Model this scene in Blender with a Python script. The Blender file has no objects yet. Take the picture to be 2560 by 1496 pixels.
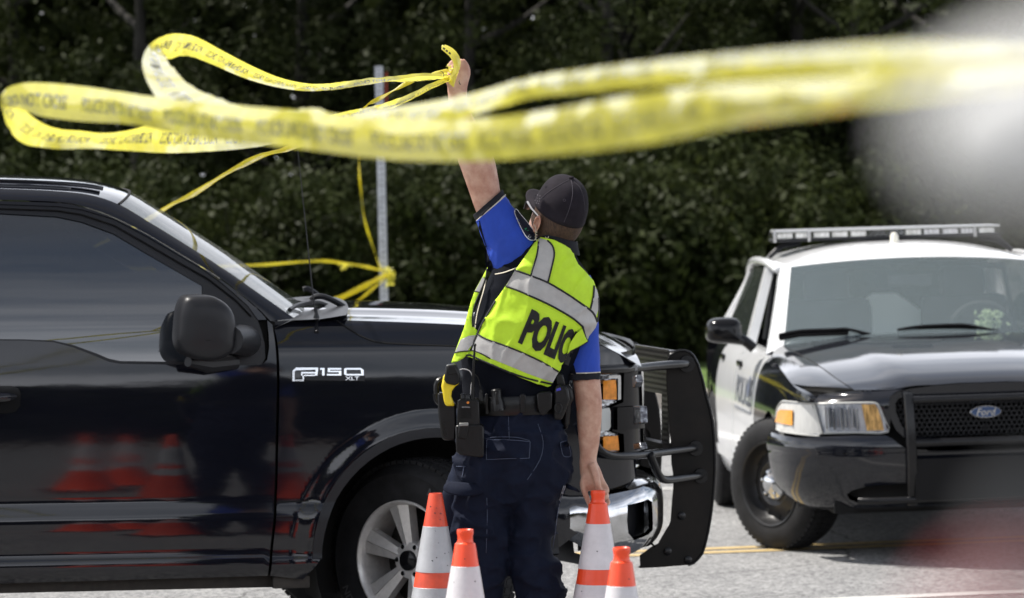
import bpy, bmesh, math, random
from mathutils import Vector, Matrix, noise
from mathutils.geometry import delaunay_2d_cdt
from mathutils.bvhtree import BVHTree
R = math.radians
S = bpy.context.scene
COL = S.collection
# ---------------------------------------------------------------- camera
FPX, CAMH, HOR = 10667.0, 1.97, 428.0
TH = math.atan((748 - HOR) / FPX)
cam_d = bpy.data.cameras.new('camera'); cam = bpy.data.objects.new('camera', cam_d); COL.objects.link(cam)
cam_d.sensor_width = 36; cam_d.lens = 36 * FPX / 2560
cam.location = (0, 0, CAMH); cam.rotation_euler = (R(90) - TH, 0, 0)
cam_d.clip_start = 0.05; cam_d.clip_end = 600
cam_d.dof.use_dof = True; cam_d.dof.focus_distance = 14.9; cam_d.dof.aperture_fstop = 5.3
S.camera = cam
# ---------------------------------------------------------------- world + sun
SUN = Vector((-0.50, 0.16, 0.86)).normalized()          # towards the sun
W = bpy.data.worlds.new('World'); S.world = W; W.use_nodes = True
wn = W.node_tree; wn.nodes.clear()
wo = wn.nodes.new('ShaderNodeOutputWorld'); bg = wn.nodes.new('ShaderNodeBackground')
sky = wn.nodes.new('ShaderNodeTexSky'); sky.sky_type = 'NISHITA'; sky.sun_disc = False
sky.sun_elevation = math.asin(SUN.z); sky.sun_rotation = math.atan2(SUN.x, SUN.y)
sky.air_density = 1.2; sky.dust_density = 2.5; sky.ozone_density = 1.0
tc = wn.nodes.new('ShaderNodeTexCoord'); mp = wn.nodes.new('ShaderNodeMapping'); mp.inputs['Scale'].default_value = (1, 1, 2.6)
nz = wn.nodes.new('ShaderNodeTexNoise'); nz.inputs['Scale'].default_value = 2.3; nz.inputs['Detail'].default_value = 9; nz.inputs['Roughness'].default_value = 0.6
cr = wn.nodes.new('ShaderNodeValToRGB'); cr.color_ramp.elements[0].position = 0.30; cr.color_ramp.elements[1].position = 0.60
mx = wn.nodes.new('ShaderNodeMix'); mx.data_type = 'RGBA'; mx.inputs[7].default_value = (14.0, 14.3, 15.3, 1)
wn.links.new(tc.outputs['Generated'], mp.inputs['Vector']); wn.links.new(mp.outputs[0], nz.inputs['Vector'])
wn.links.new(nz.outputs['Fac'], cr.inputs[0]); wn.links.new(cr.outputs[0], mx.inputs[0])
sx = wn.nodes.new('ShaderNodeSeparateXYZ'); wn.links.new(tc.outputs['Generated'], sx.inputs[0])
gr = wn.nodes.new('ShaderNodeMapRange'); gr.inputs[1].default_value = 0.15; gr.inputs[2].default_value = 0.65; gr.inputs[3].default_value = 1.75; gr.inputs[4].default_value = 0.28
wn.links.new(sx.outputs[2], gr.inputs[0])
gm = wn.nodes.new('ShaderNodeVectorMath'); gm.operation = 'SCALE'; gm.inputs[0].default_value = (11.0, 11.3, 12.2); wn.links.new(gr.outputs[0], gm.inputs['Scale'])
wn.links.new(gm.outputs[0], mx.inputs[7])          # bright haze low down, thinner veil overhead
wn.links.new(sky.outputs[0], mx.inputs[6]); wn.links.new(mx.outputs[2], bg.inputs[0])
bg.inputs[1].default_value = 0.09
wn.links.new(bg.outputs[0], wo.inputs[0])
sd = bpy.data.lights.new('sun', 'SUN'); sd.energy = 5.0; sd.angle = R(0.55); sd.color = (1.0, 0.955, 0.89)
so = bpy.data.objects.new('sun', sd); COL.objects.link(so)
so.rotation_euler = SUN.to_track_quat('Z', 'Y').to_euler()
S.view_settings.view_transform = 'Standard'; S.view_settings.look = 'None'
S.view_settings.exposure = 0.52; S.view_settings.gamma = 1
S.render.engine = 'CYCLES'
S.cycles.max_bounces = 7; S.cycles.diffuse_bounces = 3; S.cycles.glossy_bounces = 4
S.cycles.transmission_bounces = 6; S.cycles.transparent_max_bounces = 8
S.cycles.caustics_reflective = False; S.cycles.caustics_refractive = False
S.cycles.use_denoising = True; S.cycles.sample_clamp_indirect = 8
# ---------------------------------------------------------------- pixel -> world
CAM = Vector((0, 0, CAMH))
def ray(px, py):
    cx, cy = (px - 1280) / FPX, (748 - py) / FPX
    d = Vector((cx, math.cos(TH) + cy * math.sin(TH), -math.sin(TH) + cy * math.cos(TH)))
    return d / d.y
def at(px, py, Y): return CAM + ray(px, py) * Y
def D(x, y): return (x * 1.015873, y * 1.015873)
class Frame:
    def __init__(s, o, ex, ey, ez): s.o, s.e = Vector(o), [Vector(ex).normalized(), Vector(ey).normalized(), Vector(ez).normalized()]
    def w(s, p): return s.o + s.e[0] * p[0] + s.e[1] * p[1] + s.e[2] * p[2]
    def l(s, p): q = p - s.o; return Vector([q.dot(a) for a in s.e])
    def hit(s, px, py, ax, val):
        d = ray(px, py); c, dl = s.l(CAM), Vector([d.dot(a) for a in s.e])
        t = (val - c[ax]) / dl[ax]; return c + dl * t
    def matrix(s):
        m = Matrix.Identity(4); e = list(s.e)
        if e[0].cross(e[1]).dot(e[2]) < 0: e[1] = -e[1]
        for i in range(3):
            for j in range(3): m[i][j] = e[j][i]
            m[i][3] = s.o[i]
        return m
# ---------------------------------------------------------------- materials
def srgb(r, g, b):
    f = lambda c: (c / 255 / 12.92) if c / 255 <= 0.04045 else ((c / 255 + 0.055) / 1.055) ** 2.4
    return (f(r), f(g), f(b))
def mat(name, col, rough=0.5, metal=0.0, var=0.0, vscale=8, bump=0.0, bscale=60, coat=0.0, spec=0.5, trans=0.0, ior=1.45, sss=0.0, col2=None, rvar=0.0, stretch=(1, 1, 1), translu=0.0, detail=4, alpha=1.0, sheen=0, emit=None):
    m = bpy.data.materials.new(name); m.use_nodes = True; nt = m.node_tree; N, L = nt.nodes, nt.links
    b = N['Principled BSDF']; out = N['Material Output']
    b.inputs['Base Color'].default_value = (*col, 1); b.inputs['Roughness'].default_value = rough
    b.inputs['Metallic'].default_value = metal; b.inputs['Coat Weight'].default_value = coat; b.inputs['Coat Roughness'].default_value = 0.03
    b.inputs['Specular IOR Level'].default_value = spec; b.inputs['Transmission Weight'].default_value = trans; b.inputs['IOR'].default_value = ior
    b.inputs['Alpha'].default_value = alpha; b.inputs['Sheen Weight'].default_value = sheen
    if sss: b.inputs['Subsurface Weight'].default_value = sss; b.inputs['Subsurface Radius'].default_value = (0.012, 0.005, 0.003); b.inputs['Subsurface Scale'].default_value = 1.0
    t = N.new('ShaderNodeTexCoord'); mpn = N.new('ShaderNodeMapping'); mpn.inputs['Scale'].default_value = stretch
    L.new(t.outputs['Object'], mpn.inputs[0])
    if var or col2:
        n = N.new('ShaderNodeTexNoise'); n.inputs['Scale'].default_value = vscale; n.inputs['Detail'].default_value = detail; n.inputs['Roughness'].default_value = 0.6
        L.new(mpn.outputs[0], n.inputs['Vector'])
        r = N.new('ShaderNodeValToRGB'); r.color_ramp.elements[0].position = 0.35; r.color_ramp.elements[1].position = 0.65
        a = tuple(max(0, c * (1 - var)) for c in col); c2 = col2 if col2 else tuple(min(1, c * (1 + var)) for c in col)
        r.color_ramp.elements[0].color = (*a, 1); r.color_ramp.elements[1].color = (*c2, 1)
        L.new(n.outputs['Fac'], r.inputs[0]); L.new(r.outputs[0], b.inputs['Base Color'])
    if rvar:
        n3 = N.new('ShaderNodeTexNoise'); n3.inputs['Scale'].default_value = vscale * 0.6; n3.inputs['Detail'].default_value = 8
        mr = N.new('ShaderNodeMapRange'); mr.inputs[3].default_value = max(0, rough - rvar); mr.inputs[4].default_value = rough + rvar
        mr.inputs[1].default_value = 0.3; mr.inputs[2].default_value = 0.7
        L.new(mpn.outputs[0], n3.inputs['Vector']); L.new(n3.outputs['Fac'], mr.inputs[0]); L.new(mr.outputs[0], b.inputs['Roughness'])
    if bump:
        n2 = N.new('ShaderNodeTexNoise'); n2.inputs['Scale'].default_value = bscale; n2.inputs['Detail'].default_value = 5
        L.new(mpn.outputs[0], n2.inputs['Vector'])
        bp = N.new('ShaderNodeBump'); bp.inputs['Strength'].default_value = 1.0; bp.inputs['Distance'].default_value = bump
        L.new(n2.outputs['Fac'], bp.inputs['Height']); L.new(bp.outputs[0], b.inputs['Normal'])
    if translu:
        tr = N.new('ShaderNodeBsdfTranslucent'); ms = N.new('ShaderNodeMixShader'); ms.inputs[0].default_value = translu
        src = b.inputs['Base Color'].links[0].from_socket if b.inputs['Base Color'].links else None
        if src: L.new(src, tr.inputs[0])
        else: tr.inputs[0].default_value = (*col, 1)
        L.new(b.outputs[0], ms.inputs[1]); L.new(tr.outputs[0], ms.inputs[2]); L.new(ms.outputs[0], out.inputs[0])
    return m
# ---------------------------------------------------------------- objects
def tag(o, label=None, cat=None, group=None, kind=None):
    if label: o['label'] = label
    if cat: o['category'] = cat
    if group: o['group'] = group
    if kind: o['kind'] = kind
    return o
def empty(name, label, cat, M=None, group=None):
    o = bpy.data.objects.new(name, None); COL.objects.link(o); o.empty_display_size = 0.1
    if M is not None: o.matrix_world = M
    return tag(o, label, cat, group)
def place(ob, parent):
    if parent is not None:
        ob.parent = parent
        pm = Matrix.Identity(4); p = parent; ms = []
        while p: ms.append(p.matrix_basis.copy() if p.parent else p.matrix_world.copy() if False else p.matrix_basis.copy()); p = p.parent
        for m_ in reversed(ms): pm = pm @ m_
        return pm
    return Matrix.Identity(4)
class MB:
    """collects geometry; build() links it as one mesh. Points are world points unless fr is given to build()."""
    def __init__(s): s.v, s.f, s.m, s.n = [], [], [], {}
    def add(s, vs, fs, mi=0, nor=None):
        o = len(s.v); s.v += [Vector(p) for p in vs]; s.f += [[i + o for i in f] for f in fs]; s.m += [mi] * len(fs)
        if nor:
            for i, q in enumerate(nor): s.n[o + i] = q
        return s
    def box(s, c, d, mi=0, rot=None, bev=0.0):
        bm = bmesh.new(); bmesh.ops.create_cube(bm, size=1)
        for v in bm.verts: v.co = Vector((v.co.x * d[0], v.co.y * d[1], v.co.z * d[2]))
        if bev: bmesh.ops.bevel(bm, geom=bm.edges[:], offset=min(bev, min(d) * 0.45), segments=2, affect='EDGES', profile=0.6)
        M = (rot.to_4x4() if rot is not None else Matrix.Identity(4))
        vs = [Vector(c) + M @ v.co for v in bm.verts]; bm.verts.index_update()
        s.add(vs, [[v.index for v in f.verts] for f in bm.faces], mi); bm.free(); return s
    def rings(s, rs, mi=0, cap=True, closed=False, mis=None):
        n = len(rs[0]); vs = [p for r in rs for p in r]; fs = []; ml = []
        for i in range(len(rs) - 1):
            for j in range(n if not closed else n):
                k = (j + 1) % n
                fs.append([i * n + j, i * n + k, (i + 1) * n + k, (i + 1) * n + j]); ml.append(mis[i] if mis else mi)
        if cap:
            fs.append(list(range(n))[::-1]); ml.append(mis[0] if mis else mi)
            fs.append([(len(rs) - 1) * n + j for j in range(n)]); ml.append(mis[-1] if mis else mi)
        o = len(s.v); s.v += [Vector(p) for p in vs]; s.f += [[i + o for i in f] for f in fs]; s.m += ml; return s
    def tube(s, pts, r, k=10, mi=0, cap=True):
        pts = [Vector(p) for p in pts]; rs = []; up = None
        for i, p in enumerate(pts):
            t = (pts[min(i + 1, len(pts) - 1)] - pts[max(i - 1, 0)]).normalized()
            if up is None: up = Vector((0, 0, 1)) if abs(t.z) < 0.9 else Vector((1, 0, 0))
            a = (up - t * up.dot(t)).normalized(); up = a; b = t.cross(a)
            rr = r[i] if isinstance(r, (list, tuple)) else r
            rs.append([p + (a * math.cos(q) + b * math.sin(q)) * rr for q in [2 * math.pi * j / k for j in range(k)]])
        return s.rings(rs, mi, cap)
    def lathe(s, o, ax, prof, k=32, mi=0, cap=False, mis=None):
        o, ax = Vector(o), Vector(ax).normalized()
        a = ax.orthogonal().normalized(); b = ax.cross(a)
        rs = [[o + ax * h + (a * math.cos(q) + b * math.sin(q)) * r for q in [2 * math.pi * j / k for j in range(k)]] for (r, h) in prof]
        return s.rings(rs, mi, cap, mis=mis)
    def prism(s, poly, off, mi=0):
        poly = [Vector(p) for p in poly]; off = Vector(off); n = len(poly)
        s.add(poly + [p + off for p in poly], [list(range(n)), [n + j for j in range(n)][::-1]] + [[j, n + j, n + (j + 1) % n, (j + 1) % n] for j in range(n)], mi); return s
    def ball(s, c, r, mi=0, seg=16, rg=10):
        r = r if isinstance(r, (tuple, list, Vector)) else (r, r, r)
        rs = []
        for i in range(1, rg):
            a = math.pi * i / rg
            rs.append([Vector(c) + Vector((r[0] * math.sin(a) * math.cos(q), r[1] * math.sin(a) * math.sin(q), r[2] * math.cos(a))) for q in [2 * math.pi * j / seg for j in range(seg)]])
        return s.rings(rs, mi, True)
    def build(s, name, mats, parent=None, smooth=35, bev=0, solid=0, sub=0, label=None):
        me = bpy.data.meshes.new(name)
        ob = bpy.data.objects.new(name, me); COL.objects.link(ob)
        pm = place(ob, parent); inv = pm.inverted()
        me.from_pydata([inv @ v for v in s.v], [], s.f); me.validate(); 
        mats = mats if isinstance(mats, (list, tuple)) else [mats]
        for m_ in mats: me.materials.append(m_)
        if len(mats) > 1 and len(me.polygons) == len(s.m): me.polygons.foreach_set('material_index', s.m)
        fix_normals = not s.n
        if fix_normals:
            bm = bmesh.new(); bm.from_mesh(me); bmesh.ops.recalc_face_normals(bm, faces=bm.faces[:]); bm.to_mesh(me); bm.free()
        if smooth is not None:
            me.shade_smooth()
            if smooth < 180 and not s.n: me.set_sharp_from_angle(angle=R(smooth))
        if s.n:
            r3 = inv.to_3x3()
            nn = [(r3 @ s.n[i]).normalized() if i in s.n else Vector((0, 0, 0)) for i in range(len(s.v))]
            me.normals_split_custom_set_from_vertices([tuple(q) for q in nn])
        if sub: md = ob.modifiers.new('sub', 'SUBSURF'); md.levels = sub; md.render_levels = sub
        if solid: md = ob.modifiers.new('solid', 'SOLIDIFY'); md.thickness = solid; md.offset = -1
        if bev:
            md = ob.modifiers.new('bev', 'BEVEL'); md.width = bev; md.segments = 2; md.limit_method = 'ANGLE'; md.angle_limit = R(40)
        if label: ob['label'] = label
        return ob
def pip(p, poly):
    x, y = p[0], p[1]; c = False; n = len(poly); j = n - 1
    for i in range(n):
        xi, yi, xj, yj = poly[i][0], poly[i][1], poly[j][0], poly[j][1]
        if (yi > y) != (yj > y) and x < (xj - xi) * (y - yi) / (yj - yi) + xi: c = not c
        j = i
    return c
def dens(poly, sp, closed=True):
    out = []; n = len(poly)
    for i in range(n if closed else n - 1):
        a, b = poly[i], poly[(i + 1) % n]; L = math.hypot(b[0] - a[0], b[1] - a[1]); k = max(1, int(L / sp))
        out += [(a[0] + (b[0] - a[0]) * t / k, a[1] + (b[1] - a[1]) * t / k) for t in range(k)]
    if not closed: out.append(tuple(poly[-1][:2]))
    return out
def crom(pts, k=6, closed=False):
    pts = [Vector(p) for p in pts]; n = len(pts); out = []
    for i in range(n if closed else n - 1):
        if closed: p0, p1, p2, p3 = pts[(i - 1) % n], pts[i], pts[(i + 1) % n], pts[(i + 2) % n]
        else: p0, p1, p2, p3 = pts[max(i - 1, 0)], pts[i], pts[i + 1], pts[min(i + 2, n - 1)]
        for j in range(k):
            t = j / k; out.append(0.5 * ((2 * p1) + (p2 - p0) * t + (2 * p0 - 5 * p1 + 4 * p2 - p3) * t * t + (3 * p1 - p0 - 3 * p2 + p3) * t ** 3))
    if not closed: out.append(pts[-1])
    return out
def lerpt(tab, x):
    if x <= tab[0][0]: return tab[0][1]
    for (a, va), (b, vb) in zip(tab, tab[1:]):
        if x <= b: return va + (vb - va) * (x - a) / (b - a)
    return tab[-1][1]
def smt(tab, x):      # smooth (monotone-ish cubic) table
    n = len(tab)
    if x <= tab[0][0]: return tab[0][1]
    if x >= tab[-1][0]: return tab[-1][1]
    for i in range(n - 1):
        if x <= tab[i + 1][0]:
            (x0, y0), (x1, y1) = tab[i], tab[i + 1]
            m0 = (tab[i + 1][1] - tab[i - 1][1]) / (tab[i + 1][0] - tab[i - 1][0]) if i > 0 else (y1 - y0) / (x1 - x0)
            m1 = (tab[i + 2][1] - tab[i][1]) / (tab[i + 2][0] - tab[i][0]) if i < n - 2 else (y1 - y0) / (x1 - x0)
            h = x1 - x0; t = (x - x0) / h
            return (2 * t**3 - 3 * t**2 + 1) * y0 + (t**3 - 2 * t**2 + t) * h * m0 + (-2 * t**3 + 3 * t**2) * y1 + (t**3 - t**2) * h * m1
def panel(mb, outline, lift, sp, holes=(), lip=0.012, mi=0, grad=1e-3, curved=True):
    """flat outline (2-D) filled with a regular grid and lifted by lift((a,b)) -> world point; exact normals; folded lip round the rim."""
    outline = dens(outline, sp); holes = [dens(h, sp) for h in holes]
    vs = list(outline); edges = [(i, (i + 1) % len(outline)) for i in range(len(outline))]
    for h in holes:
        o = len(vs); vs += h; edges += [(o + i, o + (i + 1) % len(h)) for i in range(len(h))]
    if curved:
        x0, x1 = min(p[0] for p in outline), max(p[0] for p in outline); y0, y1 = min(p[1] for p in outline), max(p[1] for p in outline)
        y = y0 + sp * 0.5
        while y < y1:
            x = x0 + sp * 0.5
            while x < x1:
                if pip((x, y), outline) and not any(pip((x, y), h) for h in holes): vs.append((x, y))
                x += sp
            y += sp
    r = delaunay_2d_cdt([Vector(p[:2]) for p in vs], edges, [], 0, 1e-7)
    pv = r[0]; fs = []
    for f in r[2]:
        c = ((pv[f[0]].x + pv[f[1]].x + pv[f[2]].x) / 3, (pv[f[0]].y + pv[f[1]].y + pv[f[2]].y) / 3)
        if pip(c, outline) and not any(pip(c, h) for h in holes): fs.append(list(f))
    P3, NN = [], []
    for p in pv:
        q = lift((p.x, p.y)); qa = lift((p.x + grad, p.y)); qb = lift((p.x, p.y + grad))
        n = (qa - q).cross(qb - q); n.normalize()
        if n.dot(CAM - q) < 0 and lip >= 0 and not getattr(mb, 'nofix', False): n = -n
        P3.append(q); NN.append(n)
    # orient faces along normals
    F2 = []
    for f in fs:
        a, b, c = P3[f[0]], P3[f[1]], P3[f[2]]
        if (b - a).cross(c - a).dot(NN[f[0]]) < 0: f = f[::-1]
        F2.append(f)
    mb.add(P3, F2, mi, NN)
    if lip:
        for loop in [outline] + holes:
            vs2, nn2, f3 = [], [], []
            L = len(loop)
            for i, p in enumerate(loop):
                q = lift(p); qa = lift((p[0] + grad, p[1])); qb = lift((p[0], p[1] + grad)); n = (qa - q).cross(qb - q).normalized()
                if n.dot(CAM - q) < 0 and not getattr(mb, 'nofix', False): n = -n
                q2 = lift(loop[(i + 1) % L]); t = (q2 - q).normalized(); s_ = t.cross(n)
                vs2 += [q, q - n * abs(lip)]; nn2 += [s_, s_]
            for i in range(L):
                k = (i + 1) % L; f3.append([2 * i, 2 * k, 2 * k + 1, 2 * i + 1])
            mb.add(vs2, f3, mi, nn2)
    return mb
def text_mesh(txt, size=1.0, bold=0.0, align='LEFT', extrude=0):
    cu = bpy.data.curves.new('t', 'FONT'); cu.body = txt; cu.size = size; cu.offset = bold; cu.align_x = align; cu.extrude = extrude
    cu.resolution_u = 3
    ob = bpy.data.objects.new('t', cu); COL.objects.link(ob)
    dg = bpy.context.evaluated_depsgraph_get(); me = bpy.data.meshes.new_from_object(ob.evaluated_get(dg))
    bm = bmesh.new(); bm.from_mesh(me); bmesh.ops.triangulate(bm, faces=bm.faces[:])
    vs = [v.co.copy() for v in bm.verts]; bm.verts.index_update(); fs = [[v.index for v in f.verts] for f in bm.faces]
    bm.free(); bpy.data.objects.remove(ob); bpy.data.curves.remove(cu); bpy.data.meshes.remove(me)
    return vs, fs
def subdiv(vs, fs, n=1):
    bm = bmesh.new(); bv = [bm.verts.new(v) for v in vs]
    for f in fs:
        try: bm.faces.new([bv[i] for i in f])
        except ValueError: pass
    bmesh.ops.remove_doubles(bm, verts=bm.verts[:], dist=1e-6)
    for _ in range(n):
        bmesh.ops.subdivide_edges(bm, edges=bm.edges[:], cuts=1, use_grid_fill=True)
        bmesh.ops.triangulate(bm, faces=bm.faces[:])
    bm.verts.index_update(); o = ([v.co.copy() for v in bm.verts], [[v.index for v in f.verts] for f in bm.faces]); bm.free(); return o
def remesh(ob, voxel, smooth=2, parent=None):
    bpy.context.view_layer.update()
    md = ob.modifiers.new('r', 'REMESH'); md.mode = 'VOXEL'; md.voxel_size = voxel; md.use_smooth_shade = True
    if smooth: ms = ob.modifiers.new('s', 'SMOOTH'); ms.iterations = smooth; ms.factor = 0.5
    dg = bpy.context.evaluated_depsgraph_get(); me = bpy.data.meshes.new_from_object(ob.evaluated_get(dg))
    ms_ = [m for m in ob.data.materials]; ob.modifiers.clear(); old = ob.data; ob.data = me; me.name = old.name
    me.materials.clear()
    for m in ms_: me.materials.append(m)
    me.shade_smooth(); return ob
def bvh_of(*obs):
    vs, fs = [], []
    bpy.context.view_layer.update()
    for ob in obs:
        o = len(vs); M = ob.matrix_world; vs += [M @ v.co for v in ob.data.vertices]; fs += [[i + o for i in p.vertices] for p in ob.data.polygons]
    return BVHTree.FromPolygons(vs, fs)
def caster(bvh, off=0.002, fallback=14.2):
    def f(p):
        d = ray(p[0], p[1]).normalized(); h = bvh.ray_cast(CAM, d)
        if h[0] is None:
            return at(p[0], p[1], fallback)
        return h[0] - d * off
    return f
# ================================================================ SETTING
def plane_tag(ob, name): tag(ob, kind='structure')
RD = R(22); rx = Vector((math.cos(RD), math.sin(RD), 0)); ry = Vector((-math.sin(RD), math.cos(RD), 0))
def node_ground(name, build):
    m = bpy.data.materials.new(name); m.use_nodes = True; build(m.node_tree, m.node_tree.nodes['Principled BSDF']); return m
def asphalt(nt, b):
    N, L = nt.nodes, nt.links; t = N.new('ShaderNodeTexCoord')
    v = N.new('ShaderNodeTexVoronoi'); v.inputs['Scale'].default_value = 62; L.new(t.outputs['Object'], v.inputs['Vector'])
    n = N.new('ShaderNodeTexNoise'); n.inputs['Scale'].default_value = 130; n.inputs['Detail'].default_value = 5; L.new(t.outputs['Object'], n.inputs['Vector'])
    n2 = N.new('ShaderNodeTexNoise'); n2.inputs['Scale'].default_value = 0.9; n2.inputs['Detail'].default_value = 6; L.new(t.outputs['Object'], n2.inputs['Vector'])
    r = N.new('ShaderNodeValToRGB'); e = r.color_ramp.elements
    e[0].position = 0.22; e[0].color = (0.09, 0.09, 0.095, 1); e[1].position = 0.70; e[1].color = (0.36, 0.36, 0.355, 1)
    sep = N.new('ShaderNodeSeparateColor'); L.new(v.outputs['Color'], sep.inputs[0])
    ma = N.new('ShaderNodeMix'); ma.data_type = 'FLOAT'; ma.inputs[0].default_value = 0.5
    L.new(sep.outputs[0], ma.inputs[2]); L.new(n.outputs['Fac'], ma.inputs[3]); L.new(ma.outputs[0], r.inputs[0])
    mm = N.new('ShaderNodeMix'); mm.data_type = 'RGBA'; mm.blend_type = 'MULTIPLY'; mm.inputs[0].default_value = 0.6
    r2 = N.new('ShaderNodeValToRGB'); r2.color_ramp.elements[0].color = (0.65, 0.65, 0.66, 1); r2.color_ramp.elements[0].position = 0.3; r2.color_ramp.elements[1].position = 0.6
    L.new(n2.outputs['Fac'], r2.inputs[0]); L.new(r.outputs[0], mm.inputs[6]); L.new(r2.outputs[0], mm.inputs[7])
    va = N.new('ShaderNodeVectorMath'); va.operation = 'MULTIPLY_ADD'; va.inputs[1].default_value = (0.5, 0.5, 0.5); n4 = N.new('ShaderNodeTexNoise'); n4.inputs['Scale'].default_value = 1.7; n4.inputs['Detail'].default_value = 6
    L.new(t.outputs['Object'], n4.inputs['Vector']); L.new(n4.outputs['Color'], va.inputs[0]); L.new(t.outputs['Object'], va.inputs[2])
    vc = N.new('ShaderNodeTexVoronoi'); vc.feature = 'DISTANCE_TO_EDGE'; vc.inputs['Scale'].default_value = 0.38; L.new(va.outputs[0], vc.inputs['Vector'])
    mrr = N.new('ShaderNodeMapRange'); mrr.inputs[1].default_value = 0.001; mrr.inputs[2].default_value = 0.006; mrr.inputs[3].default_value = 0.35; mrr.inputs[4].default_value = 1.0; L.new(vc.outputs['Distance'], mrr.inputs[0])
    m3 = N.new('ShaderNodeMix'); m3.data_type = 'RGBA'; m3.blend_type = 'MULTIPLY'; m3.inputs[0].default_value = 1.0; L.new(mm.outputs[2], m3.inputs[6]); L.new(mrr.outputs[0], m3.inputs[7]); L.new(m3.outputs[2], b.inputs['Base Color'])
    b.inputs['Roughness'].default_value = 0.85
    bp = N.new('ShaderNodeBump'); bp.inputs['Distance'].default_value = 0.012; L.new(ma.outputs[0], bp.inputs['Height']); L.new(bp.outputs[0], b.inputs['Normal'])
M_asph = node_ground('asphalt', asphalt)
M_grass = mat('grass', (0.07, 0.12, 0.02), 0.9, var=0.5, vscale=3, bump=0.03, bscale=40)
M_soil = mat('soil', (0.16, 0.11, 0.07), 0.95, var=0.4, vscale=2, bump=0.03, bscale=12)
M_conc = mat('concrete', (0.42, 0.37, 0.31), 0.85, var=0.2, vscale=5, bump=0.003, bscale=80)
M_wpaint = mat('white road paint', (0.52, 0.515, 0.50), 0.6, var=0.15, vscale=30, bump=0.002, bscale=150)
M_ypaint = mat('yellow road paint', (0.50, 0.37, 0.17), 0.6, var=0.2, vscale=30, bump=0.002, bscale=150)
def strip(name, c, half, d0, d1, z0, z1, m, kind='structure'):
    """sheet along the road direction; c = point on the line, spans d0..d1 across the road"""
    c = Vector(c); mb = MB()
    p = [c + rx * s + ry * d for s, d in ((-half, d0), (half, d0), (half, d1), (-half, d1))]
    for q, z in zip(p, (z0, z0, z1, z1)): q.z = z
    mb.add(p, [[0, 1, 2, 3]]); ob = mb.build(name, m, smooth=None); tag(ob, kind=kind); return ob
g = MB(); g.add([(-300, -300, -0.03), (300, -300, -0.03), (300, 300, -0.03), (-300, 300, -0.03)], [[0, 1, 2, 3]])
tag(g.build('ground', M_soil, smooth=None), kind='structure')
edge = Vector((1.22, 35.3, 0))
strip('road', edge, 150, -54, 0, 0, 0, M_asph)
mb = MB(); a = [edge + rx * s for s in (-150, 150)]
prof = [(0, -0.02), (0, 0.13), (0.02, 0.15), (0.16, 0.15), (0.16, -0.02)]
mb.add([q + ry * d + Vector((0, 0, z)) for q in a for d, z in prof], [[i, i + 1, i + 6, i + 5] for i in range(4)])
tag(mb.build('kerb', M_conc, smooth=None), kind='structure')
strip('lawn', edge, 150, 0.161, 60, 0.14, 0.8, M_grass)
yl = Vector((0.975, 21.95, 0))
for o_, nm in ((0.0, 'road_marking'), (0.2, 'road_marking')): strip(nm, yl, 120, o_ - 0.055, o_ + 0.055, 0.004, 0.004, M_ypaint)
strip('road_marking', Vector((1.98, 19.75, 0)), 60, -0.07, 0.07, 0.004, 0.004, M_wpaint)
strip('road_marking', Vector((1.0, 26.4, 0)), 60, -0.06, 0.06, 0.004, 0.004, M_wpaint)
strip('road_marking', Vector((1.2, 31.0, 0)), 60, -0.5, 0.5, 0.004, 0.004, mat('worn concrete gutter', (0.5, 0.5, 0.49), 0.8, var=0.1))
# ---------------------------------------------------------------- trees
def leafmat(name, c, c2, tr):
    m = mat(name, c, 0.55, col2=c2, vscale=1.6, translu=tr, spec=0.12, detail=6); return m
M_leafA = leafmat('cedar foliage', (0.013, 0.018, 0.0055), (0.034, 0.043, 0.012), 0.2)
M_leafB = leafmat('oak foliage', (0.016, 0.022, 0.007), (0.046, 0.058, 0.016), 0.3)
M_leafC = leafmat('young foliage', (0.032, 0.044, 0.012), (0.095, 0.12, 0.034), 0.35)
M_bark = mat('bark', (0.022, 0.020, 0.017), 0.9, var=0.4, vscale=10, bump=0.02, bscale=14, stretch=(1, 1, 0.3))
def crown_mb(rnd, h, rad, z0, nclump, per, leaf, cr=(0.25, 0.55)):
    mb = MB(); vs, fs = [], []
    for c in range(nclump):
        t = rnd.random() ** 0.9; z = z0 + (h - z0) * t
        rr = rad * (0.35 + 0.65 * math.sin(math.pi * min(1, 0.12 + 0.88 * (1 - t)) ** 0.8)) if h > 3 else rad
        a = rnd.uniform(0, 2 * math.pi); q = rr * math.sqrt(rnd.random())
        cc = Vector((q * math.cos(a), q * math.sin(a), z)); s = rnd.uniform(*cr)
        for k in range(per):
            d = Vector((rnd.gauss(0, 1), rnd.gauss(0, 1), rnd.gauss(0, 0.7))); d = d.normalized() * s * rnd.random() ** 0.45
            p = cc + d; L = leaf * rnd.uniform(0.5, 1.3)
            n = (d.normalized() + Vector((rnd.uniform(-1, 1), rnd.uniform(-1, 1), rnd.uniform(-0.4, 1.2))) * 0.8).normalized()
            u = n.orthogonal().normalized(); w = n.cross(u); an = rnd.uniform(0, 6.28); u, w = u * math.cos(an) + w * math.sin(an), w * math.cos(an) - u * math.sin(an)
            o = len(vs); vs += [p - u * L, p - w * L * 0.45, p + u * L, p + w * L * 0.45]; fs.append([o, o + 1, o + 2, o + 3])
    mb.v = vs; mb.f = fs; mb.m = [0] * len(fs); return mb
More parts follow.
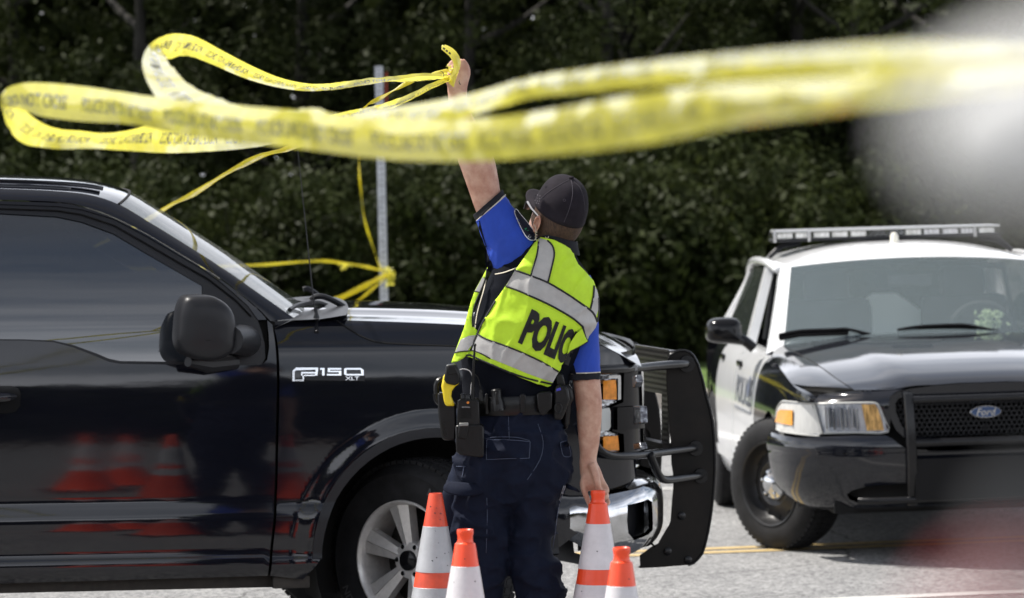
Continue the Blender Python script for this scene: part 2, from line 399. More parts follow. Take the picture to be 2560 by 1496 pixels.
def trunk_mb(rnd, h, r, lean=0.3, limbs=7):
    mb = MB(); top = Vector((rnd.uniform(-lean, lean), rnd.uniform(-lean, lean), h * 0.9)); pts = [Vector((0, 0, -0.3)), top * 0.33 + Vector((rnd.uniform(-.1, .1), 0, 0)), top * 0.66, top]
    mb.tube(crom(pts, 4), [r * (1 - 0.07 * i) for i in range(13)], 9)
    for i in range(limbs):
        t = rnd.uniform(0.2, 0.85); p = top * t; a = rnd.uniform(0, 6.28); L = h * rnd.uniform(0.15, 0.3)
        q = p + Vector((math.cos(a) * L, math.sin(a) * L, L * 0.6)); mb.tube(crom([p, (p + q) / 2 + Vector((0, 0, -0.06 * L)), q], 3), [r * 0.4, r * .35, r * .3, r * .25, r * .2, r * .13, r * .07], 6)
    return mb
class Proto:
    def __init__(s, seed, h, rad, z0, nc, per, leaf, m, cr=(0.25, 0.55), tr=0.14):
        rnd = random.Random(seed); s.c = crown_mb(rnd, h, rad, z0, nc, per, leaf, cr); s.t = trunk_mb(rnd, h, tr * h / 7, limbs=4); s.m = m; s.first = None
def plant(pr, x, y, z, sc, rz, name, label, cat, group):
    if pr.first is None:
        o = empty(name, label, cat, None, group)
        c = pr.c.build('crown', pr.m, None, smooth=None); c.parent = o; t = pr.t.build('trunk', M_bark, None, smooth=60); t.parent = o; pr.first = (c, t)
    else:
        o = empty(name, label, cat, None, group)
        for k in pr.first: q = k.copy(); COL.objects.link(q); q.parent = o
    o.location = (x, y, z); o.rotation_euler = (0, 0, rz); o.scale = (sc, sc, sc); return o
PR = [Proto(1, 7.5, 1.9, 0.5, 120, 190, 0.055, M_leafA), Proto(2, 8.2, 2.1, 0.3, 130, 180, 0.06, M_leafA),
      Proto(3, 7.8, 2.6, 0.9, 120, 170, 0.055, M_leafB, (0.3, 0.6)), Proto(4, 7.0, 2.2, 0.4, 110, 160, 0.06, M_leafA)]
PS = [Proto(11, 1.5, 1.0, 0.15, 34, 150, 0.045, M_leafB, (0.2, 0.4), 0.05), Proto(12, 2.6, 0.9, 0.3, 40, 90, 0.035, M_leafC, (0.2, 0.45), 0.05), Proto(13, 1.75, 1.05, 0.05, 60, 170, 0.045, M_leafA, (0.2, 0.4), 0.05)]
def Xat(px, Y): return (px - 1280) / FPX * Y
def zlawn(x, y):
    d = (Vector((x, y, 0)) - edge).dot(ry); return 0.14 + max(0, d - 0.161) / 59.8 * 0.66
front = [(-120, 44.5, 3, 0.9, 'cedar_tree', 'dark cedar at the far left, behind the pickup roof'), (330, 43.2, 0, 1.0, 'cedar_tree', 'dark cedar behind the looped yellow tape'),
 (760, 44.6, 1, 0.95, 'cedar_tree', 'dark cedar left of the metal sign post'), (1180, 43.5, 3, 1.0, 'cedar_tree', 'dark cedar behind the raised arm'),
 (1560, 45.0, 0, 1.08, 'cedar_tree', 'dark cedar between the officer and the patrol car'), (1960, 43.6, 1, 1.0, 'cedar_tree', 'dark cedar rising behind the patrol car light bar'),
 (2400, 44.8, 0, 0.96, 'cedar_tree', 'dark cedar at the far right, behind the patrol car'), (2760, 43.8, 3, 1.0, 'cedar_tree', 'dark cedar at the right frame edge')]
for i, (px, Y, k, sc, nm, lb) in enumerate(front):
    x = Xat(px, Y); plant(PR[k], x, Y, zlawn(x, Y), sc * 0.78, i * 1.3, nm, lb, 'tree', 'dark cedars along the roadside wood')
for i, (px, Y, k, sc, lb) in enumerate([(1500, 42.6, 2, 0.95, 'oak with lighter yellow green leaves right of the raised hand, above the cap'), (2130, 42.9, 2, 0.9, 'lighter green oak above the patrol car roof, right of the picture'), (60, 46, 2, 1.0, 'loose green oak at the upper left behind the tape')]):
    x = Xat(px, Y); plant(PR[k], x, Y, zlawn(x, Y), sc * 0.76, 2 + i * 2.1, 'oak_tree', lb, 'tree', 'lighter oaks in the roadside wood')
for i, (px, Y, k, sc, lb) in enumerate([(560, 41.6, 0, 1.0, 'low leafy shrub behind the pickup windshield'), (1010, 41.2, 0, 0.9, 'low leafy shrub right of the metal sign post'), (1640, 41.0, 1, 0.9, 'pale thin shrub left of the patrol car mirror'), (1860, 41.6, 0, 1.1, 'low leafy shrub behind the patrol car door pillar'),
   (1760, 40.2, 0, 1.25, 'dense low shrub between the pickup guard and the patrol car'), (1540, 40.6, 0, 1.2, 'dense low shrub behind the pickup hood, right of the officer'), (1680, 41.4, 0, 1.5, 'wide dark shrub behind the thin pale one left of the patrol car'),
   (1120, 41.5, 1, 0.8, 'pale thin shrub behind the officer vest'), (1960, 40.8, 1, 0.8, 'pale thin shrub beside the patrol car windshield'), (330, 41.5, 0, 1.2, 'low leafy shrub hidden mostly by the pickup cab')]):
    x = Xat(px, Y); plant(PS[k], x, Y, zlawn(x, Y) - .1, sc, i * 1.1, 'shrub', lb, 'shrub', 'shrubs at the edge of the wood')
for i, (px, k, sc, lb) in enumerate([(150, 4, 1.1, 'dark low shrub in front of the wood, behind the pickup roof'), (620, 4, 1.0, 'dark low shrub in front of the wood, below the slanting tape'), (900, 4, 1.05, 'dark low shrub at the foot of the sign post'), (1180, 4, 1.1, 'dark low shrub behind the officer waist'), (1450, 4, 1.1, 'dark low shrub behind the officer right elbow'), (1650, 4, 1.1, 'dark low shrub behind the grille guard'), (1830, 4, 1.05, 'dark low shrub behind the patrol car mirror'), (2080, 4, 1.1, 'dark low shrub behind the patrol car windshield'), (2400, 4, 1.1, 'dark low shrub behind the patrol car roof, far right')]):
    Y = 40.2 + (px - 1300) * 0.0012; x = Xat(px, Y); plant(PS[2], x, Y, zlawn(x, Y) - .1, sc, i * 1.9, 'shrub', lb, 'shrub', 'shrubs at the edge of the wood')
def wood(name, pts, seed, h, n, m, leaf=0.16):
    rnd = random.Random(seed); vs, fs = [], []
    for k in range(n):
        t = rnd.random() * (len(pts) - 1); i = int(t); t -= i; p = Vector(pts[i]).lerp(Vector(pts[i + 1]), t)
        top = h * (0.8 + 0.25 * noise.noise(Vector((p.x * 0.25, p.y * 0.25, seed))) * 2)
        p = p + Vector((rnd.gauss(0, 1.0), rnd.gauss(0, 1.0), rnd.uniform(0, top))); L = leaf * rnd.uniform(0.5, 1.5)
        u = Vector((rnd.gauss(0, 1), rnd.gauss(0, 1), rnd.gauss(0, 1))).normalized(); w = u.orthogonal().normalized()
        o = len(vs); vs += [p - u * L, p - w * L * .6, p + u * L, p + w * L * .6]; fs.append([o, o + 1, o + 2, o + 3])
    mb = MB(); mb.v, mb.f, mb.m = vs, fs, [0] * len(fs); ob = mb.build(name, m, smooth=None)
    return ob
tag(wood('distant_wood', [(-50, 60, 0.5), (-16, 50.5, 0.5), (-8, 50, 0.5), (0, 49.5, 0.5), (8, 50, 0.5), (16, 51, 0.5), (50, 62, 0.5)], 5, 6.2, 95000, M_leafA, 0.17), 'dark mass of trees filling the wood behind the front row', 'wood', kind='stuff')
tag(wood('far_wood', [(-60, -16, 0), (-30, -24, 0), (0, -30, 0), (20, -26, 0), (45, -14, 0)], 9, 9.0, 38000, M_leafA, 0.34), 'wood on the camera side of the road, seen mirrored in the car paint', 'wood', kind='stuff')
# ---------------------------------------------------------------- sign post
M_galv = mat('galvanised steel', (0.42, 0.44, 0.47), 0.45, metal=0.75, var=0.15, vscale=20)
YP = 35.0; post = empty('sign_post', 'tall perforated metal sign post standing behind the pickup hood, yellow tape knotted on it', 'post', Matrix.Translation(at(950, 1030, YP)))
p0, p1 = at(966, 1060, YP), at(947, 166, YP); p0.z = 0.1
ax = (p1 - p0).normalized(); sx = Vector((1, 0, 0)); sy = Vector((0, 1, 0)); mb = MB(); hw = 0.030
for c, d in ((Vector((0, -0.012, 0)), (hw * 2, 0.006)), (Vector((-hw, 0.008, 0)), (0.006, 0.04)), (Vector((hw, 0.008, 0)), (0.006, 0.04))):
    q = [p0 + c + sx * a * d[0] / 2 + sy * b * d[1] / 2 for a, b in ((-1, -1), (1, -1), (1, 1), (-1, 1))]; mb.prism(q, p1 - p0)
M_dark = mat('dark hole', (0.02, 0.02, 0.02), 0.8)
for k in range(60):
    q = p0.lerp(p1, (k + 0.5) / 60) + Vector((0, -0.0165, 0)); mb.box(q, (0.014, 0.002, 0.014), 1)
mb.build('pole', [M_galv, M_dark], post, smooth=None)
mb = MB(); c = at(957, 226, YP) + Vector((0.028, 0.1, 0)); mb.box(c, (0.004, 0.32, 0.30), bev=0.001)
mb.build('sign_plate', mat('faded red sheeting', (0.35, 0.05, 0.03), 0.4), post, smooth=None)
# ================================================================ PICKUP (side seen, front to the right)
YAW = R(13); hx = Vector((math.cos(YAW), math.sin(YAW), 0)); nx = Vector((math.sin(YAW), -math.cos(YAW), 0)); UZ = Vector((0, 0, 1))
TO = Vector((Xat(1088, 17.05), 17.05, 0))
T = Frame(TO, hx, nx, UZ)      # local: (u forward, v towards the camera, z); body side at v=0, centre line v=-1
M_paint = mat('black pickup paint', (0.0055, 0.006, 0.0095), 0.06, coat=0.0, spec=0.66, rvar=0.03, vscale=3, bump=0.0011, bscale=1.6, stretch=(0.7, 1, 1.6))
M_matte = mat('matte black plastic', (0.014, 0.0145, 0.017), 0.40, spec=0.35, var=0.1, bump=0.0003, bscale=500)
M_rubber = mat('tyre rubber', (0.012, 0.012, 0.013), 0.72, spec=0.3, var=0.35, vscale=14, bump=0.001, bscale=60)
M_black = mat('deep black', (0.004, 0.004, 0.004), 0.9)
M_chrome = mat('chrome', (0.60, 0.61, 0.63), 0.10, metal=1, rvar=0.06, vscale=12, col2=(0.45, 0.45, 0.45))
M_powder = mat('satin black steel', (0.007, 0.007, 0.008), 0.26, spec=0.4, var=0.2, bump=0.0006, bscale=90)
M_plate = mat('dusty black steel plate', (0.006, 0.0055, 0.005), 0.45, spec=0.22, col2=(0.015, 0.012, 0.010), vscale=5, bump=0.0006, bscale=30)
M_amber = mat('amber lens', (0.75, 0.26, 0.02), 0.15, coat=0.5, var=0.25, vscale=26)
M_clear = mat('clear lens', (0.9, 0.92, 0.93), 0.05, trans=0.85, ior=1.3)
M_refl = mat('lamp reflector', (0.42, 0.43, 0.45), 0.12, metal=1, bump=0.004, bscale=55, col2=(0.2, 0.2, 0.2), vscale=40)
M_tint = mat('tinted glass', (0.022, 0.026, 0.032), 0.01, spec=1.0, coat=1.0, alpha=0.975)
M_glass = mat('windscreen glass', (0.10, 0.12, 0.12), 0.01, spec=0.9, alpha=0.5, coat=0.6)
M_trim = mat('gloss black trim', (0.007, 0.007, 0.008), 0.14, spec=0.3)
M_punch = mat('punched steel', (0.05, 0.048, 0.045), 0.3, metal=0.5, var=0.3, vscale=60)
tk = empty('pickup_truck', 'black crew pickup truck crossing behind the officer, with a steel grille guard on its nose', 'pickup truck', T.matrix())
# tilt(z) tables -> lateral offset by integration
def integ(tab, z0=0.80):
    zs = [0.30 + 0.005 * i for i in range(340)]; v = [0.0]
    for a, b in zip(zs, zs[1:]): v.append(v[-1] - math.tan(R(smt(tab, (a + b) / 2))) * 0.005)
    k = int((z0 - 0.30) / 0.005); off = v[k]
    return [(z, q - off) for z, q in zip(zs, v)]
def fastt(t):
    z0, dz = t[0][0], t[1][0] - t[0][0]
    def f(z):
        i = (z - z0) / dz; i = min(max(i, 0), len(t) - 1.001); k = int(i); return t[k][1] + (t[k + 1][1] - t[k][1]) * (i - k)
    return f
side_v = fastt(integ([(0.34, -18), (0.395, -14), (0.415, 4), (0.425, 22), (0.44, 22), (0.455, 2), (0.48, -4), (0.56, -1), (0.59, 3), (0.62, 14), (0.648, 17), (0.66, 0), (0.68, -3), (0.80, 0.2), (0.93, 1.6), (1.10, 4.2), (1.19, 8.0), (1.245, 10), (1.262, 14), (1.285, 27), (1.34, 32), (1.36, 50), (1.38, 68), (1.42, 70)]))
door_v = fastt(integ([(0.34, -18), (0.395, -14), (0.415, 4), (0.425, 22), (0.44, 22), (0.455, 2), (0.48, -4), (0.56, -1), (0.59, 3), (0.62, 14), (0.648, 17), (0.66, 0), (0.68, -3), (0.80, 0.2), (0.93, 1.6), (1.10, 4.2), (1.19, 8.0), (1.25, 9.0), (1.32, 10), (1.45, 14), (1.65, 18), (1.9, 24)]))
glas_v = fastt(integ([(1.1, 5.5), (1.22, 6.4), (1.30, 8), (1.40, 13), (1.6, 18), (1.9, 24)], 1.2))
GV = door_v(1.2) - glas_v(1.2)
UC, RA = 0.0, 0.47                       # arch centre and radius
def flare(u, z):
    r = math.hypot(u - UC, (z - 0.43)) if z > 0.43 else abs(u - UC)
    x = (r - RA - 0.03) / 0.10
    if x < 0: x = 0
    if x > 1: return 0.0
    return 0.013 * (0.5 + 0.5 * math.cos(math.pi * x)) * (1.0 if z > 0.5 else max(0, (z - 0.3) / 0.2))
def nosein(u): return -0.0 if u < 0.5 else -1.0 * (u - 0.5) ** 2
def vside(u, z): return side_v(z) + flare(u, z) + nosein(u)
def vdoor(u, z): return door_v(z)
def vglas(u, z): return glas_v(z) + GV - 0.012
def onsurf(vf):
    def f(px, py):
        v = 0.0
        for _ in range(8): q = T.hit(px, py, 1, v); v = vf(q.x, q.z)
        return (q.x, q.z)
    return f
Us, Ud = onsurf(vside), onsurf(vdoor)
def mirror(vs): return [T.w((q.x, -2 - q.y, q.z)) for q in (T.l(p) for p in vs)]
def outl(fn, pts): return [fn(*p) for p in pts]
def lift(vf, off=0.0): return lambda p: T.w((p[0], vf(p[0], p[1]) + off, p[1]))
# --- gap curve door/fender
gap = [(676, 801), (683, 825), (690, 858), (694, 900), (695, 960), (692, 1100), (688, 1256), (681, 1350), (672, 1440)]
gapu = [tuple(q) for q in crom([Vector((*Us(*p), 0)) for p in gap], 4)]; gapu = [(q[0], q[1]) for q in gapu]
# fender with arch
top = outl(Us, [(738, 800), (842, 801.5), (1000, 806), (1160, 813), (1330, 826), (1440, 842), (1500, 862)])
topc = [(q.x, q.y) for q in crom([Vector((*p, 0)) for p in top], 3)]
arch = []
for i in range(29):
    a = math.pi * (1 - i / 28.0); arch.append((UC + RA * math.cos(a), 0.43 + RA * math.sin(a) * 1.02))
rk = Us(694, 1441)[1]
frontu = 0.66
fen = [(p[0] + 0.006, p[1]) for p in gapu] + [(UC - RA - 0.07, rk - 0.015), (UC - RA - 0.02, 0.40)] + arch + [(frontu, 0.56), (frontu, 0.8), (frontu, 1.0), (frontu, 1.21)]
tr = [p for p in topc if p[0] < frontu - 0.02][::-1]
fen += [(frontu, tr[0][1] - 0.05)] + tr + [(gapu[0][0] + 0.02, gapu[0][1] - 0.004)]
mb = MB(); panel(mb, fen, lift(vside), 0.016, lip=0.05); fender = mb.build('fender', M_paint, tk)
mb = MB(); ra = [(UC + (RA + 0.034) * math.cos(t), 0.43 + (RA + 0.034) * math.sin(t) * 1.02) for t in [math.pi * (1.0 - i / 30.0) for i in range(31)]]
rb = [(UC + (RA - 0.004) * math.cos(t), 0.43 + (RA - 0.004) * math.sin(t) * 1.02) for t in [math.pi * (1.0 - i / 30.0) for i in range(31)]]
panel(mb, ra + rb[::-1], lift(vside, 0.004), 0.02, lip=0.02); mb.build('arch_lip', M_matte, tk)
# crease gap of lower fender
mb = MB(); c0 = Us(696, 1256); pts = [(c0[0] + i * 0.02, c0[1] + 0.0005 * i) for i in range(int((UC - RA - 0.03 - c0[0]) / 0.02) + 1)]
mb.tube([lift(vside, 0.0)(p) for p in pts], 0.003, 5); mb.build('seam', M_black, tk)
# --- door: lower skin below belt line
XL = -60
belt = [(XL, 851), (60, 852), (134, 856), (183, 869), (244, 893), (272, 905), (300, 910), (419, 912), (560, 914), (640, 914), (655, 905), (657, 880), (651, 848), (636, 812), (611, 779), (560, 733), (509, 695)]
beltu = outl(Ud, belt)
LB = [(p[0] - 0.005, p[1]) for p in gapu]
# one door skin with the window + sail opening as a hole
outer = outl(Ud, [(XL, 502), (0, 503), (143, 508), (196, 516), (268, 539), (357, 582), (450, 637), (560, 705), (640, 770), (668, 801)])
outer = [(q.x, q.y) for q in crom([Vector((*p, 0)) for p in outer], 3)]
botL = Ud(XL, 1461)
door_out = outer + [p for p in LB if p[1] < outer[-1][1] - 0.01] + [botL]
glass_px = [(XL, 531), (0, 532), (142, 540), (204, 553), (285, 583), (366, 632), (440, 675), (509, 716), (560, 748), (606, 789), (636, 828), (646, 870), (648, 902), (640, 908), (560, 909), (419, 908), (300, 906), (272, 900), (244, 888), (183, 866), (134, 855), (60, 852), (XL, 851)]
hole = outl(Ud, glass_px); hole[0] = (hole[0][0] + 0.004, hole[0][1]); hole[-1] = (hole[-1][0] + 0.004, hole[-1][1])
ua = Ud(XL, 800)[0]
body = [p for p in door_out]
# split in ring (upper frame) and lower skin: cut at the belt so both stay simple polygons
lowskin = beltu[:10] + [(p[0], p[1]) for p in outl(Ud, [(655, 912), (668, 900), (673, 870), (672, 840), (668, 801)])] + [p for p in LB if p[1] < Ud(668, 801)[1] - 0.01] + [botL]
mb = MB(); panel(mb, lowskin, lift(vdoor), 0.035, lip=0.03)
frame = outer + outl(Ud, [(672, 840), (673, 870), (668, 900), (655, 911)])[:0] 
fr = outer[:-1] + outl(Ud, [(666, 800), (664, 830), (660, 850)])[:1] + outl(Ud, [(645, 800), (620, 765), (560, 712), (509, 675), (440, 634), (366, 591), (285, 548), (204, 524), (142, 516), (0, 511), (XL, 510)])
panel(mb, fr, lift(vdoor, 0.0), 0.03, lip=0.02); door = mb.build('door', M_paint, tk)
# matte surround between paint frame and glass
mb = MB()
sur = outl(Ud, [(XL, 511), (0, 512), (142, 517), (204, 525), (285, 549), (366, 592), (440, 635), (509, 676), (560, 713), (620, 766), (645, 801), (655, 830), (662, 860), (664, 895), (655, 913), (560, 916), (419, 914), (300, 911), (270, 906), (244, 895), (183, 872), (134, 860), (60, 857), (XL, 856)])
inn = outl(Ud, [(XL + 2, 533), (0, 534), (142, 542), (204, 555), (285, 585), (366, 634), (440, 677), (505, 715), (505, 904), (419, 905), (300, 903), (272, 897), (244, 885), (183, 863), (134, 852), (60, 849), (XL + 2, 848)])
panel(mb, sur, lift(vdoor, -0.006), 0.03, holes=[inn], lip=0.02); mb.build('window_surround', M_matte, tk)
mb = MB(); mb.tube([lift(vdoor, 0.0)(p) for p in outl(Ud, [(XL, 521), (0, 522), (142, 527), (204, 537), (285, 564), (366, 610), (440, 653), (520, 698), (590, 752), (628, 792)])], 0.0035, 6)
mb.build('weatherstrip', M_trim, tk)
mb = MB(); gl = outl(Ud, [(XL, 528), (0, 530), (142, 538), (204, 551), (285, 581), (366, 630), (440, 673), (508, 713), (508, 910), (300, 909), (270, 903), (244, 893), (183, 870), (134, 860), (60, 857), (XL, 856)])
panel(mb, gl, lift(vglas), 0.05, lip=0.004); V1, F1 = mb.v[:], [f[:] for f in mb.f]; mb.build('side_window', M_tint, tk); mb = MB(); mb.add(mirror(V1), F1); mb.build('side_window', M_tint, tk)
mb = MB(); bk = outl(Ud, [(560, 712), (640, 772), (672, 800), (690, 806), (702, 850), (706, 900), (706, 1440), (650, 1440), (655, 915), (640, 915), (640, 830), (600, 785), (556, 745)])
panel(mb, bk, lift(vdoor, -0.035), 0.06, lip=0.0); mb.build('door_jamb', M_black, tk)
# --- door handle
hu, hz = Ud(12, 993)
mb = MB(); mb.nofix = False
rec = [Ud(*p) for p in [(XL, 965), (28, 965), (46, 972), (52, 985), (50, 1015), (40, 1029), (20, 1034), (XL, 1034)]]
panel(mb, rec, lift(vdoor, 0.004), 0.02, lip=0.01); dh = mb.build('handle_recess', M_trim, tk)
mb = MB(); q0, q1 = Ud(-50, 994), Ud(36, 992); mb.tube([lift(vdoor, 0.03)(q0), lift(vdoor, 0.045)(((q0[0] + q1[0]) / 2, q0[1])), lift(vdoor, 0.04)((q1[0] - 0.03, q1[1])), lift(vdoor, 0.005)(q1)], [0.018, 0.02, 0.018, 0.012], 10); mb.build('door_handle', M_paint, tk)
# --- rear body behind the front door (out of frame, for other views) : plain side + bed
mb = MB(); ub = ua - 0.0
def sec(u, v0):
    return [T.w((u, v, z)) for v, z in [(-0.1, 0.40), (door_v(0.45), 0.45), (door_v(0.66), 0.66), (0, 0.8), (door_v(1.1), 1.1), (door_v(1.27), 1.27), (-0.10, 1.32), (-1.9, 1.32), (-2 - door_v(1.27), 1.27), (-2 - door_v(1.1), 1.1), (-2, 0.8), (-2 - door_v(0.66), 0.66), (-1.9, 0.40)]]
mb.rings([sec(-5.05, 0), sec(-4.19, 0)]); mb.rings([[T.w((u, (T.l(p).y), max(0.86, T.l(p).z))) for p in sec(u, 0)] for u in (-4.19, -3.24)]); mb.build('cargo_bed', M_paint, tk, smooth=30)
zr_ = Ud(XL, 470)[1]; fr_ = [(-3.2, 0.40), (ua - 0.01, rk - 0.01), (ua - 0.01, zr_), (-2.6, zr_ - 0.01), (-3.0, zr_ - 0.06), (-3.2, zr_ - 0.14)]; wn_ = [(-2.95, 1.32), (ua - 0.06, 1.30), (ua - 0.06, zr_ - 0.11), (-2.6, zr_ - 0.12), (-2.9, zr_ - 0.20)]
mb = MB(); panel(mb, fr_, lift(vdoor), 0.06, holes=[wn_], lip=0.03); V1, F1 = mb.v[:], [f[:] for f in mb.f]; mb.build('rear_door', M_paint, tk); mb = MB(); mb.add(mirror(V1), F1); mb.build('rear_door', M_paint, tk)
mb = MB(); panel(mb, wn_, lift(vdoor, -0.01), 0.08, lip=0.0); V1, F1 = mb.v[:], [f[:] for f in mb.f]; mb.build('side_window', M_tint, tk); mb = MB(); mb.add(mirror(V1), F1); mb.build('side_window', M_tint, tk)
mb = MB(); ff_ = [(gapu[-1][0], rk), (gapu[0][0], 1.34), (ua, 1.27), (ua, rk)]; panel(mb, ff_, lift(vdoor), 0.1, lip=0.0); mb.v = mirror(mb.v); mb.n = {}; mb.build('door', M_paint, tk); mb = MB(); panel(mb, fen, lift(vside), 0.05, lip=0.02); mb.v = mirror(mb.v); mb.n = {}; mb.build('fender', M_paint, tk)
# --- windshield side pillar, roof, windshield, hood: lofts between near and far edge curves (mirror at v=-1)
rail = outl(Ud, [(XL, 470), (0, 472), (125, 477), (223, 487), (300, 512), (380, 559), (450, 602), (560, 672), (650, 735), (738, 797)])
rail = [(q.x, q.y) for q in crom([Vector((*p, 0)) for p in rail], 4)]
gapo = outl(Ud, [(XL, 499), (0, 500), (143, 505), (196, 513), (268, 536), (357, 579), (450, 634), (560, 702), (640, 767), (676, 803)])
gapo = [(q.x, q.y) for q in crom([Vector((*p, 0)) for p in gapo], 4)]
mb = MB(); n = len(rail)
rows = []
for a, b in zip(rail, gapo):
    r_ = []
    for t in [0, .15, .35, .6, .85, 1.0]:
        u, z = b[0] + (a[0] - b[0]) * t, b[1] + (a[1] - b[1]) * t
        r_.append(T.w((u, door_v(z) + 0.003 - 0.035 * t ** 2.2 * 1.0, z)))
    rows.append(r_)
fs = []; vs = [p for r_ in rows for p in r_]; k = 6
for i in range(len(rows) - 1):
    for j in range(k - 1): fs.append([i * k + j, i * k + j + 1, (i + 1) * k + j + 1, (i + 1) * k + j])
mb.add(vs, fs); mb.build('windshield_pillar', M_paint, tk, smooth=180)
mb = MB(); mb.add(mirror(vs), fs); mb.build('windshield_pillar', M_paint, tk, smooth=180)
def vrail(z): return door_v(z) - 0.035
def across(curve, crown_u, crown_z, ns=16, inset=0.0, zoff=0.0, pw=2.0):
    rows = []
    for (u, z, cu, cz) in curve:
        v0 = vrail(z) - inset; r_ = []
        for j in range(ns + 1):
            s = -1 + 2 * j / ns; w = (1 - abs(s) ** pw); r_.append(T.w((u + cu * w, -1 + (1 + v0) * -s, z + cz * w + zoff)))
        rows.append(r_)
    return rows
def sheet(mb, rows, mi=0):
    k = len(rows[0]); fs = []
    for i in range(len(rows) - 1):
        for j in range(k - 1): fs.append([i * k + j, i * k + j + 1, (i + 1) * k + j + 1, (i + 1) * k + j])
    mb.add([p for r_ in rows for p in r_], fs, mi)
useam = Ud(300, 512)[0]; ubase = rail[-1][0]
roofc = [(u, z, 0.02 + 0.10 * max(0, (u - (useam - 0.5)) / 0.5), 0.055) for u, z in rail if u <= useam + 1e-6]
roofc = [(-3.25, roofc[0][1] - 0.10, 0, 0.04), (-2.6, roofc[0][1] - 0.015, 0, 0.05), (-2.2, roofc[0][1], 0, 0.055)] + roofc
mb = MB(); sheet(mb, across(roofc, 0, 0, 18, pw=2.4)); mb.build('roof', M_paint, tk, smooth=180)
# roof ribs
mb = MB()
for sv in (-0.32, -0.45, -1.55, -1.68):
    pts = []
    for (u, z, cu, cz) in roofc[1:-3]:
        v0 = vrail(z); s = abs((sv + 1) / (1 + v0)); w = 1 - s ** 2.4; pts.append(T.w((u + cu * w, sv, z + cz * w + 0.002)))
    mb = MB(); mb.tube(pts, 0.008, 6); mb.build('roof_rib', M_paint, tk, smooth=60)
ws = [(u, z) for u, z in rail if u >= useam - 1e-6]; nn_ = len(ws)
wsc = [(u, z, 0.12 + 0.04 * i / nn_, 0.055 - 0.02 * i / nn_) for i, (u, z) in enumerate(ws)]
mb = MB(); sheet(mb, across(wsc, 0, 0, 20, inset=0.004, zoff=0.002, pw=2.4)); mb.build('windshield', M_glass, tk, smooth=180)
mb = MB(); r0 = across([wsc[0]], 0, 0, 20, pw=2.4)[0]; mb.tube([p + UZ * 0.001 for p in r0], 0.006, 6); mb.build('windshield_seal', M_black, tk)
# cab back wall + rear glass block, dashboard, seats (interior)
mb = MB(); mb.box(T.w((-3.2, -1, 1.50)), (0.05, 1.72, 0.62), rot=Matrix.Rotation(YAW, 3, 'Z')); mb.build('rear_wall', M_black, tk)
M_int = mat('dark grey interior', (0.035, 0.035, 0.038), 0.8, var=0.2)
mb = MB(); RZ = Matrix.Rotation(YAW, 3, 'Z')
mb.box(T.w((-0.82, -1, 1.12)), (0.5, 1.7, 0.22), rot=RZ, bev=0.06); mb.box(T.w((-2.0, -1, 0.9)), (2.6, 1.75, 0.1), rot=RZ); mb.build('dashboard', M_int, tk)
for v_ in (-0.52, -1.48):
    mb = MB(); mb.box(T.w((-1.85, v_, 1.2)), (0.16, 0.5, 0.75), rot=RZ, bev=0.07); mb.box(T.w((-1.92, v_, 1.64)), (0.12, 0.26, 0.2), rot=RZ, bev=0.05); mb.box(T.w((-1.6, v_, 0.95)), (0.5, 0.5, 0.16), rot=RZ, bev=0.05); mb.build('seat', M_int, tk)
mb = MB(); c = T.w((-1.15, -1.48, 1.22)); ax_ = (T.w((-1.0, -1.48, 1.12)) - c).normalized(); a_ = nx; b_ = ax_.cross(a_)
mb.tube([c + (a_ * math.cos(t) + b_ * math.sin(t)) * 0.185 for t in [i * math.pi / 12 for i in range(25)]], 0.014, 8); mb.tube([c - a_ * .18, c + ax_ * .03, c + a_ * .18], 0.012, 6); mb.tube([c + ax_ * .03, c + ax_ * 0.3], 0.025, 8); mb.build('steering_wheel', M_int, tk)
# --- hood
he = outl(Us, [(738, 799), (842, 801), (1000, 805.5), (1160, 812.5), (1330, 825.5), (1440, 841.5), (1500, 861), (1550, 887), (1592, 915)])
he = [(q.x, q.y) for q in crom([Vector((*p, 0)) for p in he], 4)]
def vhe(u, z): return side_v(min(z, 1.37)) + nosein(min(u, 0.75)) - 0.004
hoodc = []
u0h, u1h = he[0][0], he[-1][0]
rows = []
for u, z in he:
    t = (u - u0h) / (u1h - u0h); v0 = vhe(u, z); cz = 0.030 + 0.012 * math.sin(math.pi * t) ; r_ = []
    if t > 0.8: cz = 0.030 + 0.06 * (t - 0.8) / 0.2
    for j in range(33):
        s = -1 + j / 16; a_ = abs(s); w = (1 - a_ ** 2.2)
        pd = 0.016 * (1 / (1 + math.exp((a_ - 0.70) * 45))) * min(1, 6 * (1 - t))    # power dome step
        r_.append(T.w((u + (0.05 + 0.02 * t) * (1 - a_ ** 2.5) * (0.4 + 0.6 * t), -1 - (1 + v0) * s, z + cz * w + pd)))
    rows.append(r_)
mb = MB(); sheet(mb, rows)
mb.build('hood', M_paint, tk, smooth=180)
# side lip of the hood's nose (between fender top and guard)
nose_out = outl(Us, [(1380, 838), (1440, 843), (1500, 863), (1550, 889), (1590, 914), (1592, 926), (1500, 932), (1380, 934)])
mb = MB(); panel(mb, nose_out, lambda p: T.w((p[0], side_v(min(p[1], 1.30)) + 0.0 - 1.0 * max(0, min(p[0], 1.0) - 0.5) ** 2 * 0.9 + 0.004, p[1])), 0.03, lip=0.02); mb.build('hood_nose', M_paint, tk)
# hood seam line on the fender side
seam = outl(Us, [(842, 802), (868, 820), (899, 839), (925, 850), (953, 857), (1040, 862), (1150, 866), (1300, 874), (1420, 884)])
mb = MB(); mb.tube([lift(vside, 0.0015)(p) for p in [(q.x, q.y) for q in crom([Vector((*p, 0)) for p in seam], 4)]], 0.0032, 5); mb.build('hood_seam', M_black, tk)
